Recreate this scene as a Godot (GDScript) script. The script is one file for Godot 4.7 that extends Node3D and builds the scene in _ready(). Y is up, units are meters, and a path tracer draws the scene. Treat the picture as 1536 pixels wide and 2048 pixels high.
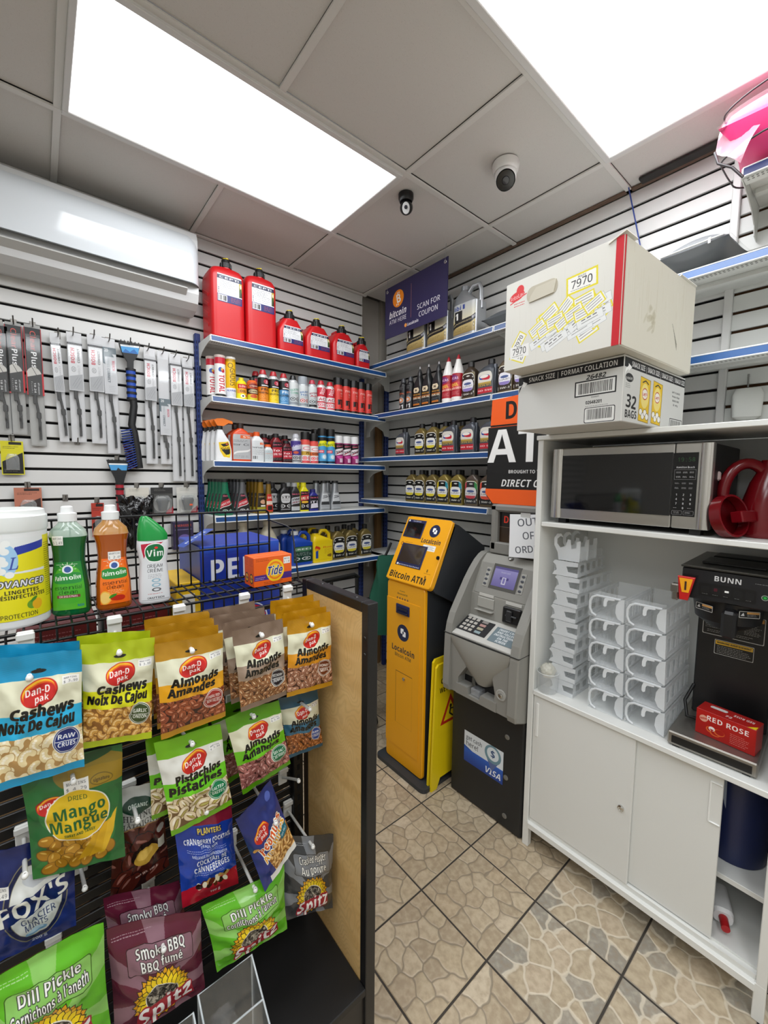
extends Node3D
# ---------------------------------------------------------------- mesh builder
class MB:
	var v := PackedVector3Array()
	var n := PackedVector3Array()
	var u := PackedVector2Array()
	var ix := PackedInt32Array()
	var t := Transform3D()
	func vert(p: Vector3, nn: Vector3, uv := Vector2.ZERO) -> int:
		v.append(t * p); n.append((t.basis * nn).normalized()); u.append(uv)
		return v.size() - 1
	func tri(a: int, b: int, c: int):
		var g = (v[b] - v[a]).cross(v[c] - v[a])
		if g.dot(n[a] + n[b] + n[c]) > 0.0:
			ix.append_array(PackedInt32Array([a, c, b]))
		else:
			ix.append_array(PackedInt32Array([a, b, c]))
	func quad(a: Vector3, b: Vector3, c: Vector3, d: Vector3, nn: Vector3, r := Rect2(0, 0, 1, 1)):
		# a top-left, b top-right, c bottom-right, d bottom-left as seen from the front
		var i = vert(a, nn, r.position)
		vert(b, nn, Vector2(r.end.x, r.position.y)); vert(c, nn, r.end); vert(d, nn, Vector2(r.position.x, r.end.y))
		tri(i, i + 1, i + 2); tri(i, i + 2, i + 3)
	func poly(pts: Array, nn: Vector3):
		# convex fan
		var i = v.size()
		for p in pts: vert(p, nn)
		for k in range(1, pts.size() - 1): tri(i, i + k, i + k + 1)
	func box(c: Vector3, s: Vector3, b := 0.0):
		var h = s / 2.0
		b = minf(b, minf(h.x, minf(h.y, h.z)) * 0.9)
		for ax in 3:
			for sg in [-1.0, 1.0]:
				var a1 = (ax + 1) % 3; var a2 = (ax + 2) % 3
				var nn = Vector3.ZERO; nn[ax] = sg
				var ps = []
				for q in [[-1, -1], [1, -1], [1, 1], [-1, 1]]:
					var p = Vector3.ZERO
					p[ax] = sg * h[ax]; p[a1] = q[0] * (h[a1] - b); p[a2] = q[1] * (h[a2] - b)
					ps.append(c + p)
				poly(ps, nn)
				if b > 0.0:
					for sh in [-1.0, 1.0]:
						var e = []
						for q in [-1.0, 1.0]:
							var p = Vector3.ZERO
							p[ax] = sg * h[ax]; p[a1] = sh * (h[a1] - b); p[a2] = q * (h[a2] - b)
							e.append(c + p)
						for q in [1.0, -1.0]:
							var p = Vector3.ZERO
							p[ax] = sg * (h[ax] - b); p[a1] = sh * h[a1]; p[a2] = q * (h[a2] - b)
							e.append(c + p)
						var n2 = Vector3.ZERO; n2[ax] = sg; n2[a1] = sh
						poly(e, n2.normalized())
		if b > 0.0:
			for sx in [-1.0, 1.0]:
				for sy in [-1.0, 1.0]:
					for sz in [-1.0, 1.0]:
						var S = Vector3(sx, sy, sz)
						poly([c + S * Vector3(h.x, h.y - b, h.z - b), c + S * Vector3(h.x - b, h.y, h.z - b), c + S * Vector3(h.x - b, h.y - b, h.z)], S.normalized())
	func grid(P: Array, ref: Vector3, r := Rect2(0, 0, 1, 1), wrap := false):
		# P: rows of PackedVector3Array; faces away from ref
		var R = P.size(); var C = P[0].size()
		var N = []; var sum = 0.0
		for i in R:
			var row = PackedVector3Array()
			for j in C:
				var i0 = maxi(i - 1, 0); var i1 = mini(i + 1, R - 1)
				var j0 = j - 1; var j1 = j + 1
				if wrap:
					j0 = (j - 1 + C - 1) % (C - 1) if j > 0 else C - 2
					j1 = (j + 1) if j < C - 1 else 1
				else:
					j0 = maxi(j0, 0); j1 = mini(j1, C - 1)
				var nn = (P[i1][j] - P[i0][j]).cross(P[i][j1] - P[i][j0]).normalized()
				row.append(nn); sum += nn.dot(P[i][j] - ref)
			N.append(row)
		var sg = 1.0 if sum >= 0.0 else -1.0
		var b0 = v.size()
		for i in R:
			for j in C:
				vert(P[i][j], N[i][j] * sg, r.position + r.size * Vector2(j / float(C - 1), i / float(R - 1)))
		for i in R - 1:
			for j in C - 1:
				var a = b0 + i * C + j
				tri(a, a + 1, a + C + 1); tri(a, a + C + 1, a + C)
	static func sup(a: float, e: float) -> Vector2:
		var c = cos(a); var s = sin(a)
		return Vector2(signf(c) * pow(absf(c), 2.0 / e), signf(s) * pow(absf(s), 2.0 / e))
	static func sec_at(S: Array, y: float) -> Array:
		for i in range(1, S.size()):
			if y <= S[i][0]:
				var k = (y - S[i - 1][0]) / maxf(1e-6, S[i][0] - S[i - 1][0])
				var o = []
				for q in 6: o.append(lerpf(S[i - 1][q], S[i][q], k))
				return o
		return S[-1]
	static func norm_secs(S: Array) -> Array:
		var o = []
		for s in S:
			var q = s.duplicate()
			if q.size() == 2: q.append(q[1])
			if q.size() == 3: q.append(2.0)
			while q.size() < 6: q.append(0.0)
			o.append(q)
		return o
	func loft(S0: Array, seg := 20, caps := true):
		# sections [y, half x, half z, exponent, offset x, offset z], from bottom to top
		var S = norm_secs(S0)
		var rows = []
		for s in S:
			var row = PackedVector3Array()
			for j in seg + 1:
				var q = sup(TAU * j / seg + 0.001, s[3])
				row.append(Vector3(s[4] + s[1] * q.x, s[0], s[5] + s[2] * q.y))
			rows.append(row)
		var st = 0
		for i in range(1, S.size()):
			var cut = i == S.size() - 1
			if not cut:
				var d0 = Vector2(S[i][1] - S[i - 1][1], S[i][0] - S[i - 1][0]); var d1 = Vector2(S[i + 1][1] - S[i][1], S[i + 1][0] - S[i][0])
				if absf(d0.angle_to(d1)) > 0.62: cut = true
			if cut:
				var sub = rows.slice(st, i + 1)
				var c = Vector3((S[st][4] + S[i][4]) / 2.0, (S[st][0] + S[i][0]) / 2.0, (S[st][5] + S[i][5]) / 2.0)
				if absf(S[i][0] - S[st][0]) < 1e-5: c.y += -1.0 if S[i][1] < S[st][1] else 1.0
				grid(sub, c, Rect2(0, 0, 1, 1), true)
				st = i
		if caps:
			poly(Array(rows[0]).slice(0, seg), Vector3.DOWN)
			poly(Array(rows[-1]).slice(0, seg), Vector3.UP)
	func patch(S0: Array, y0: float, y1: float, a0: float, a1: float, r: Rect2, off := 0.0008, ny := 6, na := 10):
		# a label laid on a loft; angles in degrees, 90 = front (+z), left to right as seen
		var S = norm_secs(S0)
		var P = []
		var c = Vector3.ZERO
		for i in ny + 1:
			var y = lerpf(y1, y0, i / float(ny))
			var s = sec_at(S, y)
			var row = PackedVector3Array()
			for j in na + 1:
				var q = sup(deg_to_rad(lerpf(a1, a0, j / float(na))), s[3])
				row.append(Vector3(s[4] + (s[1] + off) * q.x, y, s[5] + (s[2] + off) * q.y))
			P.append(row)
		var m = sec_at(S, (y0 + y1) / 2.0)
		grid(P, Vector3(m[4], (y0 + y1) / 2.0, m[5]), r)
	func tube(path: Array, r: float, seg := 8, caps := true):
		var rows = []
		var up = Vector3.UP
		var last = Vector3.ZERO
		for i in path.size():
			var d = (path[mini(i + 1, path.size() - 1)] - path[maxi(i - 1, 0)]).normalized()
			var s = d.cross(up if absf(d.dot(up)) < 0.95 else Vector3.RIGHT).normalized()
			if last != Vector3.ZERO:
				s = (last - d * last.dot(d)).normalized()
			last = s
			var w = s.cross(d)
			var row = PackedVector3Array()
			for j in seg + 1: row.append(path[i] + (s * cos(TAU * j / seg) + w * sin(TAU * j / seg)) * r)
			rows.append(row)
		# normals straight from the axis
		var b0 = v.size()
		for i in rows.size():
			for j in seg + 1: vert(rows[i][j], rows[i][j] - path[i])
		for i in rows.size() - 1:
			for j in seg:
				var a = b0 + i * (seg + 1) + j
				tri(a, a + 1, a + seg + 2); tri(a, a + seg + 2, a + seg + 1)
		if caps:
			poly(Array(rows[0]).slice(0, seg), path[0] - path[1])
			poly(Array(rows[-1]).slice(0, seg), path[-1] - path[-2])
	func prism(pts: PackedVector2Array, z0: float, z1: float, bev := 0.0):
		# outline in x,y pushed along z; bev rounds the front edge (at z1)
		var tr = Geometry2D.triangulate_polygon(pts)
		var inner = pts
		if bev > 0.0:
			var o = Geometry2D.offset_polygon(pts, -bev)
			if o.size() == 1 and o[0].size() == pts.size():
				# match starting vertex
				var best = 0; var bd = 1e9
				for k in o[0].size():
					var dd = o[0][k].distance_to(pts[0])
					if dd < bd: bd = dd; best = k
				var rot = PackedVector2Array()
				for k in o[0].size(): rot.append(o[0][(best + k) % o[0].size()])
				inner = rot
			else: bev = 0.0
		for cap in 2:
			var pp = pts if cap == 0 else inner
			var z = z0 if cap == 0 else z1
			var nn = Vector3(0, 0, 1 if z1 > z0 else -1) * (-1 if cap == 0 else 1)
			var tt = tr if cap == 0 or bev == 0.0 else Geometry2D.triangulate_polygon(pp)
			var b0 = v.size()
			for p in pp: vert(Vector3(p.x, p.y, z), nn)
			for k in range(0, tt.size(), 3): tri(b0 + tt[k], b0 + tt[k + 1], b0 + tt[k + 2])
		var area = 0.0
		for k in pts.size(): area += pts[k].cross(pts[(k + 1) % pts.size()])
		var sg = 1.0 if area > 0.0 else -1.0
		var zb = z1 - bev * signf(z1 - z0)
		for k in pts.size():
			var a = pts[k]; var b = pts[(k + 1) % pts.size()]
			var d = (b - a).normalized()
			var nn = Vector3(d.y, -d.x, 0) * sg
			poly([Vector3(a.x, a.y, z0), Vector3(b.x, b.y, z0), Vector3(b.x, b.y, zb), Vector3(a.x, a.y, zb)], nn)
			if bev > 0.0:
				var a2 = inner[k]; var b2 = inner[(k + 1) % pts.size()]
				poly([Vector3(a.x, a.y, zb), Vector3(b.x, b.y, zb), Vector3(b2.x, b2.y, z1), Vector3(a2.x, a2.y, z1)], (nn + Vector3(0, 0, signf(z1 - z0))).normalized())
	func mesh() -> ArrayMesh:
		var a = []
		a.resize(Mesh.ARRAY_MAX)
		a[Mesh.ARRAY_VERTEX] = v; a[Mesh.ARRAY_NORMAL] = n; a[Mesh.ARRAY_TEX_UV] = u; a[Mesh.ARRAY_INDEX] = ix
		var m = ArrayMesh.new()
		m.add_surface_from_arrays(Mesh.PRIMITIVE_TRIANGLES, a)
		return m

# ---------------------------------------------------------------- scene helpers
var counts := {}
var mats := {}
func numbered(s: String) -> String:
	counts[s] = counts.get(s, 0) + 1
	return s if counts[s] == 1 else "%s_%03d" % [s, counts[s] - 1]
func tag(o: Node, label: String, category := "", group := "", kind := ""):
	if label: o.set_meta("label", label)
	if category: o.set_meta("category", category)
	if group: o.set_meta("group", group)
	if kind: o.set_meta("kind", kind)
	return o
func thing(called: String, label: String, category: String, at := Vector3.ZERO, turn := 0.0, group := "") -> Node3D:
	var o = Node3D.new()
	o.name = numbered(called)
	add_child(o, true)
	o.position = at; o.rotation.y = deg_to_rad(turn)
	tag(o, label, category, group)
	return o
func put(called: String, mb: MB, m: Material, parent: Node) -> MeshInstance3D:
	var o = MeshInstance3D.new()
	o.mesh = mb.mesh() if mb else null
	o.material_override = m
	o.name = called if parent != self else numbered(called)
	parent.add_child(o, true)
	return o
func share(called: String, mesh: Mesh, m: Material, parent: Node, at := Vector3.ZERO) -> MeshInstance3D:
	var o = MeshInstance3D.new()
	o.mesh = mesh; o.material_override = m; o.name = called
	parent.add_child(o, true)
	o.position = at
	return o
func dup(src: Node3D, called: String, label: String, at: Vector3, turn := 0.0, group := "") -> Node3D:
	var o = src.duplicate()
	o.name = numbered(called)
	add_child(o, true)
	o.position = at; o.rotation = Vector3(0, deg_to_rad(turn), 0)
	o.set_meta("label", label)
	if group: o.set_meta("group", group)
	return o
func col(s: String) -> Color:
	return Color(s)
func mat(c: String, rough := 0.5, metal := 0.0, spec := 0.5) -> StandardMaterial3D:
	var key = "%s/%s/%s/%s" % [c, rough, metal, spec]
	if mats.has(key): return mats[key]
	var m = StandardMaterial3D.new()
	m.albedo_color = Color(c); m.roughness = rough; m.metallic = metal; m.metallic_specular = spec
	mats[key] = m
	return m
func clear_mat(c: String, alpha: float, rough := 0.12) -> StandardMaterial3D:
	var key = "clear/%s/%s/%s" % [c, alpha, rough]
	if mats.has(key): return mats[key]
	var m = StandardMaterial3D.new()
	m.transparency = BaseMaterial3D.TRANSPARENCY_ALPHA
	m.albedo_color = Color(Color(c), alpha); m.roughness = rough
	mats[key] = m
	return m
func boxpart(called: String, c: Vector3, s: Vector3, m: Material, parent: Node, b := 0.0) -> MeshInstance3D:
	var mb = MB.new(); mb.box(c, s, b)
	return put(called, mb, m, parent)
func ordinal(i: int) -> String:
	return ["first", "second", "third", "fourth", "fifth", "sixth", "seventh", "eighth", "ninth"][i]

# ---------------------------------------------------------------- print for labels: glyphs and shapes laid into images
var ts: TextServer
var fonts := {}
var glyphs := {}
var masks := {}
func fonts_up():
	ts = TextServerManager.get_primary_interface()
	for q in [["b", "Droid Sans", 700], ["r", "Droid Sans", 400], ["s", "Droid Serif", 400], ["S", "Droid Serif", 700], ["m", "Droid Sans Mono", 400]]:
		var f = SystemFont.new()
		f.font_names = PackedStringArray([q[1]]); f.font_weight = q[2]
		fonts[q[0]] = [f, f.get_rids()]
func glyph(fr: RID, size: int, index: int) -> Array:
	var key = "%s/%d/%d" % [fr.get_id(), size, index]
	if not glyphs.has(key):
		var sz = Vector2i(size, 0)
		ts.font_render_glyph(fr, sz, index)
		var ti = ts.font_get_glyph_texture_idx(fr, sz, index)
		if ti < 0: glyphs[key] = [0, 0, PackedByteArray(), Vector2.ZERO]
		else:
			var r: Rect2 = ts.font_get_glyph_uv_rect(fr, sz, index)
			var im = ts.font_get_texture_image(fr, sz, ti).get_region(Rect2i(r))
			im.convert(Image.FORMAT_LA8)
			glyphs[key] = [im.get_width(), im.get_height(), im.get_data(), ts.font_get_glyph_offset(fr, sz, index)]
	return glyphs[key]
func mask(s: String, f: String, size: int) -> Array:
	var key = "%s/%s/%d" % [s, f, size]
	if masks.has(key): return masks[key]
	var sb = ts.create_shaped_text()
	ts.shaped_text_add_string(sb, s, fonts[f][1], size)
	ts.shaped_text_shape(sb)
	var w = int(ceil(ts.shaped_text_get_size(sb).x)) + 6
	var h = int(size * 1.5) + 4
	var base = int(size * 1.08)
	var m = PackedByteArray(); m.resize(w * h)
	var pen = 3.0
	for g in ts.shaped_text_get_glyphs(sb):
		if g.font_rid.is_valid():
			var q = glyph(g.font_rid, size, g.index)
			var x0 = int(round(pen + q[3].x + g.offset.x)); var y0 = int(round(base + q[3].y + g.offset.y))
			for y in q[1]:
				for x in q[0]:
					var X = x0 + x; var Y = y0 + y
					if X >= 0 and X < w and Y >= 0 and Y < h:
						var a = q[2][(y * q[0] + x) * 2 + 1]
						if a > m[Y * w + X]: m[Y * w + X] = a
		pen += g.advance
	ts.free_rid(sb)
	masks[key] = [w, h, m, base]
	return masks[key]
func txt(im: Image, s: String, cx: float, cy: float, size: float, c: String, o := {}):
	# o: f font, w width to fit, rot degrees, sl slant, al -1 left / 1 right, ol outline colour, ow outline width, sx squeeze
	var px = maxi(7, int(round(size)))
	var M = mask(s, o.get("f", "b"), px)
	var w: int = M[0]; var h: int = M[1]; var m: PackedByteArray = M[2]; var base: int = M[3]
	var sx = o.get("sx", 1.0) * size / px; var sy = size / float(px)
	if o.has("w"): sx = o.w / float(w - 6)
	var sl = o.get("sl", 0.0)
	var al = o.get("al", 0)
	var ctr = Vector2(w / 2.0 + al * (w / 2.0 - 3), base - 0.36 * px)
	if o.has("ol"):
		var o2 = o.duplicate(); o2.erase("ol")
		var ow = o.get("ow", 1.5)
		for k in 8: txt(im, s, cx + ow * cos(TAU * k / 8), cy + ow * sin(TAU * k / 8), size, o.ol, o2)
	var A = Transform2D(deg_to_rad(o.get("rot", 0.0)), Vector2(cx, cy)) * Transform2D(Vector2(sx, 0), Vector2(-sl * sy, sy), Vector2.ZERO)
	var B = A.affine_inverse()
	var lo = Vector2(1e9, 1e9); var hi = -lo
	for q in [Vector2(0, 0), Vector2(w, 0), Vector2(w, h), Vector2(0, h)]:
		var p = A * (q - ctr); lo = lo.min(p); hi = hi.max(p)
	var cc = Color(c)
	for y in range(maxi(0, int(lo.y)), mini(im.get_height(), int(hi.y) + 2)):
		for x in range(maxi(0, int(lo.x)), mini(im.get_width(), int(hi.x) + 2)):
			var q = B * Vector2(x + 0.5, y + 0.5) + ctr - Vector2(0.5, 0.5)
			var ix = int(floor(q.x)); var iy = int(floor(q.y))
			if ix < 0 or iy < 0 or ix >= w - 1 or iy >= h - 1: continue
			var fx = q.x - ix; var fy = q.y - iy; var k = iy * w + ix
			var a = (m[k] * (1 - fx) + m[k + 1] * fx) * (1 - fy) + (m[k + w] * (1 - fx) + m[k + w + 1] * fx) * fy
			if a > 2.0: im.set_pixel(x, y, im.get_pixel(x, y).lerp(cc, minf(1.0, a / 255.0)))
func im_new(w: int, h: int, c: String) -> Image:
	var im = Image.create(w, h, false, Image.FORMAT_RGBA8)
	im.fill(Color(c))
	return im
func rc(im: Image, x: float, y: float, w: float, h: float, c: String):
	im.fill_rect(Rect2i(int(round(x)), int(round(y)), int(round(w)), int(round(h))), Color(c))
func el(im: Image, cx: float, cy: float, rx: float, ry: float, c: String, rot := 0.0):
	var r = maxf(rx, ry); var cc = Color(c); var ca = cos(deg_to_rad(rot)); var sa = sin(deg_to_rad(rot)); var soft = 1.0 / minf(rx, ry)
	for y in range(maxi(0, int(cy - r - 1)), mini(im.get_height(), int(cy + r + 2))):
		for x in range(maxi(0, int(cx - r - 1)), mini(im.get_width(), int(cx + r + 2))):
			var dx = x + 0.5 - cx; var dy = y + 0.5 - cy
			var d = Vector2((dx * ca + dy * sa) / rx, (-dx * sa + dy * ca) / ry).length()
			if d < 1.0 + soft: im.set_pixel(x, y, im.get_pixel(x, y).lerp(cc, clampf((1.0 + soft * 0.5 - d) / soft, 0, 1) * cc.a))
func pg(im: Image, pts: Array, c: String):
	var cc = Color(c); var P = PackedVector2Array(pts)
	var lo = P[0]; var hi = P[0]
	for p in P: lo = lo.min(p); hi = hi.max(p)
	for y in range(maxi(0, int(lo.y)), mini(im.get_height(), int(hi.y) + 1)):
		var xs = []
		var yy = y + 0.5
		for k in P.size():
			var a = P[k]; var b = P[(k + 1) % P.size()]
			if (a.y <= yy) != (b.y <= yy): xs.append(a.x + (yy - a.y) / (b.y - a.y) * (b.x - a.x))
		xs.sort()
		for k in range(0, xs.size() - 1, 2):
			im.fill_rect(Rect2i(int(round(xs[k])), y, int(round(xs[k + 1])) - int(round(xs[k])), 1), cc)
func ln(im: Image, a: Vector2, b: Vector2, w: float, c: String):
	var d = (b - a).normalized().orthogonal() * w / 2.0
	pg(im, [a + d, b + d, b - d, a - d], c)
func rr(im: Image, x: float, y: float, w: float, h: float, r: float, c: String):
	rc(im, x + r, y, w - 2 * r, h, c); rc(im, x, y + r, w, h - 2 * r, c)
	for q in [[x + r, y + r], [x + w - r, y + r], [x + r, y + h - r], [x + w - r, y + h - r]]: el(im, q[0], q[1], r, r, c)
func bars(im: Image, x: float, y: float, w: float, h: float, rng: RandomNumberGenerator, c := "111111"):
	var p = x
	while p < x + w - 1:
		var b = rng.randf_range(1.0, 3.2)
		rc(im, p, y, maxf(1, b), h, c)
		p += b + rng.randf_range(1.2, 3.0)
func smalls(im: Image, x: float, y: float, w: float, n: int, step: float, c: String, rng: RandomNumberGenerator, hgt := 2.0):
	# lines of print too small to read
	for k in n:
		var p = x
		var stop = x + w * rng.randf_range(0.7, 1.0)
		while p < stop:
			var q = rng.randf_range(3, 10)
			rc(im, p, y + k * step, minf(q, stop - p), hgt, c); p += q + 2
func shade(im: Image, x: float, y: float, w: float, h: float, c0: String, c1: String):
	var a = Color(c0); var b = Color(c1)
	for k in int(h): im.fill_rect(Rect2i(int(x), int(y) + k, int(w), 1), a.lerp(b, k / h))

class Atlas:
	var im: Image
	var sky := PackedInt32Array()
	var made := {}
	var tex: ImageTexture
	func _init():
		im = Image.create(2048, 2048, false, Image.FORMAT_RGBA8)
		sky.resize(512)
	func add(p: Image) -> Rect2:
		var w = p.get_width(); var h = p.get_height()
		var n = (w + 4 + 3) / 4
		var best = -1; var by = 1 << 30
		for c in 512 - n + 1:
			var top = 0
			for k in n:
				if sky[c + k] > top: top = sky[c + k]
				if top >= by: break
			if top < by: by = top; best = c
		if best < 0 or by + h + 4 > 2048:
			push_error("atlas is full")
			return Rect2(0, 0, 0.01, 0.01)
		for k in n: sky[best + k] = by + h + 3
		var x = best * 4 + 2; var y = by + 2
		im.blit_rect(p, Rect2i(0, 0, w, h), Vector2i(x, y))
		return Rect2((x + 1.0) / 2048.0, (y + 1.0) / 2048.0, (w - 2.0) / 2048.0, (h - 2.0) / 2048.0)
	func material(rough := 0.45, spec := 0.5) -> StandardMaterial3D:
		var key = "%s/%s" % [rough, spec]
		if not made.has(key):
			var m = StandardMaterial3D.new()
			m.roughness = rough; m.metallic_specular = spec
			made[key] = m
		return made[key]
	func finish():
		tex = ImageTexture.create_from_image(im)
		for k in made: made[k].albedo_texture = tex
var at_goods := Atlas.new()
var at_bags := Atlas.new()
var at_signs := Atlas.new()
const CEIL := 2.983
const WALL_A := -2.61
const WALL_B := 2.23
var rng := RandomNumberGenerator.new()

func _ready():
	# ---- camera, sky, exposure, lamps
	var cam = Camera3D.new(); cam.name = "camera"
	add_child(cam)
	cam.position = Vector3(0, 1.62, 0)
	cam.rotation_degrees = Vector3(-4.95, -39.9, 0.55)
	cam.fov = 102.3
	cam.near = 0.02
	var we = WorldEnvironment.new(); we.name = "world_environment"
	var env = Environment.new()
	env.background_mode = Environment.BG_COLOR
	env.background_color = Color(0.02, 0.02, 0.02)
	env.tonemap_mode = Environment.TONE_MAPPER_LINEAR
	env.tonemap_exposure = 1.1
	env.sdfgi_enabled = true; env.ssao_enabled = true; env.ssil_enabled = true
	we.environment = env
	add_child(we)
	rng.seed = 7
	fonts_up()
	lamps()
	# ---- room
	floor_tiles()
	ceiling()
	walls()
	# ---- the large things
	shelving()
	machines()
	cabinet()
	gondola()
	# ---- goods
	goods_left()
	goods_right()
	pegs()
	cabinet_things()
	overhead()
	right_shelves()
	top_of_gondola()
	bags()
	at_goods.finish(); at_bags.finish(); at_signs.finish()

const PANELS := [[0.12, -2.08], [0.73, -0.86], [-1.10, -0.86], [0.73, 0.97], [-1.71, 0.97], [-0.49, 0.36], [-2.32, -0.25]]
func lamps():
	for p in PANELS:
		var l = AreaLight3D.new()
		l.name = "panel_lamp"
		add_child(l, true)
		l.area_size = Vector2(1.15, 0.54)
		l.position = Vector3(p[0] + 0.61, CEIL - 0.022, p[1] + 0.305)
		l.rotation_degrees = Vector3(-90, 0, 0)
		l.light_energy = 1.3
		l.light_color = Color(0.97, 0.985, 1.0)
		l.area_range = 14.0; l.area_attenuation = 2.0
		l.shadow_enabled = true

func floor_tiles():
	var root = Node3D.new(); root.name = "floor"; add_child(root); tag(root, "beige cobble pattern ceramic tile floor with dark joints", "floor", "", "structure")
	boxpart("grout_bed", Vector3(-0.1, -0.033, -0.2), Vector3(5.4, 0.06, 5.4), mat("3f3a34", 0.9), root)
	var sets = []
	for k in 4:
		sets.append(tile_material(k))
	var mb = MB.new()
	var h = 0.3083 / 2.0 - 0.0034
	var b = 0.002
	mb.quad(Vector3(-h + b, 0, -h + b), Vector3(h - b, 0, -h + b), Vector3(h - b, 0, h - b), Vector3(-h + b, 0, h - b), Vector3.UP)
	for q in 4:
		var a = Basis(Vector3.UP, q * PI / 2)
		var m2 = MB.new(); m2.t = Transform3D(a, Vector3.ZERO)
		mb.t = Transform3D(a, Vector3.ZERO)
		mb.poly([Vector3(-h + b, 0, h - b), Vector3(h - b, 0, h - b), Vector3(h, -b, h), Vector3(-h, -b, h)], Vector3(0, 1, 1).normalized())
		mb.poly([Vector3(-h, -b, h), Vector3(h, -b, h), Vector3(h, -0.006, h), Vector3(-h, -0.006, h)], Vector3(0, 0, 1))
	var me = mb.mesh()
	for i in range(-8, 7):
		for j in range(-5, 12):
			var x = 1.0795 + 0.3083 * (i - 2) + 0.154; var z = -1.0395 - 0.3083 * 0.5 + 0.3083 * (j - 0)
			x = 1.388 - 0.154 + 0.3083 * (i - 2 + 1)
			z = -1.0395 - 0.154 + 0.3083 * j
			if x > WALL_B + 0.1 or z < WALL_A - 0.16 or z > 2.3 or x < -2.6: continue
			var k = rng.randi() % 3
			if x > 1.0 and z > -0.75: k = 3
			elif x > 1.2 and z > -0.9: k = 2
			var o = share("tile", me, sets[k], root, Vector3(x, rng.randf_range(-0.0004, 0.0004), z))
			o.rotation.y = (rng.randi() % 4) * PI / 2
			o.position.y = rng.randf_range(-0.0006, 0.0004)

func tile_material(kind: int) -> StandardMaterial3D:
	var N = 320
	var im = Image.create(N, N, false, Image.FORMAT_RGBA8)
	var hi = Image.create(N, N, false, Image.FORMAT_RGBA8)
	var pts = []; var cols = []
	var G = 5
	var r = RandomNumberGenerator.new(); r.seed = 40 + kind
	var pal = [["b9a98f", "c3b399", "b09f85", "bcab90", "c8b9a0"], ["baa98d", "b19f85", "c4b398", "ad9c83", "c0af94"], ["bfae93", "c9b9a0", "b6a489", "bba88c", "b09f85"], ["b7a78d", "a0988a", "969084", "bfae95", "a89c87"]][kind]
	for i in G:
		for j in G:
			if r.randf() < 0.14: continue
			pts.append(Vector2((i + r.randf_range(0.12, 0.88)) / G, (j + r.randf_range(0.12, 0.88)) / G) * N)
			cols.append(Color(pal[r.randi() % pal.size()]))
	var no = FastNoiseLite.new(); no.seed = kind; no.frequency = 0.03; no.fractal_octaves = 4
	var n2 = FastNoiseLite.new(); n2.seed = kind + 9; n2.frequency = 0.014; n2.fractal_type = FastNoiseLite.FRACTAL_NONE
	var joint = Color("7d7262") if kind < 3 else Color("d6cbb6")
	for y in N:
		for x in N:
			var w = Vector2(x + 9.0 * n2.get_noise_2d(x, y), y + 9.0 * n2.get_noise_2d(x + 500, y))
			var d1 = 1e9; var d2 = 1e9; var k = 0
			for q in pts.size():
				var d = w.distance_squared_to(pts[q])
				if d < d1: d2 = d1; d1 = d; k = q
				elif d < d2: d2 = d
			var e = sqrt(d2) - sqrt(d1)
			var f = no.get_noise_2d(x, y)
			var c: Color = cols[k].lerp(Color("97856e"), clampf(f * 0.6 + 0.06, 0, 1))
			c = c.lerp(Color("d8cbb2"), clampf(-f * 0.5, 0, 0.6))
			var jt = 1.0 - smoothstep(2.0 if kind < 3 else 4.0, 6.5 if kind < 3 else 10.0, e + f * 2.5)
			c = c.lerp(joint, jt * (0.62 if kind < 3 else 0.8))
			im.set_pixel(x, y, c)
			var hh = clampf(smoothstep(0.0, 14.0, e) * 0.8 + f * 0.25, 0, 1)
			hi.set_pixel(x, y, Color(hh, hh, hh))
	hi.bump_map_to_normal_map(3.0)
	var m = StandardMaterial3D.new()
	m.albedo_texture = ImageTexture.create_from_image(im)
	m.normal_enabled = true; m.normal_texture = ImageTexture.create_from_image(hi); m.normal_scale = 0.6
	m.roughness = 0.42
	return m

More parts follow.
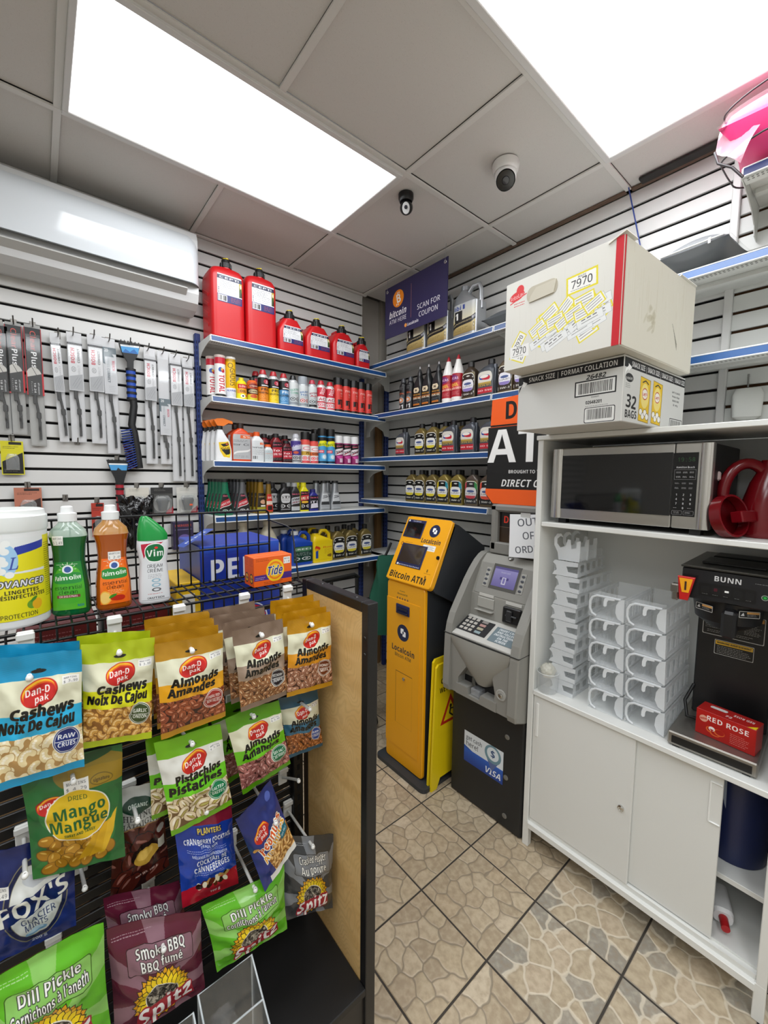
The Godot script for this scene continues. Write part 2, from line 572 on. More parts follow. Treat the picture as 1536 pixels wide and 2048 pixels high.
func ceiling():
	var root = Node3D.new(); root.name = "ceiling"; add_child(root); tag(root, "suspended ceiling of grey mineral tiles in a metal grid", "ceiling", "", "structure")
	boxpart("slab", Vector3(-0.1, CEIL + 0.12, -0.2), Vector3(5.6, 0.1, 5.4), mat("55524e", 0.9), root)
	var sp = Image.create(256, 256, false, Image.FORMAT_RGBA8)
	sp.fill(Color("d2cfca"))
	for k in 900:
		var c = Color("c0bcb6") if k % 3 else Color("dcd9d4")
		sp.fill_rect(Rect2i(rng.randi() % 256, rng.randi() % 256, 1 + k % 2, 1), c)
	var tm = StandardMaterial3D.new(); tm.albedo_texture = ImageTexture.create_from_image(sp); tm.roughness = 0.95
	tm.uv1_triplanar = true; tm.uv1_scale = Vector3(4, 4, 4)
	var bar = mat("dad8d3", 0.4)
	var xs = []; var zs = []
	for k in range(-4, 4): xs.append(0.12 + 0.61 * k)
	for k in range(0, 8): zs.append(-2.08 + 0.61 * k)
	var X = [-2.6] + xs + [WALL_B]
	var Z = [WALL_A] + zs + [2.3]
	for x in xs: boxpart("grid_bar", Vector3(x, CEIL - 0.001, -0.16), Vector3(0.025, 0.008, 4.9), bar, root, 0.001)
	for z in zs: boxpart("grid_bar", Vector3(-0.185, CEIL - 0.002, z), Vector3(4.83, 0.008, 0.025), bar, root, 0.001)
	boxpart("wall_angle", Vector3(-0.3, CEIL - 0.002, WALL_A + 0.012), Vector3(4.55, 0.008, 0.024), bar, root, 0.001)
	boxpart("wall_angle", Vector3(WALL_B - 0.012, CEIL - 0.002, -0.16), Vector3(0.024, 0.008, 4.9), mat("6a5546", 0.7), root, 0.001)
	boxpart("cable_tray", Vector3(WALL_B - 0.05, CEIL - 0.006, 0.5), Vector3(0.045, 0.012, 2.6), mat("2a2826", 0.6), root, 0.002)
	for i in X.size() - 1:
		for j in Z.size() - 1:
			var lit = false
			for p in PANELS:
				if X[i] > p[0] - 0.02 and X[i] < p[0] + 1.2 and absf(Z[j] - p[1]) < 0.02: lit = true
			if lit: continue
			var w = X[i + 1] - X[i] - 0.02; var d = Z[j + 1] - Z[j] - 0.02
			if w < 0.05 or d < 0.02: continue
			var o = boxpart("tile", Vector3((X[i] + X[i + 1]) / 2, CEIL + 0.0125, (Z[j] + Z[j + 1]) / 2), Vector3(w, 0.014, d), tm, root, 0.003)
			o.position.y = rng.randf_range(-0.001, 0.001)
	for k in PANELS.size():
		var p = PANELS[k]
		var f = thing("ceiling_light", ["lit ceiling light panel over the wall with red fuel cans", "lit ceiling light panel above the white cabinet on the right", "lit ceiling light panel behind the photographer at left", "lit ceiling light panel behind the photographer at right", "lit ceiling light panel at the far left rear", "lit ceiling light panel straight above the photographer", "lit ceiling light panel along the far left wall"][k], "ceiling light", Vector3(p[0] + 0.61, CEIL - 0.01, p[1] + 0.305), 0, "ceiling light panels")
		var mb = MB.new()
		for s in [-1, 1]:
			mb.box(Vector3(0, 0, s * 0.286), Vector3(1.196, 0.012, 0.024), 0.002)
			mb.box(Vector3(s * 0.588, 0, 0), Vector3(0.02, 0.012, 0.55), 0.002)
		put("frame", mb, mat("d8d8d6", 0.4), f)
		var dm = StandardMaterial3D.new()
		dm.albedo_color = Color("f4f6f8"); dm.emission_enabled = true; dm.emission = Color(0.985, 0.99, 1.0); dm.emission_energy_multiplier = 1.6
		boxpart("diffuser", Vector3(0, 0.004, 0), Vector3(1.158, 0.008, 0.55), dm, f)

func walls():
	var white = mat("dcdcda", 0.38)
	var dark = mat("131313", 0.9)
	var wa = Node3D.new(); wa.name = "wall_left"; add_child(wa); tag(wa, "white slatwall with black grooves behind the wiper blades and fuel cans", "wall", "", "structure")
	boxpart("masonry", Vector3(-0.05, 1.5, -2.80), Vector3(5.2, 3.1, 0.1), mat("c9c5bd", 0.9), wa)
	boxpart("backing", Vector3(-0.325, CEIL / 2, WALL_A - 0.022), Vector3(4.55, CEIL, 0.012), dark, wa)
	var y = 1.415 - 0.0747 * 19
	var mb = MB.new(); mb.box(Vector3.ZERO, Vector3(4.55, 0.0747 - 0.0125, 0.014), 0.002)
	var me = mb.mesh()
	for k in 41:
		var yy = y + 0.0747 * (k - 0.5)
		if yy > CEIL - 0.03 or yy < 0.03: continue
		share("slat", me, white, wa, Vector3(-0.325, yy, WALL_A - 0.007))
	boxpart("furring", Vector3(1.93, CEIL / 2, -2.695), Vector3(0.04, CEIL, 0.11), mat("8a6a45", 0.8), wa)
	var wb = Node3D.new(); wb.name = "wall_right"; add_child(wb); tag(wb, "white slatwall with dark grooves behind the oil shelves and boxes", "wall", "", "structure")
	boxpart("masonry", Vector3(2.37, 1.5, -0.25), Vector3(0.1, 3.1, 5.2), mat("b8b4ac", 0.9), wb)
	boxpart("plaster", Vector3(2.28, 1.5, -2.735), Vector3(0.12, 3.1, 0.05), mat("b9b4aa", 0.9), wb)
	boxpart("furring", Vector3(2.19, 1.07, -2.70), Vector3(0.05, 2.14, 0.035), mat("8f6c42", 0.8), wb)
	var grey = mat("dcdedb", 0.45)
	for s in 2:
		var z0 = -2.66 if s == 0 else -0.44; var z1 = -0.466 if s == 0 else 2.3
		boxpart("backing", Vector3(WALL_B + 0.024, CEIL / 2, (z0 + z1) / 2), Vector3(0.012, CEIL, z1 - z0), dark if s == 0 else mat("4a3016", 0.9), wb)
		mb = MB.new(); mb.box(Vector3.ZERO, Vector3(0.014, 0.0755 - 0.0125, z1 - z0), 0.002)
		me = mb.mesh()
		for k in 40:
			var yy = 2.906 - 0.0755 * (k - 0.5)
			if yy < 0.03: break
			share("slat", me, white if s == 0 else grey, wb, Vector3(WALL_B + 0.009, yy, (z0 + z1) / 2))
	var tr = MB.new(); tr.box(Vector3(WALL_B - 0.002, CEIL / 2, -0.453), Vector3(0.03, CEIL - 0.01, 0.028), 0.003)
	var tro = put("trim_1", tr, white, self); tag(tro, "white vertical joint strip on the right slatwall", "trim", "", "structure")
	var bk = MB.new(); bk.box(Vector3(-0.15, 1.5, 2.36), Vector3(5.2, 3.1, 0.1))
	tag(put("wall_back", bk, mat("d8d6d0", 0.7), self), "plain wall behind the photographer", "wall", "", "structure")
	bk = MB.new(); bk.box(Vector3(-2.65, 1.5, -0.25), Vector3(0.1, 3.1, 5.2))
	tag(put("wall_far", bk, mat("d8d6d0", 0.7), self), "plain wall at the left end of the shop", "wall", "", "structure")

# ---------------------------------------------------------------- blue store shelving
func upright(label: String, at: Vector3, turn: float, h: float):
	var o = thing("shelf_upright", label, "shelf post", at, turn, "blue shelf uprights")
	var blue = mat("1c3270", 0.45)
	boxpart("post", Vector3(0, h / 2, 0.016), Vector3(0.03, h, 0.032), blue, o, 0.003)
	var mb = MB.new()
	var y = 0.1
	while y < h - 0.03:
		for s in [-1, 1]: mb.box(Vector3(s * 0.006, y, 0.0325), Vector3(0.0035, 0.018, 0.001))
		for s in [-1, 1]: mb.box(Vector3(s * 0.0152, y, 0.022), Vector3(0.001, 0.014, 0.006))
		y += 0.03
	tag(put("slot", mb, mat("070a18", 0.9), o), "", "", "", "stuff")
func bracket_mb(d: float, s: float) -> MB:
	var mb = MB.new()
	mb.t = Transform3D(Basis(Vector3(0, 0, 1), Vector3(0, 1, 0), Vector3(1, 0, 0)), Vector3(s, 0, 0))
	mb.prism(PackedVector2Array([Vector2(0.0, -0.004), Vector2(d, -0.004), Vector2(d, -0.034), Vector2(d - 0.03, -0.038), Vector2(d * 0.62, -0.05), Vector2(d * 0.4, -0.065), Vector2(d * 0.2, -0.095), Vector2(0.05, -0.13), Vector2(0.0, -0.135)]), -0.0015, 0.0015)
	return mb
func shelf(called: String, label: String, at: Vector3, turn: float, len: float, d: float, left_end := true, right_end := true, holes := true, rail_c := "1b4780"):
	# surface at y 0, wall at z 0, front edge at z d
	var o = thing(called, label, "shelf", at, turn, "white metal shelves with blue price rails")
	var wh = mat("d9dad6", 0.35)
	var mb = MB.new()
	mb.box(Vector3(0, -0.004, d / 2), Vector3(len, 0.008, d), 0.001)
	mb.box(Vector3(0, -0.02, d - 0.006), Vector3(len, 0.032, 0.006), 0.001)
	mb.box(Vector3(0, -0.034, d - 0.03), Vector3(len, 0.004, 0.05), 0.001)
	mb.box(Vector3(0, -0.017, d * 0.45), Vector3(len - 0.02, 0.018, 0.03), 0.001)
	put("deck", mb, wh, o)
	mb = MB.new()
	var tilt = Transform3D(Basis(Vector3.RIGHT, -0.16), Vector3(0, -0.019, d + 0.002))
	mb.t = tilt
	mb.box(Vector3.ZERO, Vector3(len, 0.026, 0.004), 0.001)
	var rail = put("price_rail", mb, mat(rail_c, 0.25), o)
	mb = MB.new(); mb.t = tilt
	mb.box(Vector3(0, 0.0152, 0), Vector3(len, 0.0045, 0.006), 0.001); mb.box(Vector3(0, -0.0152, 0), Vector3(len, 0.0045, 0.006), 0.001)
	for s in [-1, 1]: mb.box(Vector3(s * (len / 2 - 0.0015), 0, 0.0005), Vector3(0.003, 0.032, 0.006))
	put("rail_edge", mb, mat("f1f3f4", 0.3), rail)
	if holes:
		mb = MB.new()
		var n = int(len / 0.0125)
		for k in n:
			for r in 2: mb.quad(Vector3(-len / 2 + 0.01 + k * 0.0125, -0.0362, d - 0.026 + r * 0.012 + 0.004), Vector3(-len / 2 + 0.0165 + k * 0.0125, -0.0362, d - 0.026 + r * 0.012 + 0.004), Vector3(-len / 2 + 0.0165 + k * 0.0125, -0.0362, d - 0.026 + r * 0.012 - 0.002), Vector3(-len / 2 + 0.01 + k * 0.0125, -0.0362, d - 0.026 + r * 0.012 - 0.002), Vector3.DOWN)
		tag(put("perforation", mb, mat("70706c", 0.9), o), "", "", "", "stuff")
	if left_end: put("bracket", bracket_mb(d, -len / 2 - 0.002), wh, o)
	if right_end: put("bracket", bracket_mb(d, len / 2 + 0.002), wh, o)
	return o
const SA := [2.378, 2.055, 1.700, 1.385, 1.030]
const SB := [2.437, 2.075, 1.763, 1.448, 1.030]
func shelving():
	upright("blue slotted shelf upright beside the wiper blades", Vector3(0.742, 0, WALL_A), 0, 2.43)
	upright("blue slotted shelf upright at the corner end of the left wall", Vector3(1.935, 0, WALL_A), 0, 2.36)
	upright("blue slotted upright on the right wall next to the corner", Vector3(WALL_B, 0, -2.632), -90, 2.38)
	upright("blue slotted upright on the right wall behind the grey cash machine", Vector3(WALL_B, 0, -1.40), -90, 2.43)
	var la = ["topmost left wall shelf carrying the red fuel cans", "left wall shelf carrying the row of spray cans", "left wall shelf carrying the trigger spray bottles", "left wall shelf carrying green and grey funnel bottles", "lowest left wall shelf carrying blue and yellow jugs"]
	var lb = ["topmost right wall shelf carrying the big silver oil jugs", "right wall shelf carrying black and white funnel bottles", "right wall shelf carrying grey and gold oil bottles", "right wall shelf with seven gold and brown oil bottles", "lowest right wall shelf behind the yellow cash machine"]
	for k in 5:
		shelf("wall_shelf", la[k], Vector3(1.37, SA[k], WALL_A), 0, 1.24, 0.235, true, true, k < 3)
		shelf("wall_shelf", lb[k], Vector3(WALL_B, SB[k], -2.003), -90, 1.215, 0.305, true, true, k < 2)
	for k in 2:
		shelf("wall_shelf", ["topmost right wall shelf continuing behind the snack cartons", "second right wall shelf continuing behind the snack cartons"][k], Vector3(WALL_B, SB[k], -1.17), -90, 0.44, 0.305, true, true, true)
	var pale = "3763a0"
	shelf("wall_shelf", "right wall shelf holding the grey pillow by the ceiling light", Vector3(WALL_B, 2.405, -0.32), -90, 1.24, 0.31, true, true, true, pale)
	shelf("wall_shelf", "empty right wall shelf above the snack carton top", Vector3(WALL_B, 2.085, -0.32), -90, 1.24, 0.31, true, true, true, pale)
	shelf("wall_shelf", "highest right wall shelf holding the pink bedding bag", Vector3(WALL_B, 2.695, 0.205), -90, 1.17, 0.31, true, true, true, "20386f")
const YEL := "f2a90e"
func face_quad(w: float, h: float, y0: float, z: float, r: Rect2, x := 0.0) -> MB:
	var mb = MB.new()
	mb.quad(Vector3(x - w / 2, y0 + h, z), Vector3(x + w / 2, y0 + h, z), Vector3(x + w / 2, y0, z), Vector3(x - w / 2, y0, z), Vector3(0, 0, 1), r)
	return mb
func rounded(w: float, h: float, r: float, cx := 0.0, cy := 0.0, n := 5) -> PackedVector2Array:
	var P = PackedVector2Array()
	for q in [[1, 1, 0], [-1, 1, 1], [-1, -1, 2], [1, -1, 3]]:
		for k in n + 1:
			var a = PI / 2 * (q[2] + k / float(n))
			P.append(Vector2(cx + q[0] * (w / 2 - r) + r * cos(a), cy + q[1] * (h / 2 - r) + r * sin(a)))
	return P
func side_prism(pts: PackedVector2Array, x0: float, x1: float, mb: MB = null, bev := 0.0) -> MB:
	# outline given as (z, y), pushed along x
	if mb == null: mb = MB.new()
	mb.t = Transform3D(Basis(Vector3(0, 0, 1), Vector3(0, 1, 0), Vector3(1, 0, 0)), Vector3.ZERO)
	mb.prism(pts, x0, x1, bev)
	mb.t = Transform3D()
	return mb
func coin_logo(im: Image, cx: float, cy: float, r: float):
	el(im, cx, cy, r, r, "1a2448")
	var s = r * 0.42
	rr(im, cx - s * 1.05, cy - s * 1.15, s * 1.3, s * 1.5, s * 0.22, "ffffff")
	rr(im, cx - s * 0.2, cy - s * 0.45, s * 1.3, s * 1.5, s * 0.22, "ffffff")
	rr(im, cx - s * 0.22, cy - s * 0.42, s * 0.5, s * 0.74, s * 0.12, "1a2448")
func machines():
	bitcoin_machine()
	wet_floor_sign()
	grey_machine()
	signs()
	behind_machines()
func bitcoin_machine():
	var o = thing("coin_machine", "bright yellow cash kiosk with a sloping screen head", "cash machine", Vector3(1.47, 0, -1.575), -90)
	var grey = mat("2c2f33", 0.45)
	var yel = mat(YEL, 0.38)
	var mb = MB.new()
	mb.t = Transform3D(Basis(Vector3.RIGHT, PI / 2), Vector3.ZERO)
	mb.prism(rounded(0.39, 0.42, 0.03, 0.008, -0.165), -0.022, -0.001, 0.0)
	put("base_plate", mb, mat("33373b", 0.5), o)
	mb = side_prism(PackedVector2Array([Vector2(-0.018, 0.022), Vector2(-0.018, 1.05), Vector2(-0.20, 0.985), Vector2(-0.40, 0.93), Vector2(-0.40, 0.022)]), -0.143, 0.143)
	put("column", mb, grey, o)
	var W = 263; var H = 918
	var im = im_new(W, H, YEL)
	txt(im, "FOLLOW US", W * 0.42, H * 0.036, 7, "2a2620", {"f": "r"})
	txt(im, "@localcoinATM", W * 0.42, H * 0.052, 11, "2a2620", {"f": "r"})
	for k in 5:
		el(im, W * 0.28 + k * 19, H * 0.077, 5, 5, "1d2347")
		rc(im, W * 0.28 + k * 19 - 2, H * 0.077 - 2, 3, 5, YEL)
	rc(im, 3, H * 0.085 + 10, W - 24, 3, "7a5208"); rc(im, 3, H * 0.905, W - 24, 2, "7a5208")
	mb = MB.new(); mb.prism(rounded(0.292, 1.025, 0.02, 0, 0.5375), -0.018, 0.0, 0.004)
	var plate = put("front_plate", mb, yel, o)
	put("print", face_quad(0.276, 1.0, 0.04, 0.0006, at_signs.add(im)), at_signs.material(0.38), plate)
	im = im_new(236, 756, YEL)
	coin_logo(im, 122, 158, 41)
	txt(im, "Localcoin", 122, 246, 40, "22263a", {"f": "b", "w": 166})
	txt(im, "Bitcoin ATM", 122, 278, 24, "2a2a30", {"f": "r", "w": 118})
	for q in [[72, 360, 118, 3], [72, 360, 2, 268]]: rc(im, q[0], q[1], q[2], q[3], "6d4a08")
	for q in [[72, 628, 118, 1], [190, 362, 1, 268]]: rc(im, q[0], q[1], q[2], q[3], "c98c0c")
	var door = boxpart("door", Vector3(-0.014, 0.536, 0.0015), Vector3(0.262, 0.84, 0.003), yel, o, 0.001)
	var dp = face_quad(0.258, 0.836, 0.118, 0.0036, at_signs.add(im), -0.014)
	put("print", dp, at_signs.material(0.38), door)
	mb = MB.new(); mb.box(Vector3(-0.012, 0.907, 0.006), Vector3(0.104, 0.054, 0.008), 0.003)
	var sl = put("bill_slot", mb, mat("1b2350", 0.3), o)
	mb = MB.new(); mb.box(Vector3(-0.008, 0.912, 0.0115), Vector3(0.08, 0.012, 0.004), 0.001); mb.box(Vector3(-0.008, 0.892, 0.014), Vector3(0.084, 0.014, 0.012), 0.003)
	put("slot_lip", mb, mat("10152f", 0.25), sl)
	mb = MB.new(); mb.t = Transform3D(Basis(Vector3.RIGHT, PI / 2), Vector3(0.005, 0.528, 0.003)); mb.loft([[0, 0.009], [0.008, 0.009], [0.010, 0.006]], 14)
	put("lock", mb, mat("c9c9c6", 0.2, 1.0), o)
	# sloping head
	var head = side_prism(PackedVector2Array([Vector2(-0.02, 1.05), Vector2(-0.172, 1.378), Vector2(-0.205, 1.368), Vector2(-0.43, 1.235), Vector2(-0.43, 1.0), Vector2(-0.2, 0.95), Vector2(-0.035, 1.035)]), -0.150, 0.184)
	put("head_case", head, grey, o)
	var slope = Transform3D(Basis(Vector3.RIGHT, -atan2(0.17, 0.335)), Vector3(0.016, 1.058, 0.012))
	mb = MB.new(); mb.t = slope; mb.prism(rounded(0.336, 0.378, 0.022, 0, 0.189), -0.03, 0.0, 0.004)
	var hp = put("head_plate", mb, yel, o)
	W = 330; H = 372
	im = im_new(W, H, YEL)
	coin_logo(im, 236, 66, 36)
	txt(im, "Localcoin", 234, 126, 36, "22263a", {"w": 142})
	rr(im, 190, 148, 92, 32, 3, "f2f0ea"); smalls(im, 218, 153, 58, 4, 6, "77777a", rng)
	for k in 3: smalls(im, 50, 150 + k * 10, 74, 1, 8, "8a5a10", rng)
	el(im, 30, 162, 10, 11, "a5600c"); rr(im, 26, 156, 8, 13, 2, YEL)
	rc(im, 276, 276, 8, 16, "7a5a10"); smalls(im, 262, 298, 46, 1, 6, "8a5a10", rng); el(im, 280, 318, 6, 7, "8a5a10"); smalls(im, 256, 332, 50, 1, 6, "8a5a10", rng)
	txt(im, "Bitcoin ATM", 156, 342, 50, "26241f", {"w": 280})
	mb = MB.new(); mb.t = slope; mb.quad(Vector3(-0.163, 0.372, 0.0006), Vector3(0.163, 0.372, 0.0006), Vector3(0.163, 0.006, 0.0006), Vector3(-0.163, 0.006, 0.0006), Vector3(0, 0, 1), at_signs.add(im))
	put("print", mb, at_signs.material(0.38), hp)
	for k in 2:
		mb = MB.new(); mb.t = slope
		var c = [Vector3(-0.080, 0.305, 0.002), Vector3(-0.032, 0.152, 0.002)][k]; var s = [Vector3(0.14, 0.105, 0.004), Vector3(0.192, 0.128, 0.004)][k]
		mb.box(c, s, 0.001)
		var sc = put("screen_bezel", mb, mat("23284e", 0.3), o)
		mb = MB.new(); mb.t = slope
		mb.box(c + Vector3(0, -0.006 if k == 0 else 0.008, 0.0022), s * Vector3(0.88, 0.78, 0.3), 0.0)
		put("screen", mb, mat(["141516", "3a302a"][k], 0.06), sc)
		im = im_new(150, 16, "23284e"); txt(im, ["Scan QR Code", "Tap Screen to Get Started"][k], 80, 8, 11, "e8e8ee", {"f": "b"}); rr(im, 4, 2, 12, 12, 2, "f0f0f0")
		mb = MB.new(); mb.t = slope
		var yy = c.y + (0.044 if k == 0 else -0.057)
		mb.quad(Vector3(c.x - s.x * 0.46, yy + 0.006, 0.0046), Vector3(c.x + s.x * 0.46, yy + 0.006, 0.0046), Vector3(c.x + s.x * 0.46, yy - 0.006, 0.0046), Vector3(c.x - s.x * 0.46, yy - 0.006, 0.0046), Vector3(0, 0, 1), at_signs.add(im))
		put("print", mb, at_signs.material(0.4), sc)
	mb = MB.new(); mb.t = Transform3D(Basis(Vector3(0, 0, 1), -PI / 2), Vector3(0.184, 1.215, -0.045)); mb.loft([[0, 0.010], [0.006, 0.010], [0.008, 0.006]], 14)
	put("lock", mb, mat("2a2a2a", 0.3, 0.8), o)
func wet_floor_sign():
	var o = thing("wet_floor_sign", "folded yellow wet floor caution sign between the two cash machines", "floor sign", Vector3(1.615, 0.0, -1.372))
	var lean = Basis(Vector3.RIGHT, -0.02)
	for k in 2:
		var mb = MB.new(); mb.t = Transform3D(lean, Vector3(0, 0.022 * (1 - k), -0.012 + 0.022 * k - 0.012))
		mb.prism(PackedVector2Array([Vector2(-0.142, 0.0), Vector2(-0.10, 0.0), Vector2(-0.075, 0.05), Vector2(0.075, 0.05), Vector2(0.10, 0.0), Vector2(0.142, 0.0), Vector2(0.105, 0.645), Vector2(0.09, 0.66), Vector2(-0.09, 0.66), Vector2(-0.105, 0.645)]), 0, 0.012, 0.003)
		var leaf = put("leaf", mb, mat("f0d414", 0.35), o)
		if k == 1:
			var im = im_new(180, 300, "f0d414")
			txt(im, "CAUTION", 90, 30, 34, "1a1a12", {"w": 150}); txt(im, "WET FLOOR", 90, 74, 34, "1a1a12", {"w": 166})
			pg(im, [Vector2(90, 108), Vector2(168, 250), Vector2(12, 250)], "c02a1c"); pg(im, [Vector2(90, 140), Vector2(142, 236), Vector2(38, 236)], "f0d414")
			el(im, 92, 172, 9, 9, "1a1a12"); ln(im, Vector2(92, 180), Vector2(84, 210), 11, "1a1a12"); ln(im, Vector2(84, 208), Vector2(110, 228), 8, "1a1a12"); ln(im, Vector2(88, 186), Vector2(116, 190), 7, "1a1a12")
			mb = MB.new(); mb.t = Transform3D(lean, Vector3(0, 0.0, -0.0012))
			mb.quad(Vector3(-0.09, 0.60, 0.0135), Vector3(0.09, 0.60, 0.0135), Vector3(0.09, 0.28, 0.0135), Vector3(-0.09, 0.28, 0.0135), Vector3(0, 0, 1), at_signs.add(im))
			put("print", mb, at_signs.material(0.35), leaf)
func grey_machine():
	var o = thing("cash_machine", "grey cash machine on a black safe with an out of order note", "cash machine", Vector3(1.578, 0, -1.1205), -90)
	var g = mat("8d8c86", 0.42); var g2 = mat("97968f", 0.42); var blk = mat("1d1f21", 0.42)
	var mb = MB.new(); mb.box(Vector3(0, 0.285, -0.2), Vector3(0.41, 0.57, 0.40), 0.008)
	mb.box(Vector3(0, 0.0075, -0.2), Vector3(0.395, 0.015, 0.385))
	var safe = put("safe", mb, blk, o)
	for y in [0.445, 0.25, 0.062]:
		mb = MB.new(); mb.t = Transform3D(Basis(Vector3.RIGHT, PI / 2), Vector3(0.122, y, 0.0)); mb.loft([[-0.002, 0.012], [0.002, 0.012], [0.004, 0.008]], 16)
		put("bolt_cap", mb, mat("8a8a86", 0.4, 0.6), safe)
	# visa sticker
	var im = im_new(250, 176, "dfe6ec")
	rc(im, 0, 100, 250, 76, "2152a8"); pg(im, [Vector2(0, 84), Vector2(120, 118), Vector2(0, 118)], "2152a8")
	shade(im, 0, 100, 250, 76, "2c62c4", "1d3f90")
	txt(im, "get cash", 66, 34, 30, "2a3138", {"f": "r", "w": 106}); txt(im, "here!", 54, 68, 36, "2a3138", {"f": "r", "w": 84})
	txt(im, "VISA", 190, 146, 44, "f4f6f8", {"w": 100, "sl": 0.22})
	pg(im, [Vector2(138, 60), Vector2(234, 60), Vector2(182, 140)], "5a6a9c"); el(im, 186, 48, 50, 48, "6f93a2"); el(im, 186, 46, 36, 35, "dfe8ee")
	txt(im, "$", 186, 46, 52, "2f4a78", {})
	put("sticker", face_quad(0.226, 0.159, 0.203, 0.0008, at_signs.add(im), -0.007), at_signs.material(0.3), safe)
	# shell: two side wings and the recessed middle
	var wing = PackedVector2Array([Vector2(0.0, 0.545), Vector2(0.073, 0.574), Vector2(0.080, 0.60), Vector2(0.072, 0.845), Vector2(0.060, 0.905), Vector2(0.040, 0.955), Vector2(0.002, 1.012), Vector2(-0.063, 1.107), Vector2(-0.103, 1.156), Vector2(-0.145, 1.199), Vector2(-0.175, 1.220), Vector2(-0.202, 1.232), Vector2(-0.40, 1.235), Vector2(-0.42, 0.545)])
	for s in [-1, 1]:
		put("wing", side_prism(wing, s * 0.165, s * 0.208, null, 0.006), g, o)
	var mid = PackedVector2Array([Vector2(-0.05, 0.56), Vector2(0.0, 0.62), Vector2(0.066, 0.862), Vector2(-0.075, 0.930), Vector2(-0.085, 1.040), Vector2(-0.158, 1.190), Vector2(-0.20, 1.228), Vector2(-0.40, 1.232), Vector2(-0.42, 0.56)])
	put("fascia", side_prism(mid, -0.166, 0.166), g2, o)
	# belly: a rounded bulge over the cash tray, narrowing downwards
	var P = []
	for i in 13:
		var row = PackedVector3Array(); var t = i / 12.0
		for j in 21:
			var s = j / 10.0 - 1.0
			var w = lerpf(0.166, 0.04, pow(t, 1.6))
			var z = 0.074 + 0.012 * (1.0 - s * s) * sin(PI * (0.15 + 0.75 * t)) - 0.03 * t * t - 0.035 * pow(absf(s), 4.0) * t
			row.append(Vector3(s * w, lerpf(0.858, 0.655, t), z))
		P.append(row)
	mb = MB.new(); mb.grid(P, Vector3(0, 0.75, -0.3)); put("belly", mb, g2, o)
	mb = MB.new()
	mb.prism(PackedVector2Array([Vector2(-0.166, 0.86), Vector2(-0.166, 0.575), Vector2(-0.12, 0.575), Vector2(-0.12, 0.655), Vector2(-0.075, 0.72), Vector2(-0.125, 0.858)]), -0.1, 0.062, 0.004)
	mb.prism(PackedVector2Array([Vector2(0.166, 0.86), Vector2(0.166, 0.575), Vector2(0.078, 0.575), Vector2(0.09, 0.655), Vector2(0.075, 0.72), Vector2(0.125, 0.858)]), -0.1, 0.062, 0.004)
	mb.prism(PackedVector2Array([Vector2(-0.13, 0.575), Vector2(0.10, 0.575), Vector2(0.10, 0.618), Vector2(0.015, 0.618), Vector2(0.008, 0.592), Vector2(-0.055, 0.592), Vector2(-0.062, 0.625), Vector2(-0.13, 0.625)]), -0.1, 0.066, 0.003)
	put("chin", mb, g, o)
	boxpart("tray_recess", Vector3(-0.02, 0.65, -0.02), Vector3(0.22, 0.09, 0.06), mat("141414", 0.6), o)
	boxpart("cash_tray", Vector3(-0.025, 0.61, 0.03), Vector3(0.05, 0.035, 0.05), clear_mat("c8ccd0", 0.3), o, 0.004)
	mb = MB.new(); mb.loft([[0.0, 0.010, 0.006], [0.03, 0.007, 0.012], [0.055, 0.003, 0.004]], 10); mb.t = Transform3D()
	var nub = put("pull", mb, mat("4a4a46", 0.4), o); nub.position = Vector3(-0.035, 0.645, 0.05)
	mb = MB.new(); mb.t = Transform3D(Basis(Vector3.RIGHT, PI / 2), Vector3(0.122, 0.665, 0.062)); mb.loft([[-0.002, 0.026], [0.003, 0.025], [0.004, 0.020], [0.002, 0.018]], 20)
	var lk = put("lock_rosette", mb, mat("a9a8a2", 0.35), o)
	mb = MB.new(); mb.t = Transform3D(Basis(Vector3.RIGHT, PI / 2), Vector3(0.122, 0.665, 0.064)); mb.loft([[0, 0.010], [0.007, 0.010], [0.009, 0.007]], 14)
	put("lock", mb, mat("c8c8c4", 0.2, 1.0), lk)
	boxpart("seam", Vector3(0, 0.8585, 0.0), Vector3(0.417, 0.003, 0.146), mat("2a2a28", 0.7), o)
	# key shelf
	var ks = Transform3D(Basis(Vector3.RIGHT, atan2(0.068, 0.141)), Vector3(0, 0.862, 0.066))
	mb = MB.new(); mb.t = ks; mb.box(Vector3(0, 0.001, -0.078), Vector3(0.328, 0.006, 0.15), 0.002)
	put("key_shelf", mb, mat("c4c3bd", 0.4), o)
	mb = MB.new(); mb.t = ks; mb.box(Vector3(-0.078, 0.006, -0.084), Vector3(0.166, 0.004, 0.098), 0.001)
	var kp = put("keypad", mb, mat("26272a", 0.4), o)
	for r in 4:
		for c in 5:
			mb = MB.new(); mb.t = ks
			var big = c >= 3
			if c == 4: continue
			mb.box(Vector3(-0.138 + c * 0.026 + (0.016 if big else 0.0), 0.009, -0.122 + r * 0.024), Vector3(0.019 if not big else 0.034, 0.004, 0.016), 0.002)
			put("key", mb, mat(["b9b5ad", "b9b5ad", "b9b5ad", "b9b5ad"][r] if not big else ["8f8a86", "b08a84", "a8a38c", "8fa2a6"][r], 0.4), kp)
	im = im_new(150, 100, "6f7f86")
	var L = ["INSERT CARD", "AND FOLLOW", "INSTRUCTIONS", "ON THE", "SCREEN"]
	for k in 5: txt(im, L[k], 75, 14 + k * 18, 17, "f2f4f4", {"sl": 0.2})
	mb = MB.new(); mb.t = ks; mb.quad(Vector3(0.022, 0.0055, -0.125), Vector3(0.152, 0.0055, -0.125), Vector3(0.152, 0.0055, -0.03), Vector3(0.022, 0.0055, -0.03), Vector3.UP, at_signs.add(im))
	put("instruction_sticker", mb, at_signs.material(0.4), o)
	# printer and card reader panel
	var rp = Transform3D(Basis(Vector3.RIGHT, -atan2(0.010, 0.11)), Vector3(0, 0.930, -0.075))
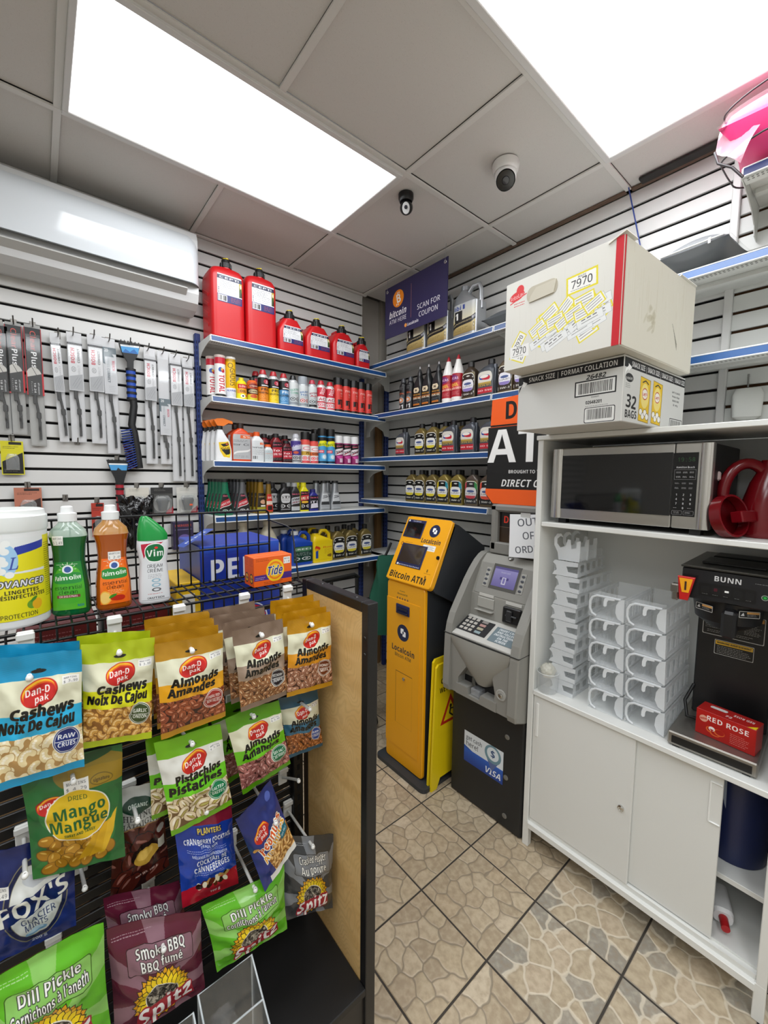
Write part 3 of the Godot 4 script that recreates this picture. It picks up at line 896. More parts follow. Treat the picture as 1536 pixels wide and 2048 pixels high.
	mb = MB.new(); mb.t = rp; mb.box(Vector3(-0.075, 0.075, 0.003), Vector3(0.095, 0.05, 0.01), 0.003); mb.box(Vector3(-0.075, 0.038, 0.012), Vector3(0.10, 0.006, 0.028), 0.002)
	put("receipt_slot", mb, mat("a5a49d", 0.4), o)
	mb = MB.new(); mb.t = rp; mb.box(Vector3(0.078, 0.05, 0.008), Vector3(0.098, 0.078, 0.02), 0.006)
	var cr = put("card_reader", mb, mat("121314", 0.35), o)
	mb = MB.new(); mb.t = rp; mb.box(Vector3(0.07, 0.05, 0.022), Vector3(0.03, 0.05, 0.012), 0.004); mb.box(Vector3(0.08, 0.05, 0.02), Vector3(0.06, 0.008, 0.014), 0.003)
	put("card_slot", mb, mat("2a2b2d", 0.3), cr)
	mb = MB.new(); mb.t = rp; mb.box(Vector3(0.078, 0.103, 0.002), Vector3(0.085, 0.014, 0.004), 0.001); put("pictogram_strip", mb, mat("c9c8c2", 0.4), o)
	mb = MB.new(); mb.t = rp; mb.box(Vector3(-0.075, 0.112, 0.002), Vector3(0.085, 0.014, 0.004), 0.001); put("pictogram_strip", mb, mat("c9c8c2", 0.4), o)
	# screen
	var sp = Transform3D(Basis(Vector3.RIGHT, -atan2(0.073, 0.15)), Vector3(0, 1.040, -0.085))
	mb = MB.new(); mb.t = sp; mb.box(Vector3(0, 0.085, 0.001), Vector3(0.306, 0.158, 0.004), 0.001)
	put("screen_panel", mb, g, o)
	mb = MB.new(); mb.t = sp
	mb.box(Vector3(-0.005, 0.104, 0.002), Vector3(0.152, 0.128, 0.004))
	put("screen_frame", mb, mat("4f4e4a", 0.5), o)
	im = im_new(160, 124, "8f86c4"); rc(im, 0, 0, 160, 14, "6a639c"); shade(im, 0, 14, 160, 110, "a7a0d8", "7d74b2")
	txt(im, "Insert card", 80, 32, 13, "e8e6f8", {"f": "r"}); rr(im, 50, 62, 60, 16, 3, "5a5190"); rr(im, 66, 62, 28, 44, 3, "ece9fa"); rc(im, 72, 66, 16, 34, "8f86c4")
	var pm = StandardMaterial3D.new(); pm.albedo_color = Color("101018"); pm.roughness = 0.1
	pm.emission_enabled = true; pm.emission_texture = ImageTexture.create_from_image(im); pm.emission_energy_multiplier = 0.55; pm.emission_operator = BaseMaterial3D.EMISSION_OP_MULTIPLY; pm.emission = Color.WHITE
	mb = MB.new(); mb.t = sp; mb.quad(Vector3(-0.07, 0.155, 0.0046), Vector3(0.058, 0.155, 0.0046), Vector3(0.058, 0.056, 0.0046), Vector3(-0.07, 0.056, 0.0046), Vector3(0, 0, 1))
	put("screen", mb, pm, o)
	for s in [-1, 1]:
		mb = MB.new(); mb.t = sp; mb.box(Vector3(-0.006 + s * 0.097, 0.093, 0.004), Vector3(0.026, 0.098, 0.004), 0.001)
		var st = put("key_strip", mb, mat("a9a8a2", 0.4), o)
		for k in 4:
			mb = MB.new(); mb.t = sp * Transform3D(Basis(Vector3.RIGHT, PI / 2), Vector3(-0.006 + s * 0.097, 0.128 - 0.0235 * k, 0.006)); mb.loft([[0, 0.0085, 0.006], [0.003, 0.0085, 0.006], [0.004, 0.006, 0.004]], 12)
			put("soft_key", mb, mat("4a4e56", 0.35), st)
	mb = MB.new(); mb.t = Transform3D(Basis(Vector3.RIGHT, 0.5), Vector3(-0.014, 1.222, -0.186)); mb.loft([[0, 0.012], [0.004, 0.012], [0.006, 0.008]], 14)
	put("top_lock", mb, mat("b8b8b4", 0.25, 0.8), o)
	# topper
	mb = MB.new()
	mb.box(Vector3(0, 1.262, -0.245), Vector3(0.30, 0.06, 0.10), 0.006)
	for s in [-1, 1]: mb.box(Vector3(s * 0.128, 1.365, -0.245), Vector3(0.04, 0.24, 0.10), 0.01)
	mb.box(Vector3(0, 1.466, -0.245), Vector3(0.296, 0.038, 0.10), 0.01)
	put("topper_frame", mb, mat("85847f", 0.45), o)
	im = im_new(220, 170, "1a1512"); rc(im, 0, 0, 220, 82, "16110f"); rc(im, 0, 82, 220, 3, "6b5a48"); shade(im, 0, 85, 220, 85, "2a1d12", "3a2818")
	txt(im, "DCB", 70, 44, 50, "e03a22", {"w": 98}); txt(im, "Bank", 168, 44, 40, "f2eeea", {}); rr(im, 60, 120, 22, 16, 3, "c98a4a")
	put("topper_sign", face_quad(0.216, 0.166, 1.285, -0.222, at_signs.add(im)), at_signs.material(0.3), o)
	# handwritten note
	im = im_new(170, 190, "eceef0")
	txt(im, "OUT", 84, 34, 44, "3c4048", {"f": "r", "rot": -6, "sx": 1.1}); txt(im, "OF", 88, 92, 42, "3c4048", {"f": "r", "rot": -5}); txt(im, "ORDER", 92, 150, 40, "3c4048", {"f": "r", "rot": -7})
	var nt = thing("paper_note", "handwritten white out of order note on the grey cash machine", "note", Vector3(1.748, 1.240, -1.05), -90)
	P = []
	for i in 7:
		var row = PackedVector3Array()
		for j in 9:
			var a = j / 8.0; var b = i / 6.0
			row.append(Vector3(-0.085 + 0.19 * a + 0.01 * b, 0.203 - 0.205 * b + 0.012 * a, 0.004 + 0.008 * sin(a * 5.0 + b) * b + 0.006 * b))
		P.append(row)
	mb = MB.new(); mb.grid(P, Vector3(0, 0.1, -1), at_signs.add(im)); put("sheet", mb, at_signs.material(0.7), nt)
	var q = boxpart("tape", Vector3(0.0, 0.205, 0.006), Vector3(0.05, 0.02, 0.001), clear_mat("dcdcd8", 0.4), nt)
func signs():
	var o = thing("hanging_sign", "purple coin sign with orange disc hanging from the ceiling near the corner", "sign", Vector3(1.9, 2.735, -1.993), -91.0)
	boxpart("panel", Vector3(0, 0, 0), Vector3(0.58, 0.335, 0.004), mat("2d2850", 0.35), o)
	var im = im_new(520, 300, "2d2850")
	for k in 130: rc(im, k * 4, 0, 1, 300, "312c56")
	rc(im, 236, 40, 2, 190, "b77a6a")
	el(im, 122, 88, 50, 50, "f08a1c"); txt(im, "B", 124, 88, 70, "f6f2ee", {"sl": -0.22, "w": 46})
	for k in 2: rc(im, 112 + k * 14, 50, 6, 12, "f6f2ee"); rc(im, 106 + k * 14, 116, 6, 12, "f6f2ee")
	txt(im, "bitcoin", 120, 170, 52, "f4f2f4", {"w": 160, "sl": 0.2}); txt(im, "ATM HERE", 120, 212, 34, "f4f2f4", {"f": "r", "w": 158})
	txt(im, "SCAN FOR", 378, 190, 38, "f4f2f4", {"f": "r", "w": 180}); txt(im, "COUPON", 378, 234, 38, "f4f2f4", {"f": "r", "w": 152})
	el(im, 192, 262, 11, 11, "e89a4a"); txt(im, "Localcoin", 254, 262, 24, "f4f2f4", {"w": 96})
	put("print", face_quad(0.576, 0.331, -0.1655, 0.0024, at_signs.add(im)), at_signs.material(0.35), o)
	for s in [-1, 1]:
		var mb = MB.new(); mb.t = Transform3D(Basis(Vector3.RIGHT, PI / 2), Vector3(s * 0.268, 0.143, 0.002)); mb.loft([[0, 0.011], [0.002, 0.010], [0.002, 0.005], [0, 0.005]], 14, false)
		put("eyelet", mb, mat("d8d8dc", 0.2, 1.0), o)
		mb = MB.new(); mb.tube([Vector3(s * 0.268, 0.143, 0.004), Vector3(s * 0.268, 0.2, 0.002), Vector3(s * 0.27, CEIL - 2.735 - 0.004, 0.0)], 0.0012, 5)
		put("wire", mb, mat("b8b8bc", 0.3, 0.8), o)
	# tall sign standing on the grey machine
	o = thing("machine_sign", "black and orange sign standing above the grey cash machine", "sign", Vector3(1.80, 1.486, -1.11), -90)
	var P = PackedVector2Array([Vector2(-0.165, 0.0), Vector2(0.198, 0.0), Vector2(0.198, 0.545), Vector2(-0.186, 0.525), Vector2(-0.192, 0.4), Vector2(-0.212, 0.06), Vector2(-0.205, 0.035)])
	var mb = MB.new(); mb.prism(P, -0.02, 0.0); put("board", mb, mat("151515", 0.4), o)
	var band = PackedVector2Array([Vector2(-0.192, 0.398), Vector2(0.198, 0.398), Vector2(0.198, 0.545), Vector2(-0.186, 0.525)])
	mb = MB.new(); mb.prism(band, 0.0, 0.0015); put("band", mb, mat("f2601c", 0.4), o)
	mb = MB.new(); mb.prism(PackedVector2Array([Vector2(-0.165, 0.0), Vector2(0.198, 0.0), Vector2(0.198, 0.075), Vector2(-0.212, 0.075), Vector2(-0.212, 0.05)]), 0.0, 0.0015); put("band", mb, mat("f2601c", 0.4), o)
	mb = MB.new(); mb.box(Vector3(0, 0.388, 0.0008), Vector3(0.388, 0.004, 0.0015)); put("stripe", mb, mat("b8481c", 0.4), o)
	im = im_new(120, 130, "f2601c"); txt(im, "D", 60, 64, 130, "141210", {"w": 84})
	put("lettering", face_quad(0.11, 0.118, 0.406, 0.002, at_signs.add(im), -0.075), at_signs.material(0.4), o)
	im = im_new(400, 320, "151515"); txt(im, "A", 84, 100, 235, "f2f2f0", {"w": 168}); txt(im, "T", 238, 100, 235, "f2f2f0", {"w": 138}); txt(im, "M", 388, 100, 235, "f2f2f0", {"w": 170})
	txt(im, "BROUGHT TO YOU BY", 244, 232, 24, "f2f2f0", {"al": 0, "w": 236}); txt(im, "DIRECT Cash", 230, 290, 50, "f2f2f0", {"w": 286, "sl": 0.22})
	put("lettering", face_quad(0.40, 0.31, 0.078, 0.001, at_signs.add(im), -0.005), at_signs.material(0.4), o)
func behind_machines():
	var o = thing("poster_board", "red and white poster board standing behind the grey cash machine", "poster", Vector3(2.06, 0, -1.50), -90)
	boxpart("board", Vector3(0, 0.585, 0), Vector3(0.42, 1.15, 0.012), mat("e9e9e6", 0.5), o)
	var im = im_new(200, 240, "b8232c"); el(im, 96, 150, 60, 60, "d8d0cc"); el(im, 96, 150, 40, 44, "b8232c")
	put("print", face_quad(0.36, 0.44, 0.69, 0.0065, at_signs.add(im)), at_signs.material(0.4), o)
	for k in 3:
		var p = thing("foam_board", ["frontmost", "middle", "rearmost"][k] + " thin board stood on edge beside the wet floor sign", "board", Vector3(1.80, 0, -1.336 - 0.006 * k), 0, "thin boards on edge")
		boxpart("sheet", Vector3(0.03 + 0.01 * k, 0.33, 0), Vector3(0.36, 0.66, 0.0045), mat(["e6e5e0", "cfcac0", "b98f5e"][k], 0.7), p)
	# folding cart behind the yellow machine
	o = thing("folding_cart", "black folding cart with a green bag behind the yellow machine", "cart", Vector3(1.52, 0, -2.1))
	var blk = mat("141414", 0.5)
	var mb = MB.new()
	mb.tube([Vector3(-0.26, 1.0, 0.04), Vector3(-0.02, 1.0, 0.02), Vector3(0.01, 0.98, 0.02)], 0.013, 8)
	put("handle", mb, blk, o)
	mb = MB.new()
	mb.tube([Vector3(-0.2, 1.0, 0.035), Vector3(-0.2, 0.84, 0.035)], 0.011, 8)
	mb.tube([Vector3(0.0, 0.98, 0.02), Vector3(0.0, 0.5, 0.02), Vector3(0.0, 0.06, 0.02)], 0.012, 8)
	mb.tube([Vector3(-0.2, 0.84, 0.035), Vector3(-0.2, 0.06, 0.03)], 0.012, 8)
	mb.tube([Vector3(-0.3, 0.86, 0.15), Vector3(0.02, 0.86, 0.12)], 0.012, 8)
	mb.box(Vector3(-0.1, 0.55, 0.05), Vector3(0.34, 0.5, 0.03), 0.01)
	mb.box(Vector3(-0.1, 0.05, 0.0), Vector3(0.36, 0.03, 0.3), 0.01)
	put("frame", mb, blk, o)
	for s in [-1, 1]:
		mb = MB.new(); mb.t = Transform3D(Basis(Vector3(0, 0, 1), PI / 2), Vector3(-0.1 + s * 0.17, 0.045, 0.1)); mb.loft([[-0.012, 0.045], [0.012, 0.045]], 16)
		put("wheel", mb, mat("1c1c1c", 0.7), o)
	o = thing("green_bag", "dark green cloth bag hanging over the folding cart", "bag", Vector3(1.70, 0.62, -1.96), -30)
	P_bag(o, 0.30, 0.50, "12543f")
func P_bag(o: Node3D, w: float, h: float, c: String):
	var P = []
	for i in 11:
		var row = PackedVector3Array(); var b = i / 10.0
		for j in 13:
			var a = j / 12.0 * TAU
			var q = MB.sup(a, 3.0)
			row.append(Vector3(q.x * w / 2 * (0.5 + 0.5 * sqrt(b)) + 0.02 * sin(b * 6.0 + a * 2.0), h * (1.0 - b), q.y * 0.05 * (0.35 + b) + 0.01 * sin(a * 3 + b * 5)))
		P.append(row)
	var mb = MB.new(); mb.grid(P, Vector3(0, h / 2, 0), Rect2(0, 0, 1, 1), true)
	put("cloth", mb, mat(c, 0.7), o)
	mb = MB.new(); mb.tube([Vector3(-0.04, h - 0.01, 0), Vector3(-0.02, h + 0.03, 0), Vector3(0.0, h + 0.08, 0)], 0.008, 6)
	put("strap", mb, mat("151515", 0.6), o)
# ---------------------------------------------------------------- white cabinet and what stands on it
func ring(mb: MB, R: float, r: float, seg := 28, rs := 8):
	var p = []
	for k in seg + 1: p.append(Vector3(cos(TAU * k / seg) * R, sin(TAU * k / seg) * R, 0))
	mb.tube(p, r, rs, false)
func cabinet():
	var o = thing("storage_cabinet", "tall white cabinet with open compartments above two sliding doors", "cabinet", Vector3(1.575, 0, -0.50))
	var w = mat("e4e5e1", 0.38)
	var D = 0.45; var z0 = -0.405; var z1 = 0.395
	boxpart("side_panel", Vector3(D / 2, 0.945, z0 + 0.012), Vector3(D, 1.655, 0.024), w, o, 0.002)
	boxpart("side_panel", Vector3(D / 2, 0.945, z1 - 0.012), Vector3(D, 1.655, 0.024), w, o, 0.002)
	boxpart("top_board", Vector3(D / 2, 1.781, 0.12), Vector3(D + 0.01, 0.018, 1.06), w, o, 0.002)
	boxpart("back_panel", Vector3(D - 0.005, 0.945, (z0 + z1) / 2), Vector3(0.01, 1.65, z1 - z0 - 0.05), w, o)
	boxpart("shelf_board", Vector3(D / 2 - 0.003, 1.431, (z0 + z1) / 2), Vector3(D - 0.014, 0.018, z1 - z0 - 0.05), w, o, 0.002)
	boxpart("counter_board", Vector3(D / 2 - 0.006, 0.711, (z0 + z1) / 2), Vector3(D - 0.006, 0.02, z1 - z0 - 0.05), w, o, 0.002)
	boxpart("floor_board", Vector3(D / 2, 0.124, (z0 + z1) / 2), Vector3(D - 0.02, 0.02, z1 - z0 - 0.05), w, o, 0.001)
	boxpart("inner_shelf", Vector3(D / 2 + 0.03, 0.328, (z0 + z1) / 2), Vector3(D - 0.09, 0.018, z1 - z0 - 0.05), w, o, 0.001)
	var mb = MB.new()
	mb.box(Vector3(0.004, 0.105, (z0 + z1) / 2), Vector3(0.02, 0.026, z1 - z0 - 0.05), 0.002); mb.box(Vector3(0.012, 0.13, (z0 + z1) / 2), Vector3(0.006, 0.012, z1 - z0 - 0.05)); mb.box(Vector3(0.03, 0.138, (z0 + z1) / 2), Vector3(0.004, 0.008, z1 - z0 - 0.05))
	put("bottom_rail", mb, w, o)
	for z in [z0 + 0.014, z1 - 0.014]:
		for x in [0.014, D - 0.02]: boxpart("leg", Vector3(x, 0.06, z), Vector3(0.028, 0.12, 0.028), w, o, 0.002)
	# left door in front, right door behind it
	var c0 = mat("dfe0dc", 0.42)
	var d = boxpart("sliding_door", Vector3(0.012, 0.419, -0.183), Vector3(0.012, 0.562, 0.392), c0, o, 0.0015)
	boxpart("finger_pull", Vector3(0.004, 0.594, -0.36), Vector3(0.006, 0.148, 0.012), mat("ecedea", 0.3), d, 0.002)
	mb = MB.new(); mb.t = Transform3D(Basis(Vector3(0, 0, 1), PI / 2), Vector3(0.006, 0.418, -0.02)); mb.loft([[0.0, 0.011], [0.006, 0.011], [0.008, 0.007], [0.006, 0.006]], 18)
	put("lock", mb, mat("cfcfcc", 0.18, 1.0), d)
	d = boxpart("sliding_door", Vector3(0.028, 0.419, 0.082), Vector3(0.012, 0.562, 0.35), c0, o, 0.0015)
	mb = MB.new(); mb.box(Vector3(0.0205, 0.597, 0.227), Vector3(0.005, 0.135, 0.005), 0.001); mb.box(Vector3(0.0205, 0.664, 0.241), Vector3(0.005, 0.004, 0.03), 0.001); mb.box(Vector3(0.0205, 0.53, 0.241), Vector3(0.005, 0.004, 0.03), 0.001)
	put("finger_pull", mb, mat("ecedea", 0.3), d)
func cabinet_things():
	microwave(); jug(); brewer(); dispensers(); small_cabinet_things(); cartons()
func microwave():
	var o = thing("microwave_oven", "stainless steel microwave with a black door on the cabinet shelf", "microwave", Vector3(1.60, 1.44, -0.59), -90)
	var st = mat("b9b7b2", 0.28, 0.85); var blk = mat("121214", 0.4)
	boxpart("case", Vector3(0, 0.157, -0.19), Vector3(0.515, 0.272, 0.35), blk, o, 0.004)
	for s in [-1, 1]:
		for z in [-0.03, -0.33]: boxpart("foot", Vector3(s * 0.22, 0.011, z), Vector3(0.03, 0.022, 0.03), blk, o)
	var mb = MB.new()
	mb.box(Vector3(-0.052, 0.1575, -0.007), Vector3(0.415, 0.275, 0.02), 0.003)
	var door = put("door", mb, st, o)
	boxpart("window", Vector3(-0.034, 0.163, 0.004), Vector3(0.374, 0.208, 0.005), mat("08080a", 0.06, 0.0, 0.6), door, 0.001)
	mb = MB.new()
	mb.loft([[0.022, 0.021, 0.013, 2.4], [0.293, 0.021, 0.013, 2.4]], 20)
	var gr = put("edge_grip", mb, mat("c9c7c2", 0.22, 0.9), door); gr.position = Vector3(-0.238, 0, 0.001)
	mb = MB.new(); mb.box(Vector3(0.209, 0.1575, -0.007), Vector3(0.102, 0.275, 0.02), 0.003)
	var cp = put("control_panel", mb, st, o)
	mb = MB.new(); mb.loft([[0.022, 0.017, 0.012, 2.4], [0.293, 0.017, 0.012, 2.4]], 20)
	gr = put("edge_grip", mb, mat("c9c7c2", 0.22, 0.9), cp); gr.position = Vector3(0.243, 0, 0.001)
	var im = im_new(140, 400, "0b0b0d")
	txt(im, "19:58", 72, 44, 34, "27502c", {"f": "m"})
	txt(im, "Hamilton Beach", 70, 92, 16, "d8d8d8", {"w": 104})
	for q in [[10, 106, 120, 1], [10, 168, 120, 1], [10, 106, 1, 62], [130, 106, 1, 62]]: rc(im, q[0], q[1], q[2], q[3], "b8b8b8")
	for r in 2:
		for c in 3: smalls(im, 20 + c * 38, 120 + r * 28, 28, 2, 6, "c0c0c0", rng)
	for r in 2:
		for c in 3: smalls(im, 16 + c * 40, 188 + r * 30, 26, 2, 6, "b0b0b0", rng)
	for k in 9: txt(im, str(k + 1), 30 + (k % 3) * 40, 264 + (k / 3) * 28, 17, "d0d0d0")
	txt(im, "0", 70, 348, 17, "d0d0d0"); smalls(im, 16, 346, 26, 1, 6, "c0c0c0", rng); smalls(im, 96, 346, 26, 1, 6, "c0c0c0", rng)
	for k in 2:
		rr(im, 8 + k * 66, 364, 58, 26, 5, "c8c8c8"); rr(im, 9 + k * 66, 365, 56, 24, 5, "0b0b0d"); smalls(im, 18 + k * 66, 372, 40, 2, 7, "c0c0c0", rng)
	put("print", face_quad(0.066, 0.205, 0.060, 0.0044, at_signs.add(im), 0.188), at_signs.material(0.12), cp)
func jug():
	var red = mat("6c0b14", 0.18)
	var o = thing("watering_jug", "dark red plastic jug with a round loop handle beside the microwave", "jug", Vector3(1.75, 1.441, -0.212), -60)
	var mb = MB.new()
	mb.loft([[0, 0.07, 0.055, 2.4], [0.012, 0.074, 0.06, 2.4], [0.10, 0.072, 0.058, 2.4], [0.17, 0.055, 0.045], [0.215, 0.035, 0.03], [0.24, 0.03, 0.028]], 24)
	put("body", mb, red, o)
	mb = MB.new(); mb.t = Transform3D(Basis(Vector3.UP, 0.0), Vector3(-0.075, 0.135, 0.0))
	var p = []
	for k in 25:
		var a = lerpf(-0.9, 4.2, k / 24.0)
		p.append(Vector3(cos(a) * 0.06 + 0.01, sin(a) * 0.095, 0))
	mb.tube(p, 0.017, 12)
	put("loop_handle", mb, red, o)
	mb = MB.new(); mb.box(Vector3(-0.145, 0.19, 0.006), Vector3(0.02, 0.03, 0.012), 0.005)
	put("thumb_pad", mb, mat("b9a4a2", 0.3), o)
	o = thing("jug_cap", "dark red round cap leaning against the jug beside the microwave", "cap", Vector3(1.63, 1.441, -0.290), -22)
	mb = MB.new(); mb.t = Transform3D(Basis(Vector3.RIGHT, 1.35), Vector3(0, 0.066, 0))
	mb.loft([[-0.018, 0.058], [-0.014, 0.066], [0.016, 0.066]], 32, false)
	mb.loft([[0.016, 0.066], [0.016, 0.060], [-0.010, 0.058]], 32, false)
	var ps = []
	for k in 32: ps.append(Vector3(cos(TAU * k / 32) * 0.060, -0.012, sin(TAU * k / 32) * 0.060))
	mb.poly(ps, Vector3.UP); mb.poly(ps, Vector3.DOWN)
	put("shell", mb, red, o)
	mb = MB.new(); mb.t = Transform3D(Basis(Vector3.RIGHT, 1.35 - PI / 2), Vector3(0.028, 0.066, 0.022)); mb.box(Vector3.ZERO, Vector3(0.062, 0.034, 0.034), 0.003)
	put("grip_tab", mb, red, o)
func brewer():
	var o = thing("coffee_brewer", "black coffee brewer with steel warming base on the white cabinet", "coffee maker", Vector3(1.60, 0.721, -0.285), -88)
	var blk = mat("151517", 0.38); var st = mat("8f8b84", 0.3, 0.9)
	var mb = MB.new(); mb.box(Vector3(0, 0.027, -0.19), Vector3(0.23, 0.046, 0.37), 0.004)
	var base = put("base", mb, mat("96928b", 0.32, 0.8), o)
	boxpart("front_strip", Vector3(0, 0.026, -0.0045), Vector3(0.205, 0.024, 0.003), mat("0d0d0e", 0.35), base)
	for s in [-1, 1]:
		for z in [-0.02, -0.34]: boxpart("foot", Vector3(s * 0.09, 0.002, z), Vector3(0.02, 0.004, 0.02), blk, base)
	mb = MB.new(); mb.box(Vector3(0.01, 0.285, -0.29), Vector3(0.205, 0.47, 0.15), 0.004)
	put("column", mb, blk, o)
	mb = MB.new(); mb.box(Vector3(0.005, 0.565, -0.19), Vector3(0.225, 0.10, 0.36), 0.004)
	var hood = put("hood", mb, blk, o)
	mb = MB.new(); mb.box(Vector3(0.005, 0.6185, -0.19), Vector3(0.232, 0.007, 0.372), 0.002)
	put("top_plate", mb, mat("4a4844", 0.3, 0.8), o)
	mb = MB.new(); mb.box(Vector3(0.01, 0.626, -0.14), Vector3(0.16, 0.008, 0.12), 0.003); mb.box(Vector3(0.01, 0.626, -0.28), Vector3(0.15, 0.008, 0.10), 0.003)
	put("lid", mb, mat("1b1a19", 0.4), o)
	var im = im_new(340, 150, "17171a")
	txt(im, "BUNN", 176, 34, 36, "d6d6d6", {"w": 108}); smalls(im, 276, 30, 50, 1, 5, "8a8a8a", rng)
	rr(im, 66, 64, 218, 66, 8, "0a0a0b")
	for k in 5:
		rr(im, 76 + k * 42, 78, 32, 34, 3, "121214"); smalls(im, 80 + k * 42, 118, 24, 1, 5, "777777", rng, 1.5)
	rr(im, 84 + 42, 84, 14, 16, 2, "4a1020"); rr(im, 84 + 84, 88, 16, 10, 2, "f2f2ee")
	el(im, 314, 92, 13, 13, "9aa49a"); el(im, 314, 92, 10, 10, "0f4a20"); el(im, 314, 92, 6, 6, "2fae4a")
	put("print", face_quad(0.214, 0.092, 0.519, -0.0094, at_signs.add(im), 0.005), at_signs.material(0.3), hood)
	# hot water tap with its yellow warning flag
	mb = MB.new(); mb.box(Vector3(-0.118, 0.545, 0.01), Vector3(0.024, 0.03, 0.03), 0.004); mb.box(Vector3(-0.117, 0.52, 0.012), Vector3(0.018, 0.03, 0.02), 0.004)
	var tap = put("tap", mb, st, o)
	mb = MB.new(); mb.prism(PackedVector2Array([Vector2(-0.016, 0.53), Vector2(0.006, 0.53), Vector2(0.022, 0.606), Vector2(-0.024, 0.606)]), 0.0, 0.012, 0.002); 
	var fl = put("tap_handle", mb, mat("c01c1c", 0.3), tap); fl.position = Vector3(-0.088, -0.018, 0.012)
	mb = MB.new(); mb.prism(PackedVector2Array([Vector2(-0.010, 0.556), Vector2(0.008, 0.556), Vector2(0.017, 0.601), Vector2(-0.019, 0.601)]), 0.012, 0.0135)
	var fw = put("warning_flag", mb, mat("f2a414", 0.4), tap); fw.position = Vector3(-0.088, -0.018, 0.012)
	mb = MB.new(); mb.box(Vector3(-0.001, 0.578, 0.0142), Vector3(0.005, 0.028, 0.001)); 
	fw = put("flag_mark", mb, mat("3a1a08", 0.5), tap); fw.position = Vector3(-0.088, -0.018, 0.012)
	# brew funnel
	mb = MB.new(); mb.loft([[0.42, 0.05, 0.06], [0.445, 0.085, 0.085], [0.512, 0.095, 0.092]], 28)
	var fu = put("brew_funnel", mb, mat("1a1a1c", 0.35), o); fu.position = Vector3(0.0, 0, -0.12)
	boxpart("funnel_handle", Vector3(0.02, 0.455, -0.015), Vector3(0.036, 0.085, 0.05), mat("131315", 0.4), o, 0.008)
	for k in 2:
		im = im_new(110, 44, "1a1a1a"); rr(im, 2, 2, 106, 40, 4, "d8d8d4"); rc(im, 5, 5, 100, 34, "1a1a1a"); rc(im, 42, 6, 62, 12, "e0a860"); smalls(im, 44, 22, 58, 2, 7, "c8c8c8", rng); pg(im, [Vector2(10, 30), Vector2(24, 10), Vector2(30, 30)], "d8d8d8")
		mb = MB.new(); mb.t = Transform3D(Basis(Vector3.UP, [-0.5, 0.62][k]), Vector3([-0.048, 0.062][k], 0.487, [-0.036, -0.046][k]))
		mb.quad(Vector3(-0.028, 0.011, 0.0), Vector3(0.028, 0.011, 0.0), Vector3(0.028, -0.011, 0.0), Vector3(-0.028, -0.011, 0.0), Vector3(0, 0, 1), at_signs.add(im))
		put("caution_label", mb, at_signs.material(0.4), fu); 
		fu.get_child(fu.get_child_count() - 1).position = Vector3(0, 0, 0.12)
	im = im_new(240, 130, "151515"); rr(im, 0, 0, 240, 130, 8, "cfcfca"); rr(im, 4, 4, 232, 122, 6, "161616"); rc(im, 172, 6, 62, 18, "d89a40")
	for k in 3: smalls(im, 12 + k * 76, 34, 62, 9, 7, "b8b8b4", rng)
	pg(im, [Vector2(98, 60), Vector2(140, 50), Vector2(136, 92), Vector2(110, 84)], "d8d8d4"); smalls(im, 20, 104, 200, 2, 8, "b8b8b4", rng)
	put("instruction_label", face_quad(0.165, 0.09, 0.35, -0.2135, at_signs.add(im), 0.005), at_signs.material(0.4), o)
	im = im_new(150, 76, "151515"); rr(im, 0, 0, 150, 76, 6, "cfcfca"); rr(im, 3, 3, 144, 70, 5, "161616"); rc(im, 5, 5, 140, 20, "e0b030"); txt(im, "WARNING AVERTISSEMENT", 75, 15, 12, "161616", {"w": 130}); smalls(im, 12, 32, 128, 5, 8, "b8b8b4", rng)
	put("warning_label", face_quad(0.105, 0.052, 0.285, -0.2135, at_signs.add(im), 0.012), at_signs.material(0.4), o)
	mb = MB.new(); mb.tube([Vector3(-0.09, 0.15, -0.215), Vector3(-0.105, 0.1, -0.17), Vector3(-0.09, 0.058, -0.14), Vector3(-0.06, 0.056, -0.15)], 0.006, 6)
	put("cord", mb, mat("111111", 0.5), o)
	# tea box on the warming base
	o = thing("tea_box", "red tea box lying on the steel base of the coffee brewer", "box", Vector3(1.655, 0.7715, -0.262), -96)
	var rd = mat("b01a16", 0.4)
	boxpart("carton", Vector3(0, 0.042, -0.036), Vector3(0.155, 0.084, 0.07), rd, o, 0.001)
	im = im_new(230, 124, "b01a16"); shade(im, 0, 0, 230, 124, "b81c18", "a01410")
	txt(im, "RED ROSE", 124, 30, 34, "f4eae6", {"w": 168}); el(im, 30, 40, 17, 17, "e0a08a"); txt(im, "NEW", 30, 40, 13, "b01a16", {"rot": -12})
	for k in 3: el(im, 64 + k * 16, 84 + (k % 2) * 10, 22, 16, "d8642c"); el(im, 66 + k * 16, 82 + (k % 2) * 10, 18, 13, "a8180f")
	el(im, 66, 78, 13, 11, "f4eae6"); pg(im, [Vector2(56, 80), Vector2(76, 80), Vector2(66, 90)], "a8180f"); smalls(im, 138, 62, 74, 6, 9, "d8908a", rng, 1.6)
	put("print", face_quad(0.151, 0.08, 0.002, -0.0003, at_signs.add(im)), at_signs.material(0.35), o)
	im = im_new(230, 104, "a81814"); rr(im, 34, 20, 70, 26, 10, "d8d4d0"); txt(im, "RED ROSE", 170, 40, 28, "f0e6e2", {"rot": 180, "w": 80}); pg(im, [Vector2(196, 104), Vector2(230, 64), Vector2(230, 104)], "e8c81c"); txt(im, "72", 120, 76, 26, "f0e6e2")
	mb = MB.new(); mb.quad(Vector3(-0.0755, 0.0844, -0.07), Vector3(0.0755, 0.0844, -0.07), Vector3(0.0755, 0.0844, -0.002), Vector3(-0.0755, 0.0844, -0.002), Vector3.UP, at_signs.add(im))
	put("print", mb, at_signs.material(0.35), o)
func frost() -> StandardMaterial3D:
	return clear_mat("f6fafc", 0.24, 0.35)
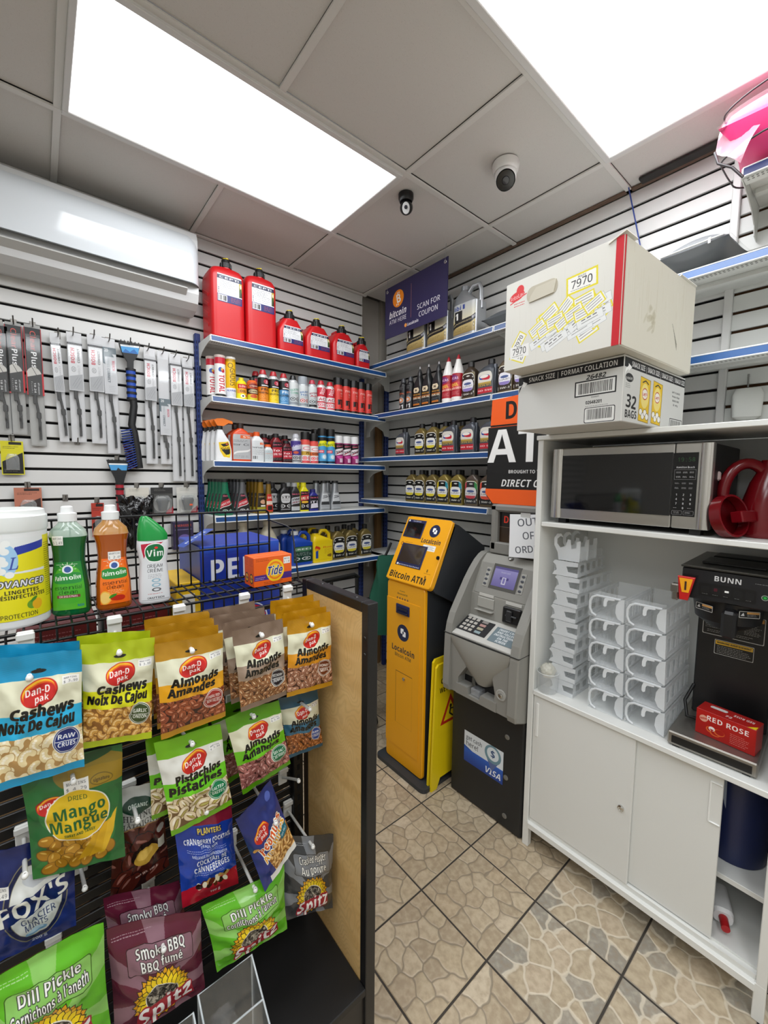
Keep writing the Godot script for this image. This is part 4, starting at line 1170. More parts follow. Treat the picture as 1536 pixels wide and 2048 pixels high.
func glide(d: float) -> Node3D:
	# one clear plastic bottle rack: ring front, hanging tongue, floor, two long rails and a back plate
	var o = Node3D.new()
	var f = frost()
	var W = 0.128; var H = 0.09
	var out = PackedVector2Array(); var n = 9
	var mb = MB.new()
	# front ring as a swept strip
	var mid = []
	for k in n: mid.append(Vector3(-W / 2 + 0.006 + 0.030 * (1 - sin(PI / 2 * k / (n - 1))), H - 0.006 - 0.034 * (1 - cos(PI / 2 * k / (n - 1))) - 0.0, 0))
	var path = [Vector3(0.050, 0.086, 0), Vector3(0.0, 0.086, 0), Vector3(-0.034, 0.085, 0), Vector3(-0.050, 0.076, 0), Vector3(-0.058, 0.058, 0), Vector3(-0.058, 0.032, 0), Vector3(-0.050, 0.014, 0), Vector3(-0.034, 0.006, 0)]
	mb.tube(path, 0.0045, 6)
	put("front_ring", mb, clear_mat("f4f8fb", 0.5, 0.3), o)
	mb = MB.new(); mb.prism(PackedVector2Array([Vector2(0.062, 0.088), Vector2(0.046, 0.084), Vector2(0.036, 0.062), Vector2(0.034, 0.034), Vector2(0.044, 0.012), Vector2(0.064, 0.004)]), -0.003, 0.001)
	put("front_lobe", mb, clear_mat("f4f8fb", 0.45, 0.3), o)
	mb = MB.new(); mb.prism(PackedVector2Array([Vector2(0.030, 0.086), Vector2(0.004, 0.086), Vector2(-0.004, 0.082), Vector2(-0.008, 0.068), Vector2(-0.008, 0.052), Vector2(-0.003, 0.048), Vector2(0.003, 0.052), Vector2(0.004, 0.068), Vector2(0.008, 0.076), Vector2(0.03, 0.079)]), 0.0, 0.004)
	put("tongue", mb, clear_mat("f4f8fb", 0.7, 0.3), o)
	boxpart("track_floor", Vector3(0, 0.002, -d / 2), Vector3(W - 0.004, 0.003, d), f, o)
	boxpart("top_web", Vector3(0, 0.0865, -0.03), Vector3(W - 0.03, 0.003, 0.05), f, o)
	for s in [-1, 1]:
		mb = MB.new()
		mb.box(Vector3(s * (W / 2 - 0.003), 0.010, -d / 2), Vector3(0.003, 0.018, d)); mb.box(Vector3(s * (W / 2 - 0.003), 0.078, -d / 2), Vector3(0.003, 0.018, d))
		var k = 0.0
		while k < d - 0.02: mb.box(Vector3(s * (W / 2 - 0.003), 0.044, -k - 0.012), Vector3(0.003, 0.05, 0.02)); k += 0.058
		put("side_rail", mb, f, o)
	boxpart("back_plate", Vector3(0, 0.045, -d), Vector3(W - 0.004, 0.088, 0.003), f, o)
	return o
func dispensers():
	# middle and right piles, five high
	var src = glide(0.28)
	var ord = ["bottom", "second from the bottom", "middle", "second from the top", "topmost"]
	for c in 2:
		for r in 5:
			dup(src, "bottle_rack", "clear plastic bottle rack, %s in the %s five-high pile" % [ord[r], ["middle", "pile nearest the brewer, a"][c]] if c == 0 else "clear plastic bottle rack, %s in the five-high pile nearest the brewer" % ord[r], Vector3(1.625, 0.7215 + r * 0.0915, [-0.613, -0.480][c] - 0.004 * r), -90, "piled clear bottle racks")
	for n in get_children():
		if n.name.begins_with("bottle_rack"): n.set_meta("category", "bottle rack")
	# left pile: racks laid on their sides, nine high, the top one standing up like a fork
	var f = frost()
	for r in 9:
		var o = thing("bottle_rack", "clear plastic bottle rack on its side, %s from the bottom of the tall left pile" % ordinal(r), "bottle rack", Vector3(1.63, 0.7215 + r * 0.0625, -0.79 + 0.006 * sin(r * 2.1)), -90 + 3.0 * sin(r * 1.7), "piled clear bottle racks")
		var mb = MB.new()
		mb.prism(PackedVector2Array([Vector2(-0.052, 0.0), Vector2(0.05, 0.0), Vector2(0.05, 0.016), Vector2(0.012, 0.018), Vector2(0.004, 0.040), Vector2(0.05, 0.044), Vector2(0.05, 0.060), Vector2(-0.045, 0.060), Vector2(-0.052, 0.05), Vector2(-0.040, 0.042), Vector2(-0.034, 0.022), Vector2(-0.046, 0.012)]), -0.004, 0.0)
		put("front_plate", mb, clear_mat("f4f8fb", 0.45, 0.3), o)
		for s in [-1, 1]:
			mb = MB.new()
			mb.box(Vector3(s * 0.048, 0.008, -0.15), Vector3(0.003, 0.015, 0.28)); mb.box(Vector3(s * 0.048, 0.053, -0.15), Vector3(0.003, 0.013, 0.28))
			for k in 5: mb.box(Vector3(s * 0.048, 0.03, -0.02 - k * 0.06), Vector3(0.003, 0.035, 0.018))
			put("side_rail", mb, f, o)
		boxpart("track_floor", Vector3(0, 0.0015, -0.15), Vector3(0.10, 0.002, 0.28), f, o)
	for k in 3:
		var o = thing("bottle_rack", "clear plastic bottle rack standing like a fork, %s on top of the tall left pile" % ["frontmost", "middle", "rearmost"][k], "bottle rack", Vector3(1.64 + 0.075 * k, 0.7215 + 9 * 0.0625, -0.795), -90, "piled clear bottle racks")
		var mb = MB.new()
		var P = PackedVector2Array([Vector2(-0.035, 0.0), Vector2(0.05, 0.0), Vector2(0.052, 0.05), Vector2(0.052, 0.086), Vector2(0.038, 0.082), Vector2(0.036, 0.055), Vector2(0.016, 0.05), Vector2(0.012, 0.086), Vector2(0.0, 0.088), Vector2(-0.006, 0.06), Vector2(-0.03, 0.05), Vector2(-0.044, 0.065), Vector2(-0.044, 0.085), Vector2(-0.030, 0.098), Vector2(-0.02, 0.094), Vector2(-0.028, 0.108), Vector2(-0.045, 0.106), Vector2(-0.057, 0.088), Vector2(-0.056, 0.058), Vector2(-0.04, 0.03)])
		mb.prism(P, -0.004, 0.0)
		put("front_plate", mb, clear_mat("f4f8fb", 0.45, 0.3), o)
		boxpart("track_floor", Vector3(0.01, 0.0015, -0.035), Vector3(0.08, 0.002, 0.065), f, o)
		for s in [-1, 1]: boxpart("side_rail", Vector3(0.008 + s * 0.04, 0.02, -0.035), Vector3(0.003, 0.035, 0.065), f, o)
func crumple(o: Node3D, r: float, m: Material, seed: int, called := "wrap"):
	var no = FastNoiseLite.new(); no.seed = seed; no.frequency = 14.0; no.noise_type = FastNoiseLite.TYPE_CELLULAR; no.cellular_return_type = FastNoiseLite.RETURN_DISTANCE2_SUB
	var P = []
	for i in 19:
		var row = PackedVector3Array()
		for j in 29:
			var a = TAU * (j % 28) / 28.0; var b = PI * i / 18.0
			var d = Vector3(sin(b) * cos(a), cos(b), sin(b) * sin(a))
			row.append(d * r * (1.0 + 0.35 * no.get_noise_3dv(d * 0.12)) + Vector3(0, r, 0))
		P.append(row)
	var mb = MB.new(); mb.grid(P, Vector3(0, r, 0), Rect2(0, 0, 1, 1), true)
	put(called, mb, m, o)
func small_cabinet_things():
	var o = thing("plastic_cup", "clear plastic cup at the left end of the cabinet counter", "cup", Vector3(1.612, 0.7215, -0.838))
	var c = clear_mat("e8ecee", 0.28, 0.1)
	var mb = MB.new(); mb.loft([[0, 0.036], [0.004, 0.038], [0.085, 0.043]], 26, false); put("wall", mb, c, o)
	mb = MB.new(); mb.loft([[0.001, 0.030], [0.005, 0.034]], 24); put("base", mb, clear_mat("d8dcdc", 0.4, 0.1), o)
	mb = MB.new(); mb.t = Transform3D(Basis(), Vector3(0, 0.085, 0)); mb.t.basis = Basis(Vector3.RIGHT, PI / 2); ring(mb, 0.043, 0.0015); put("rim", mb, clear_mat("f0f4f4", 0.5, 0.1), o)
	o = thing("crumpled_wrap", "ball of crumpled clear plastic in the cup on the counter", "plastic wrap", Vector3(1.612, 0.768, -0.838))
	crumple(o, 0.043, clear_mat("e4e2d4", 0.5, 0.1), 5)
	# inside the open right end of the lower cabinet
	o = thing("blue_bucket", "dark blue bucket on the inner shelf of the open lower cabinet", "bucket", Vector3(1.80, 0.3375, -0.238))
	mb = MB.new(); mb.loft([[0, 0.084], [0.006, 0.088], [0.31, 0.108]], 36, true); put("wall", mb, mat("18234f", 0.35), o)
	mb = MB.new(); mb.t = Transform3D(Basis(Vector3.RIGHT, PI / 2), Vector3(0, 0.31, 0)); ring(mb, 0.108, 0.006); put("rim", mb, mat("1a2758", 0.35), o)
	mb = MB.new(); mb.patch([[0, 0.084], [0.31, 0.108]], 0.16, 0.30, 186, 214, Rect2(0, 0, 0.001, 0.001), 0.001); put("label", mb, mat("aab4c4", 0.4), o)
	o = thing("red_capped_bottle", "white bottle with red cap lying at the bottom of the open cabinet", "bottle", Vector3(1.70, 0.1345, -0.235), 20)
	mb = MB.new(); mb.t = Transform3D(Basis(Vector3(0, 0, 1), -PI / 2), Vector3(-0.02, 0.03, 0)); mb.loft([[0, 0.02, 0.026, 3.0], [0.01, 0.028, 0.03, 3.0], [0.11, 0.028, 0.03, 3.0], [0.13, 0.012]], 18); put("body", mb, mat("e0e0e0", 0.35), o)
	mb = MB.new(); mb.t = Transform3D(Basis(Vector3(0, 0, 1), PI / 2), Vector3(-0.02, 0.03, 0)); mb.loft([[0, 0.013], [0.04, 0.012]], 16); put("cap", mb, mat("b01c20", 0.35), o)
func carton_print(w: int, h: int) -> Image:
	return im_new(w, h, "dcdbd6")
func route_tag(im: Image, cx: float, cy: float, rot: float, s := 1.0, num := "7970", under := false):
	var c = deg_to_rad(rot)
	var q = []
	for k in [[-36, -20], [36, -20], [36, 20], [-36, 20]]: q.append(Vector2(cx, cy) + Vector2(k[0], k[1]).rotated(c) * s)
	pg(im, q, "e3d42a")
	q = []
	for k in [[-32, -16], [32, -16], [32, 16], [-32, 16]]: q.append(Vector2(cx, cy) + Vector2(k[0], k[1]).rotated(c) * s)
	pg(im, q, "efeeea")
	if num: txt(im, num, cx, cy, 24 * s, "1a1a1a", {"f": "r", "rot": rot, "w": 50 * s})
	else:
		for k in 3:
			var a = Vector2(cx, cy) + Vector2(-28, -10 + k * 9).rotated(c) * s; var b = Vector2(cx, cy) + Vector2(26, -10 + k * 9).rotated(c) * s
			ln(im, a, b, 2.5 * s, "8d8d88")
func cartons():
	# lower printed carton
	var o = thing("snack_carton", "white snack carton printed snack size under the chip delivery box", "carton", Vector3(1.355, 1.791, -0.69), -93)
	var w = mat("d6d5d0", 0.65)
	boxpart("carton", Vector3(0, 0.098, -0.245), Vector3(0.365, 0.196, 0.49), w, o, 0.002)
	var im = im_new(560, 300, "d3d3cf")
	rc(im, 0, 8, 560, 44, "17171a"); txt(im, "SNACK SIZE | FORMAT COLLATION", 300, 30, 34, "eeeeec", {"w": 470})
	pg(im, [Vector2(4, 92), Vector2(10, 60), Vector2(30, 44), Vector2(30, 32), Vector2(58, 46), Vector2(32, 68), Vector2(32, 58), Vector2(16, 70)], "f2f2f0"); pg(im, [Vector2(2, 96), Vector2(8, 64), Vector2(26, 50), Vector2(18, 66)], "17171a")
	txt(im, "26482", 436, 74, 30, "1a1a1a", {"sl": 0.2, "w": 96}); rc(im, 332, 88, 200, 76, "17171a"); rc(im, 338, 94, 188, 64, "e6e6e2"); bars(im, 352, 100, 160, 52, rng)
	txt(im, "02648201", 436, 172, 9, "333333", {"f": "r"}); txt(im, "02648201", 430, 196, 22, "222222", {"w": 80})
	smalls(im, 390, 214, 110, 1, 6, "666666", rng); rr(im, 386, 222, 146, 74, 8, "17171a"); rr(im, 389, 225, 140, 68, 7, "e6e6e2"); bars(im, 398, 230, 122, 50, rng)
	put("print", face_quad(0.361, 0.192, 0.002, 0.0004, at_signs.add(im)), at_signs.material(0.6), o)
	im = im_new(560, 300, "d0d0cc")
	rc(im, 0, 8, 560, 44, "17171a"); txt(im, "SNACK SIZE | SNACK SIZE | SNACK SIZE | SNACK SIZE", 306, 30, 34, "eeeeec", {"w": 500}); pg(im, [Vector2(4, 92), Vector2(10, 60), Vector2(30, 44), Vector2(30, 32), Vector2(58, 46), Vector2(32, 68), Vector2(32, 58), Vector2(16, 70)], "f2f2f0")
	el(im, 42, 96, 30, 20, "2a2a2a"); txt(im, "FritoLay", 42, 98, 18, "e8e8e4", {"w": 50, "rot": -8}); smalls(im, 16, 124, 44, 3, 8, "555555", rng)
	txt(im, "32", 66, 204, 84, "1a1a1a", {"rot": 4, "w": 84}); txt(im, "BAGS", 66, 262, 50, "1a1a1a", {"w": 96})
	for k in 2:
		var x = 176 + k * 112
		pg(im, [Vector2(x - 44, 70), Vector2(x + 44, 78), Vector2(x + 38, 290), Vector2(x - 50, 284)], "8a6a10"); pg(im, [Vector2(x - 42, 73), Vector2(x + 41, 80), Vector2(x + 35, 287), Vector2(x - 47, 281)], "e6bf2a")
		el(im, x - 2, 160, 34, 60, "f0dc80"); el(im, x - 2, 150, 24, 28, "b8281c"); el(im, x - 2, 150, 22, 24, "f2ece0"); txt(im, "Lay's", x - 2, 150, 20, "b8281c", {"w": 38, "rot": -6})
		for q in 4: el(im, x - 30 + q * 18, 240 + (q % 2) * 18, 15, 17, "3a3424"); el(im, x - 30 + q * 18, 240 + (q % 2) * 18, 13, 15, "f4f2ea")
		ln(im, Vector2(x - 26, 98), Vector2(x, 86), 6, "3a3424"); ln(im, Vector2(x, 86), Vector2(x + 26, 100), 6, "3a3424")
	for k in 4: txt(im, ["LAY'S CLASSIC", "Potato Chips", "SNACK SIZE", "32 - 40 g"][k], 470, 96 + k * 22, 13, "333333", {"f": "b"})
	rc(im, 420, 236, 130, 60, "17171a"); rc(im, 424, 240, 122, 56, "e6e6e2"); bars(im, 430, 244, 108, 52, rng)
	var mb = MB.new(); mb.quad(Vector3(0.1829, 0.194, -0.002), Vector3(0.1829, 0.194, -0.488), Vector3(0.1829, 0.002, -0.488), Vector3(0.1829, 0.002, -0.002), Vector3(1, 0, 0), at_signs.add(im))
	put("print", mb, at_signs.material(0.6), o)
	# upper delivery box
	o = thing("delivery_box", "large white chip delivery box covered in route stickers on top", "carton", Vector3(1.262, 1.9885, -0.681), -93.5)
	boxpart("carton", Vector3(0, 0.146, -0.265), Vector3(0.388, 0.292, 0.53), mat("dad6c9", 0.6), o, 0.003)
	im = im_new(580, 430, "dcdad2")
	for k in 40: rc(im, rng.randf_range(0, 580), rng.randf_range(0, 300), 1, rng.randf_range(40, 160), "d3d0c7")
	el(im, 66, 74, 44, 22, "d8262c", -8); el(im, 84, 50, 22, 24, "d8262c"); txt(im, "FritoLay", 66, 76, 28, "f2e6e2", {"f": "r", "w": 78, "rot": -8}); ln(im, Vector2(26, 104), Vector2(122, 76), 5, "d8262c")
	for k in 2: smalls(im, 50, 108 + k * 12, 66, 1, 6, "d05a58", rng, 4)
	var r2 = RandomNumberGenerator.new(); r2.seed = 5
	for k in 26: route_tag(im, 180 + r2.randf() * 320, 350 - r2.randf() * 110 - (40 if k > 13 else 0), r2.randf_range(-46, -8), 1.35, "", true)
	for k in 18:
		var cx = 200 + r2.randf() * 290; var cy = 372 - r2.randf() * 110 - cx * 0.12 + 20; var c = deg_to_rad(r2.randf_range(-34, -8)); var q = []
		for z in [[-60, -20], [60, -20], [60, 20], [-60, 20]]: q.append(Vector2(cx, cy) + Vector2(z[0], z[1]).rotated(c))
		pg(im, q, "a8aaa8"); q = []
		for z in [[-58.5, -18.5], [58.5, -18.5], [58.5, 18.5], [-58.5, 18.5]]: q.append(Vector2(cx, cy) + Vector2(z[0], z[1]).rotated(c))
		pg(im, q, "e8e9e8")
		for z in 3: ln(im, Vector2(cx, cy) + Vector2(-36 + z * 26, -8).rotated(c), Vector2(cx, cy) + Vector2(-18 + z * 26, -8).rotated(c), 5, "6a6a68")
		ln(im, Vector2(cx, cy) + Vector2(-38, 4).rotated(c), Vector2(cx, cy) + Vector2(36, 4).rotated(c), 3, "8a8a88")
	for k in 7: route_tag(im, 190 + k * 46, 262 - k * 5 + (k % 2) * 20, -30 + 8 * (k % 3), 1.25, "")
	route_tag(im, 86, 300, -56, 1.3, "7970"); route_tag(im, 84, 370, 24, 1.3, "7970")
	rc(im, 36, 318, 110, 60, "ecebe8"); txt(im, "7970", 90, 346, 44, "1a1a1a", {"f": "r", "w": 82}); txt(im, "ROUTE", 90, 324, 10, "333333", {"f": "r"}); smalls(im, 50, 368, 82, 1, 5, "555555", rng)
	route_tag(im, 405, 120, -3, 2.0, "7970"); txt(im, "ROUTE", 405, 96, 12, "333333", {"f": "r"}); smalls(im, 355, 146, 100, 1, 5, "555555", rng)
	put("print", face_quad(0.384, 0.288, 0.002, 0.0004, at_signs.add(im)), at_signs.material(0.5), o)
	mb = MB.new(); mb.prism(rounded(0.11, 0.05, 0.022, -0.055, 0.228), 0.0002, 0.0012); put("hand_hole", mb, mat("bdb6a4", 0.7), o)
	mb = MB.new(); mb.prism(PackedVector2Array([Vector2(-0.1, 0.204), Vector2(-0.012, 0.208), Vector2(-0.004, 0.246), Vector2(-0.075, 0.244), Vector2(-0.094, 0.222)]), 0.0, 0.004); put("hole_flap", mb, mat("c9c3b2", 0.6), o)
	for q in [0.1815]:
		boxpart("red_edge", Vector3(q, 0.146, 0.0004), Vector3(0.02, 0.289, 0.0026), mat("c6202c", 0.4), o)
	boxpart("red_edge", Vector3(0.1942, 0.146, -0.004), Vector3(0.0012, 0.289, 0.006), mat("c6202c", 0.4), o)
	im = im_new(300, 160, "d9d5c6")
	for k in 60: rc(im, r2.randf() * 300, r2.randf() * 90, 1, r2.randf() * 70, ["d1ccba", "dfdccf", "cdc7b4"][k % 3])
	for k in 14: el(im, 60 + r2.randf() * 60, 80 + r2.randf() * 40, 2 + r2.randf() * 5, 5 + r2.randf() * 10, "b0a98e50", r2.randf() * 90)
	for k in 4: ln(im, Vector2(196 + k * 3, 88 + k * 4), Vector2(222, 120 + k * 3), 1.6, "8a8878")
	mb = MB.new(); mb.quad(Vector3(0.1945, 0.289, -0.01), Vector3(0.1945, 0.289, -0.527), Vector3(0.1945, 0.003, -0.527), Vector3(0.1945, 0.003, -0.01), Vector3(1, 0, 0), at_signs.add(im)); put("print", mb, at_signs.material(0.6), o)
	mb = MB.new(); mb.t = Transform3D(Basis(Vector3(0, 0, 1), 0.35), Vector3(0.19, 0.292, -0.03)); mb.box(Vector3(-0.015, 0.004, 0), Vector3(0.05, 0.003, 0.07)); put("top_flap", mb, mat("e2dfd4", 0.6), o)
	mb = MB.new(); mb.t = Transform3D(Basis(Vector3(0, 0, 1), 0.5), Vector3(0.19, 0.288, -0.46)); mb.box(Vector3(-0.01, 0.004, 0), Vector3(0.04, 0.003, 0.14)); put("top_flap", mb, mat("e2dfd4", 0.6), o)
func overhead():
	# white dome camera
	var o = thing("security_camera", "white ball security camera on the ceiling near the right light", "camera", Vector3(1.632, CEIL + 0.001, -1.145))
	var mb = MB.new(); mb.loft([[-0.038, 0.050], [-0.030, 0.054], [-0.006, 0.058], [0.0, 0.056]], 32); put("mount", mb, mat("e4e3e0", 0.35), o)
	var P = []
	for i in 15:
		var row = PackedVector3Array()
		for j in 29:
			var a = TAU * (j % 28) / 28.0; var b = lerpf(0.25, PI, i / 14.0)
			row.append(Vector3(sin(b) * cos(a), cos(b), sin(b) * sin(a)) * 0.046)
		P.append(row)
	var aim = Transform3D(Basis.looking_at(Vector3(-0.6, -0.75, 0.45)).rotated(Vector3.UP, 0.0), Vector3(0, -0.052, 0))
	mb = MB.new(); mb.t = aim * Transform3D(Basis(Vector3.RIGHT, PI / 2), Vector3.ZERO); mb.grid(P, Vector3.ZERO, Rect2(0, 0, 1, 1), true); mb.loft([[-0.062, 0.040], [-0.02, 0.042], [0.0, 0.044]], 28, false); put("ball", mb, mat("e8e7e4", 0.3), o)
	mb = MB.new(); mb.t = aim * Transform3D(Basis(Vector3.RIGHT, PI / 2), Vector3.ZERO); mb.loft([[-0.064, 0.036], [-0.058, 0.039]], 28); var fc = put("face", mb, mat("0c0c0e", 0.12), o)
	mb = MB.new(); mb.t = aim * Transform3D(Basis(Vector3.RIGHT, PI / 2), Vector3.ZERO); mb.loft([[-0.068, 0.014], [-0.064, 0.016], [-0.06, 0.016]], 20); put("lens", mb, mat("1c1c22", 0.05), fc)
	# black camera
	o = thing("security_camera", "small black security camera with white face beside the left light", "camera", Vector3(1.437, CEIL + 0.001, -1.575))
	mb = MB.new(); mb.loft([[-0.035, 0.030], [-0.02, 0.037], [0.0, 0.037]], 26); put("mount", mb, mat("111113", 0.3), o)
	aim = Transform3D(Basis.looking_at(Vector3(-0.62, -0.55, 0.56)), Vector3(0.004, -0.058, 0))
	mb = MB.new(); mb.t = aim * Transform3D(Basis(Vector3.RIGHT, PI / 2), Vector3.ZERO); mb.loft([[-0.026, 0.026], [-0.02, 0.030], [0.02, 0.030], [0.032, 0.02]], 24); put("ball", mb, mat("131315", 0.3), o)
	mb = MB.new(); mb.t = aim * Transform3D(Basis(Vector3.RIGHT, PI / 2), Vector3.ZERO); mb.loft([[-0.030, 0.017, 0.023], [-0.024, 0.019, 0.026]], 24); fc = put("face", mb, mat("d6d6d8", 0.3), o)
	mb = MB.new(); mb.t = aim * Transform3D(Basis(Vector3.RIGHT, PI / 2), Vector3(0, 0.004, 0)); mb.loft([[-0.033, 0.007], [-0.029, 0.009]], 16); put("lens", mb, mat("3a3a40", 0.1), fc)
	# cable
	mb = MB.new(); mb.tube([Vector3(2.185, CEIL - 0.002, -0.852), Vector3(2.19, 2.90, -0.835), Vector3(2.19, 2.80, -0.812), Vector3(2.192, 2.70, -0.79), Vector3(2.195, 2.46, -0.77)], 0.003, 6)
	tag(put("ceiling_cable", mb, mat("26408c", 0.4), self), "blue cable hanging from the ceiling above the delivery box", "cable")
	aircon()
func aircon():
	var o = thing("air_conditioner", "white wall mounted air conditioner above the wiper blades", "air conditioner", Vector3(0.0, 2.50, WALL_A))
	var x0 = -0.35; var x1 = 0.715
	# section (z, y)
	var prof = [[0.0, 0.0], [0.10, 0.0], [0.17, 0.03], [0.20, 0.085]]
	var sec = PackedVector2Array([Vector2(0.0, 0.012), Vector2(0.06, 0.0), Vector2(0.13, 0.014), Vector2(0.168, 0.04), Vector2(0.185, 0.085), Vector2(0.185, 0.36), Vector2(0.17, 0.40), Vector2(0.14, 0.418), Vector2(0.0, 0.418)])
	put("case", side_prism(sec, x0, x1 - 0.004), mat("cfd0d0", 0.4), o)
	# curved glossy front with rounded right end
	var P = []
	for i in 15:
		var t = i / 14.0
		var y = lerpf(0.125, 0.424, t)
		var zz = 0.222 - 0.10 * pow(maxf(0.0, t - 0.45) / 0.55, 2.2) + 0.006 * sin(PI * t)
		var row = PackedVector3Array()
		for j in 30:
			var x = lerpf(x0, x1 - 0.06, j / 19.0) if j < 20 else 0.0
			var z = zz
			if j >= 20:
				var a = PI / 2 * (j - 19) / 10.0
				x = x1 - 0.06 + 0.06 * sin(a); z = zz - 0.06 * (1 - cos(a)) 
			row.append(Vector3(x, y, z))
		row.append(Vector3(x1, y, 0.0))
		P.append(row)
	var mb = MB.new(); mb.grid(P, Vector3(0, 0.25, -0.3))
	put("front_cover", mb, mat("d9dee2", 0.1), o)
	mb = MB.new(); var rim = []
	for j in 30: rim.append(Vector3(P[0][j].x, 0.123, P[0][j].z - 0.004))
	mb.tube(rim, 0.004, 6); put("lower_edge", mb, mat("5c5e5e", 0.4), o)
	mb = MB.new(); mb.t = Transform3D(Basis(Vector3.RIGHT, 0.95), Vector3(0.15, 0.072, 0.178)); mb.box(Vector3(0.0, 0, 0), Vector3(1.0, 0.085, 0.008), 0.003)
	put("louver", mb, mat("bfbfbc", 0.4), o)
	mb = MB.new(); mb.t = Transform3D(Basis(Vector3.RIGHT, 0.95), Vector3(0.15, 0.035, 0.148)); mb.box(Vector3(0, 0, 0), Vector3(1.0, 0.012, 0.012)); put("outlet_gap", mb, mat("1d1d1d", 0.8), o)
func pillow_shape(w: float, h: float, d: float, n := 16, pw := 0.5) -> Array:
	# two sheets sewn along the rim, lying flat: w along x, d along z, h high
	var F = []
	for sg in [1.0, -1.0]:
		var P = []
		for i in n + 1:
			var row = PackedVector3Array(); var b = i / float(n)
			for j in n + 1:
				var a = j / float(n)
				var k = pow(maxf(0.0, sin(PI * a) * sin(PI * b)), pw)
				row.append(Vector3((a - 0.5) * w * (1.0 - 0.06 * sin(PI * b)), h / 2 + sg * h / 2 * k, (b - 0.5) * d * (1.0 - 0.06 * sin(PI * a))))
			P.append(row)
		F.append(P)
	return F
func right_shelves():
	var o = thing("packed_pillow", "grey pillow in a clear zip bag on the right wall shelf", "pillow", Vector3(1.99, 2.4062, -0.50), -96)
	var F = pillow_shape(0.23, 0.125, 0.2, 18, 0.55)
	var mb = MB.new(); mb.grid(F[0], Vector3(0, 0.06, 0)); mb.grid(F[1], Vector3(0, 0.06, 0)); put("pillow", mb, mat("5a5e61", 0.5), o)
	F = pillow_shape(0.245, 0.134, 0.21, 18, 0.55)
	mb = MB.new(); mb.grid(F[0], Vector3(0, 0.06, 0)); put("clear_cover", mb, clear_mat("e6eaec", 0.14, 0.45), o)
	mb = MB.new(); mb.box(Vector3(0.0, 0.07, 0.1), Vector3(0.2, 0.004, 0.006)); mb.box(Vector3(0.06, 0.065, 0.104), Vector3(0.008, 0.02, 0.003)); put("zipper", mb, mat("c9c9c6", 0.35), o)
	o = thing("tan_box", "small tan box behind the grey pillow on the right wall shelf", "box", Vector3(2.02, 2.406, -0.235), -90)
	boxpart("carton", Vector3(0, 0.035, -0.06), Vector3(0.14, 0.07, 0.14), mat("cbb196", 0.7), o, 0.002); boxpart("dark_label", Vector3(-0.01, 0.03, 0.0104), Vector3(0.06, 0.04, 0.001), mat("2a2420", 0.5), o)
	# pink bedding bag over the top shelf edge
	o = thing("bedding_bag", "pink bedding in a clear zip bag on the highest right shelf", "bedding bag", Vector3(2.0, 2.698, -0.205), -90)
	F = pillow_shape(0.46, 0.20, 0.36, 18, 0.3)
	var im = im_new(256, 256, "e23a7c")
	for k in 12: el(im, rng.randf() * 256, rng.randf() * 256, 30, 10, ["f08ab4", "d02a68", "f4b0cc"][k % 3], rng.randf() * 180)
	txt(im, "PILLOW", 150, 170, 30, "f6c8da", {"rot": 4})
	mb = MB.new(); var br = at_signs.add(im); mb.grid(F[0], Vector3(0, 0.1, 0), br); mb.grid(F[1], Vector3(0, 0.1, 0), br); put("bedding", mb, at_signs.material(0.4), o)
	mb = MB.new()
	for r in [0.0, 1.0]:
		var p = []
		for k in 41:
			var a = TAU * k / 40.0; var q = MB.sup(a, 5.0)
			p.append(Vector3(q.x * 0.235, 0.03 + 0.15 * r + 0.02 * sin(a * 2.0), q.y * 0.185))
		mb.tube(p, 0.0028, 6, false)
	put("piping", mb, mat("2a2426", 0.4), o)
	F = pillow_shape(0.47, 0.21, 0.375, 18, 0.28)
	mb = MB.new(); mb.grid(F[0], Vector3(0, 0.1, 0)); put("clear_cover", mb, clear_mat("ffe8f0", 0.08, 0.4), o)
	# drooping corner of the bag
	P_sheet(o, "loose_corner", [Vector3(-0.235, 0.16, 0.10), Vector3(-0.235, 0.03, 0.18), Vector3(-0.16, -0.05, 0.20), Vector3(-0.12, 0.05, 0.185)], clear_mat("e8b8c8", 0.5, 0.1))
	mb = MB.new(); mb.tube([Vector3(-0.235, 0.03, 0.18), Vector3(-0.22, -0.02, 0.196), Vector3(-0.18, -0.055, 0.2), Vector3(-0.15, -0.1, 0.2)], 0.004, 6); put("loose_piping", mb, mat("2a2426", 0.4), o)
	o = thing("foam_tray", "white moulded tray hanging below the right wall shelf", "tray", Vector3(2.205, 1.86, -0.365), -75)
	mb = MB.new(); mb.loft([[0.0, 0.03, 0.014, 4.0], [0.012, 0.046, 0.022, 5.0], [0.10, 0.05, 0.022, 5.0], [0.125, 0.04, 0.016, 4.0]], 20); put("shell", mb, mat("d8dad6", 0.5), o)
	mb = MB.new(); mb.tube([Vector3(0, 0.12, 0), Vector3(0, 0.15, -0.012), Vector3(0.0, 0.185, -0.016)], 0.003, 6); put("hanger", mb, mat("8a8a88", 0.4), o)
	o = thing("dark_bag", "dark grey plastic bag beside the silver oil jugs", "bag", Vector3(2.06, 2.438, -1.40), -90)
	F = pillow_shape(0.2, 0.11, 0.22, 12, 0.6)
	mb = MB.new(); mb.grid(F[0], Vector3(0, 0.05, 0)); mb.grid(F[1], Vector3(0, 0.05, 0)); put("film", mb, mat("5a5e62", 0.25), o)
func P_sheet(o: Node3D, called: String, q: Array, m: Material):
	var P = []
	for i in 9:
		var row = PackedVector3Array()
		for j in 9:
			var a = j / 8.0; var b = i / 8.0
			row.append(q[0].lerp(q[3], a).lerp(q[1].lerp(q[2], a), b) + Vector3(0, 0, 0.01 * sin(a * 6 + b * 4)))
		P.append(row)
	var mb = MB.new(); mb.grid(P, q[0] - Vector3(0, 0, 5)); put(called, mb, m, o)
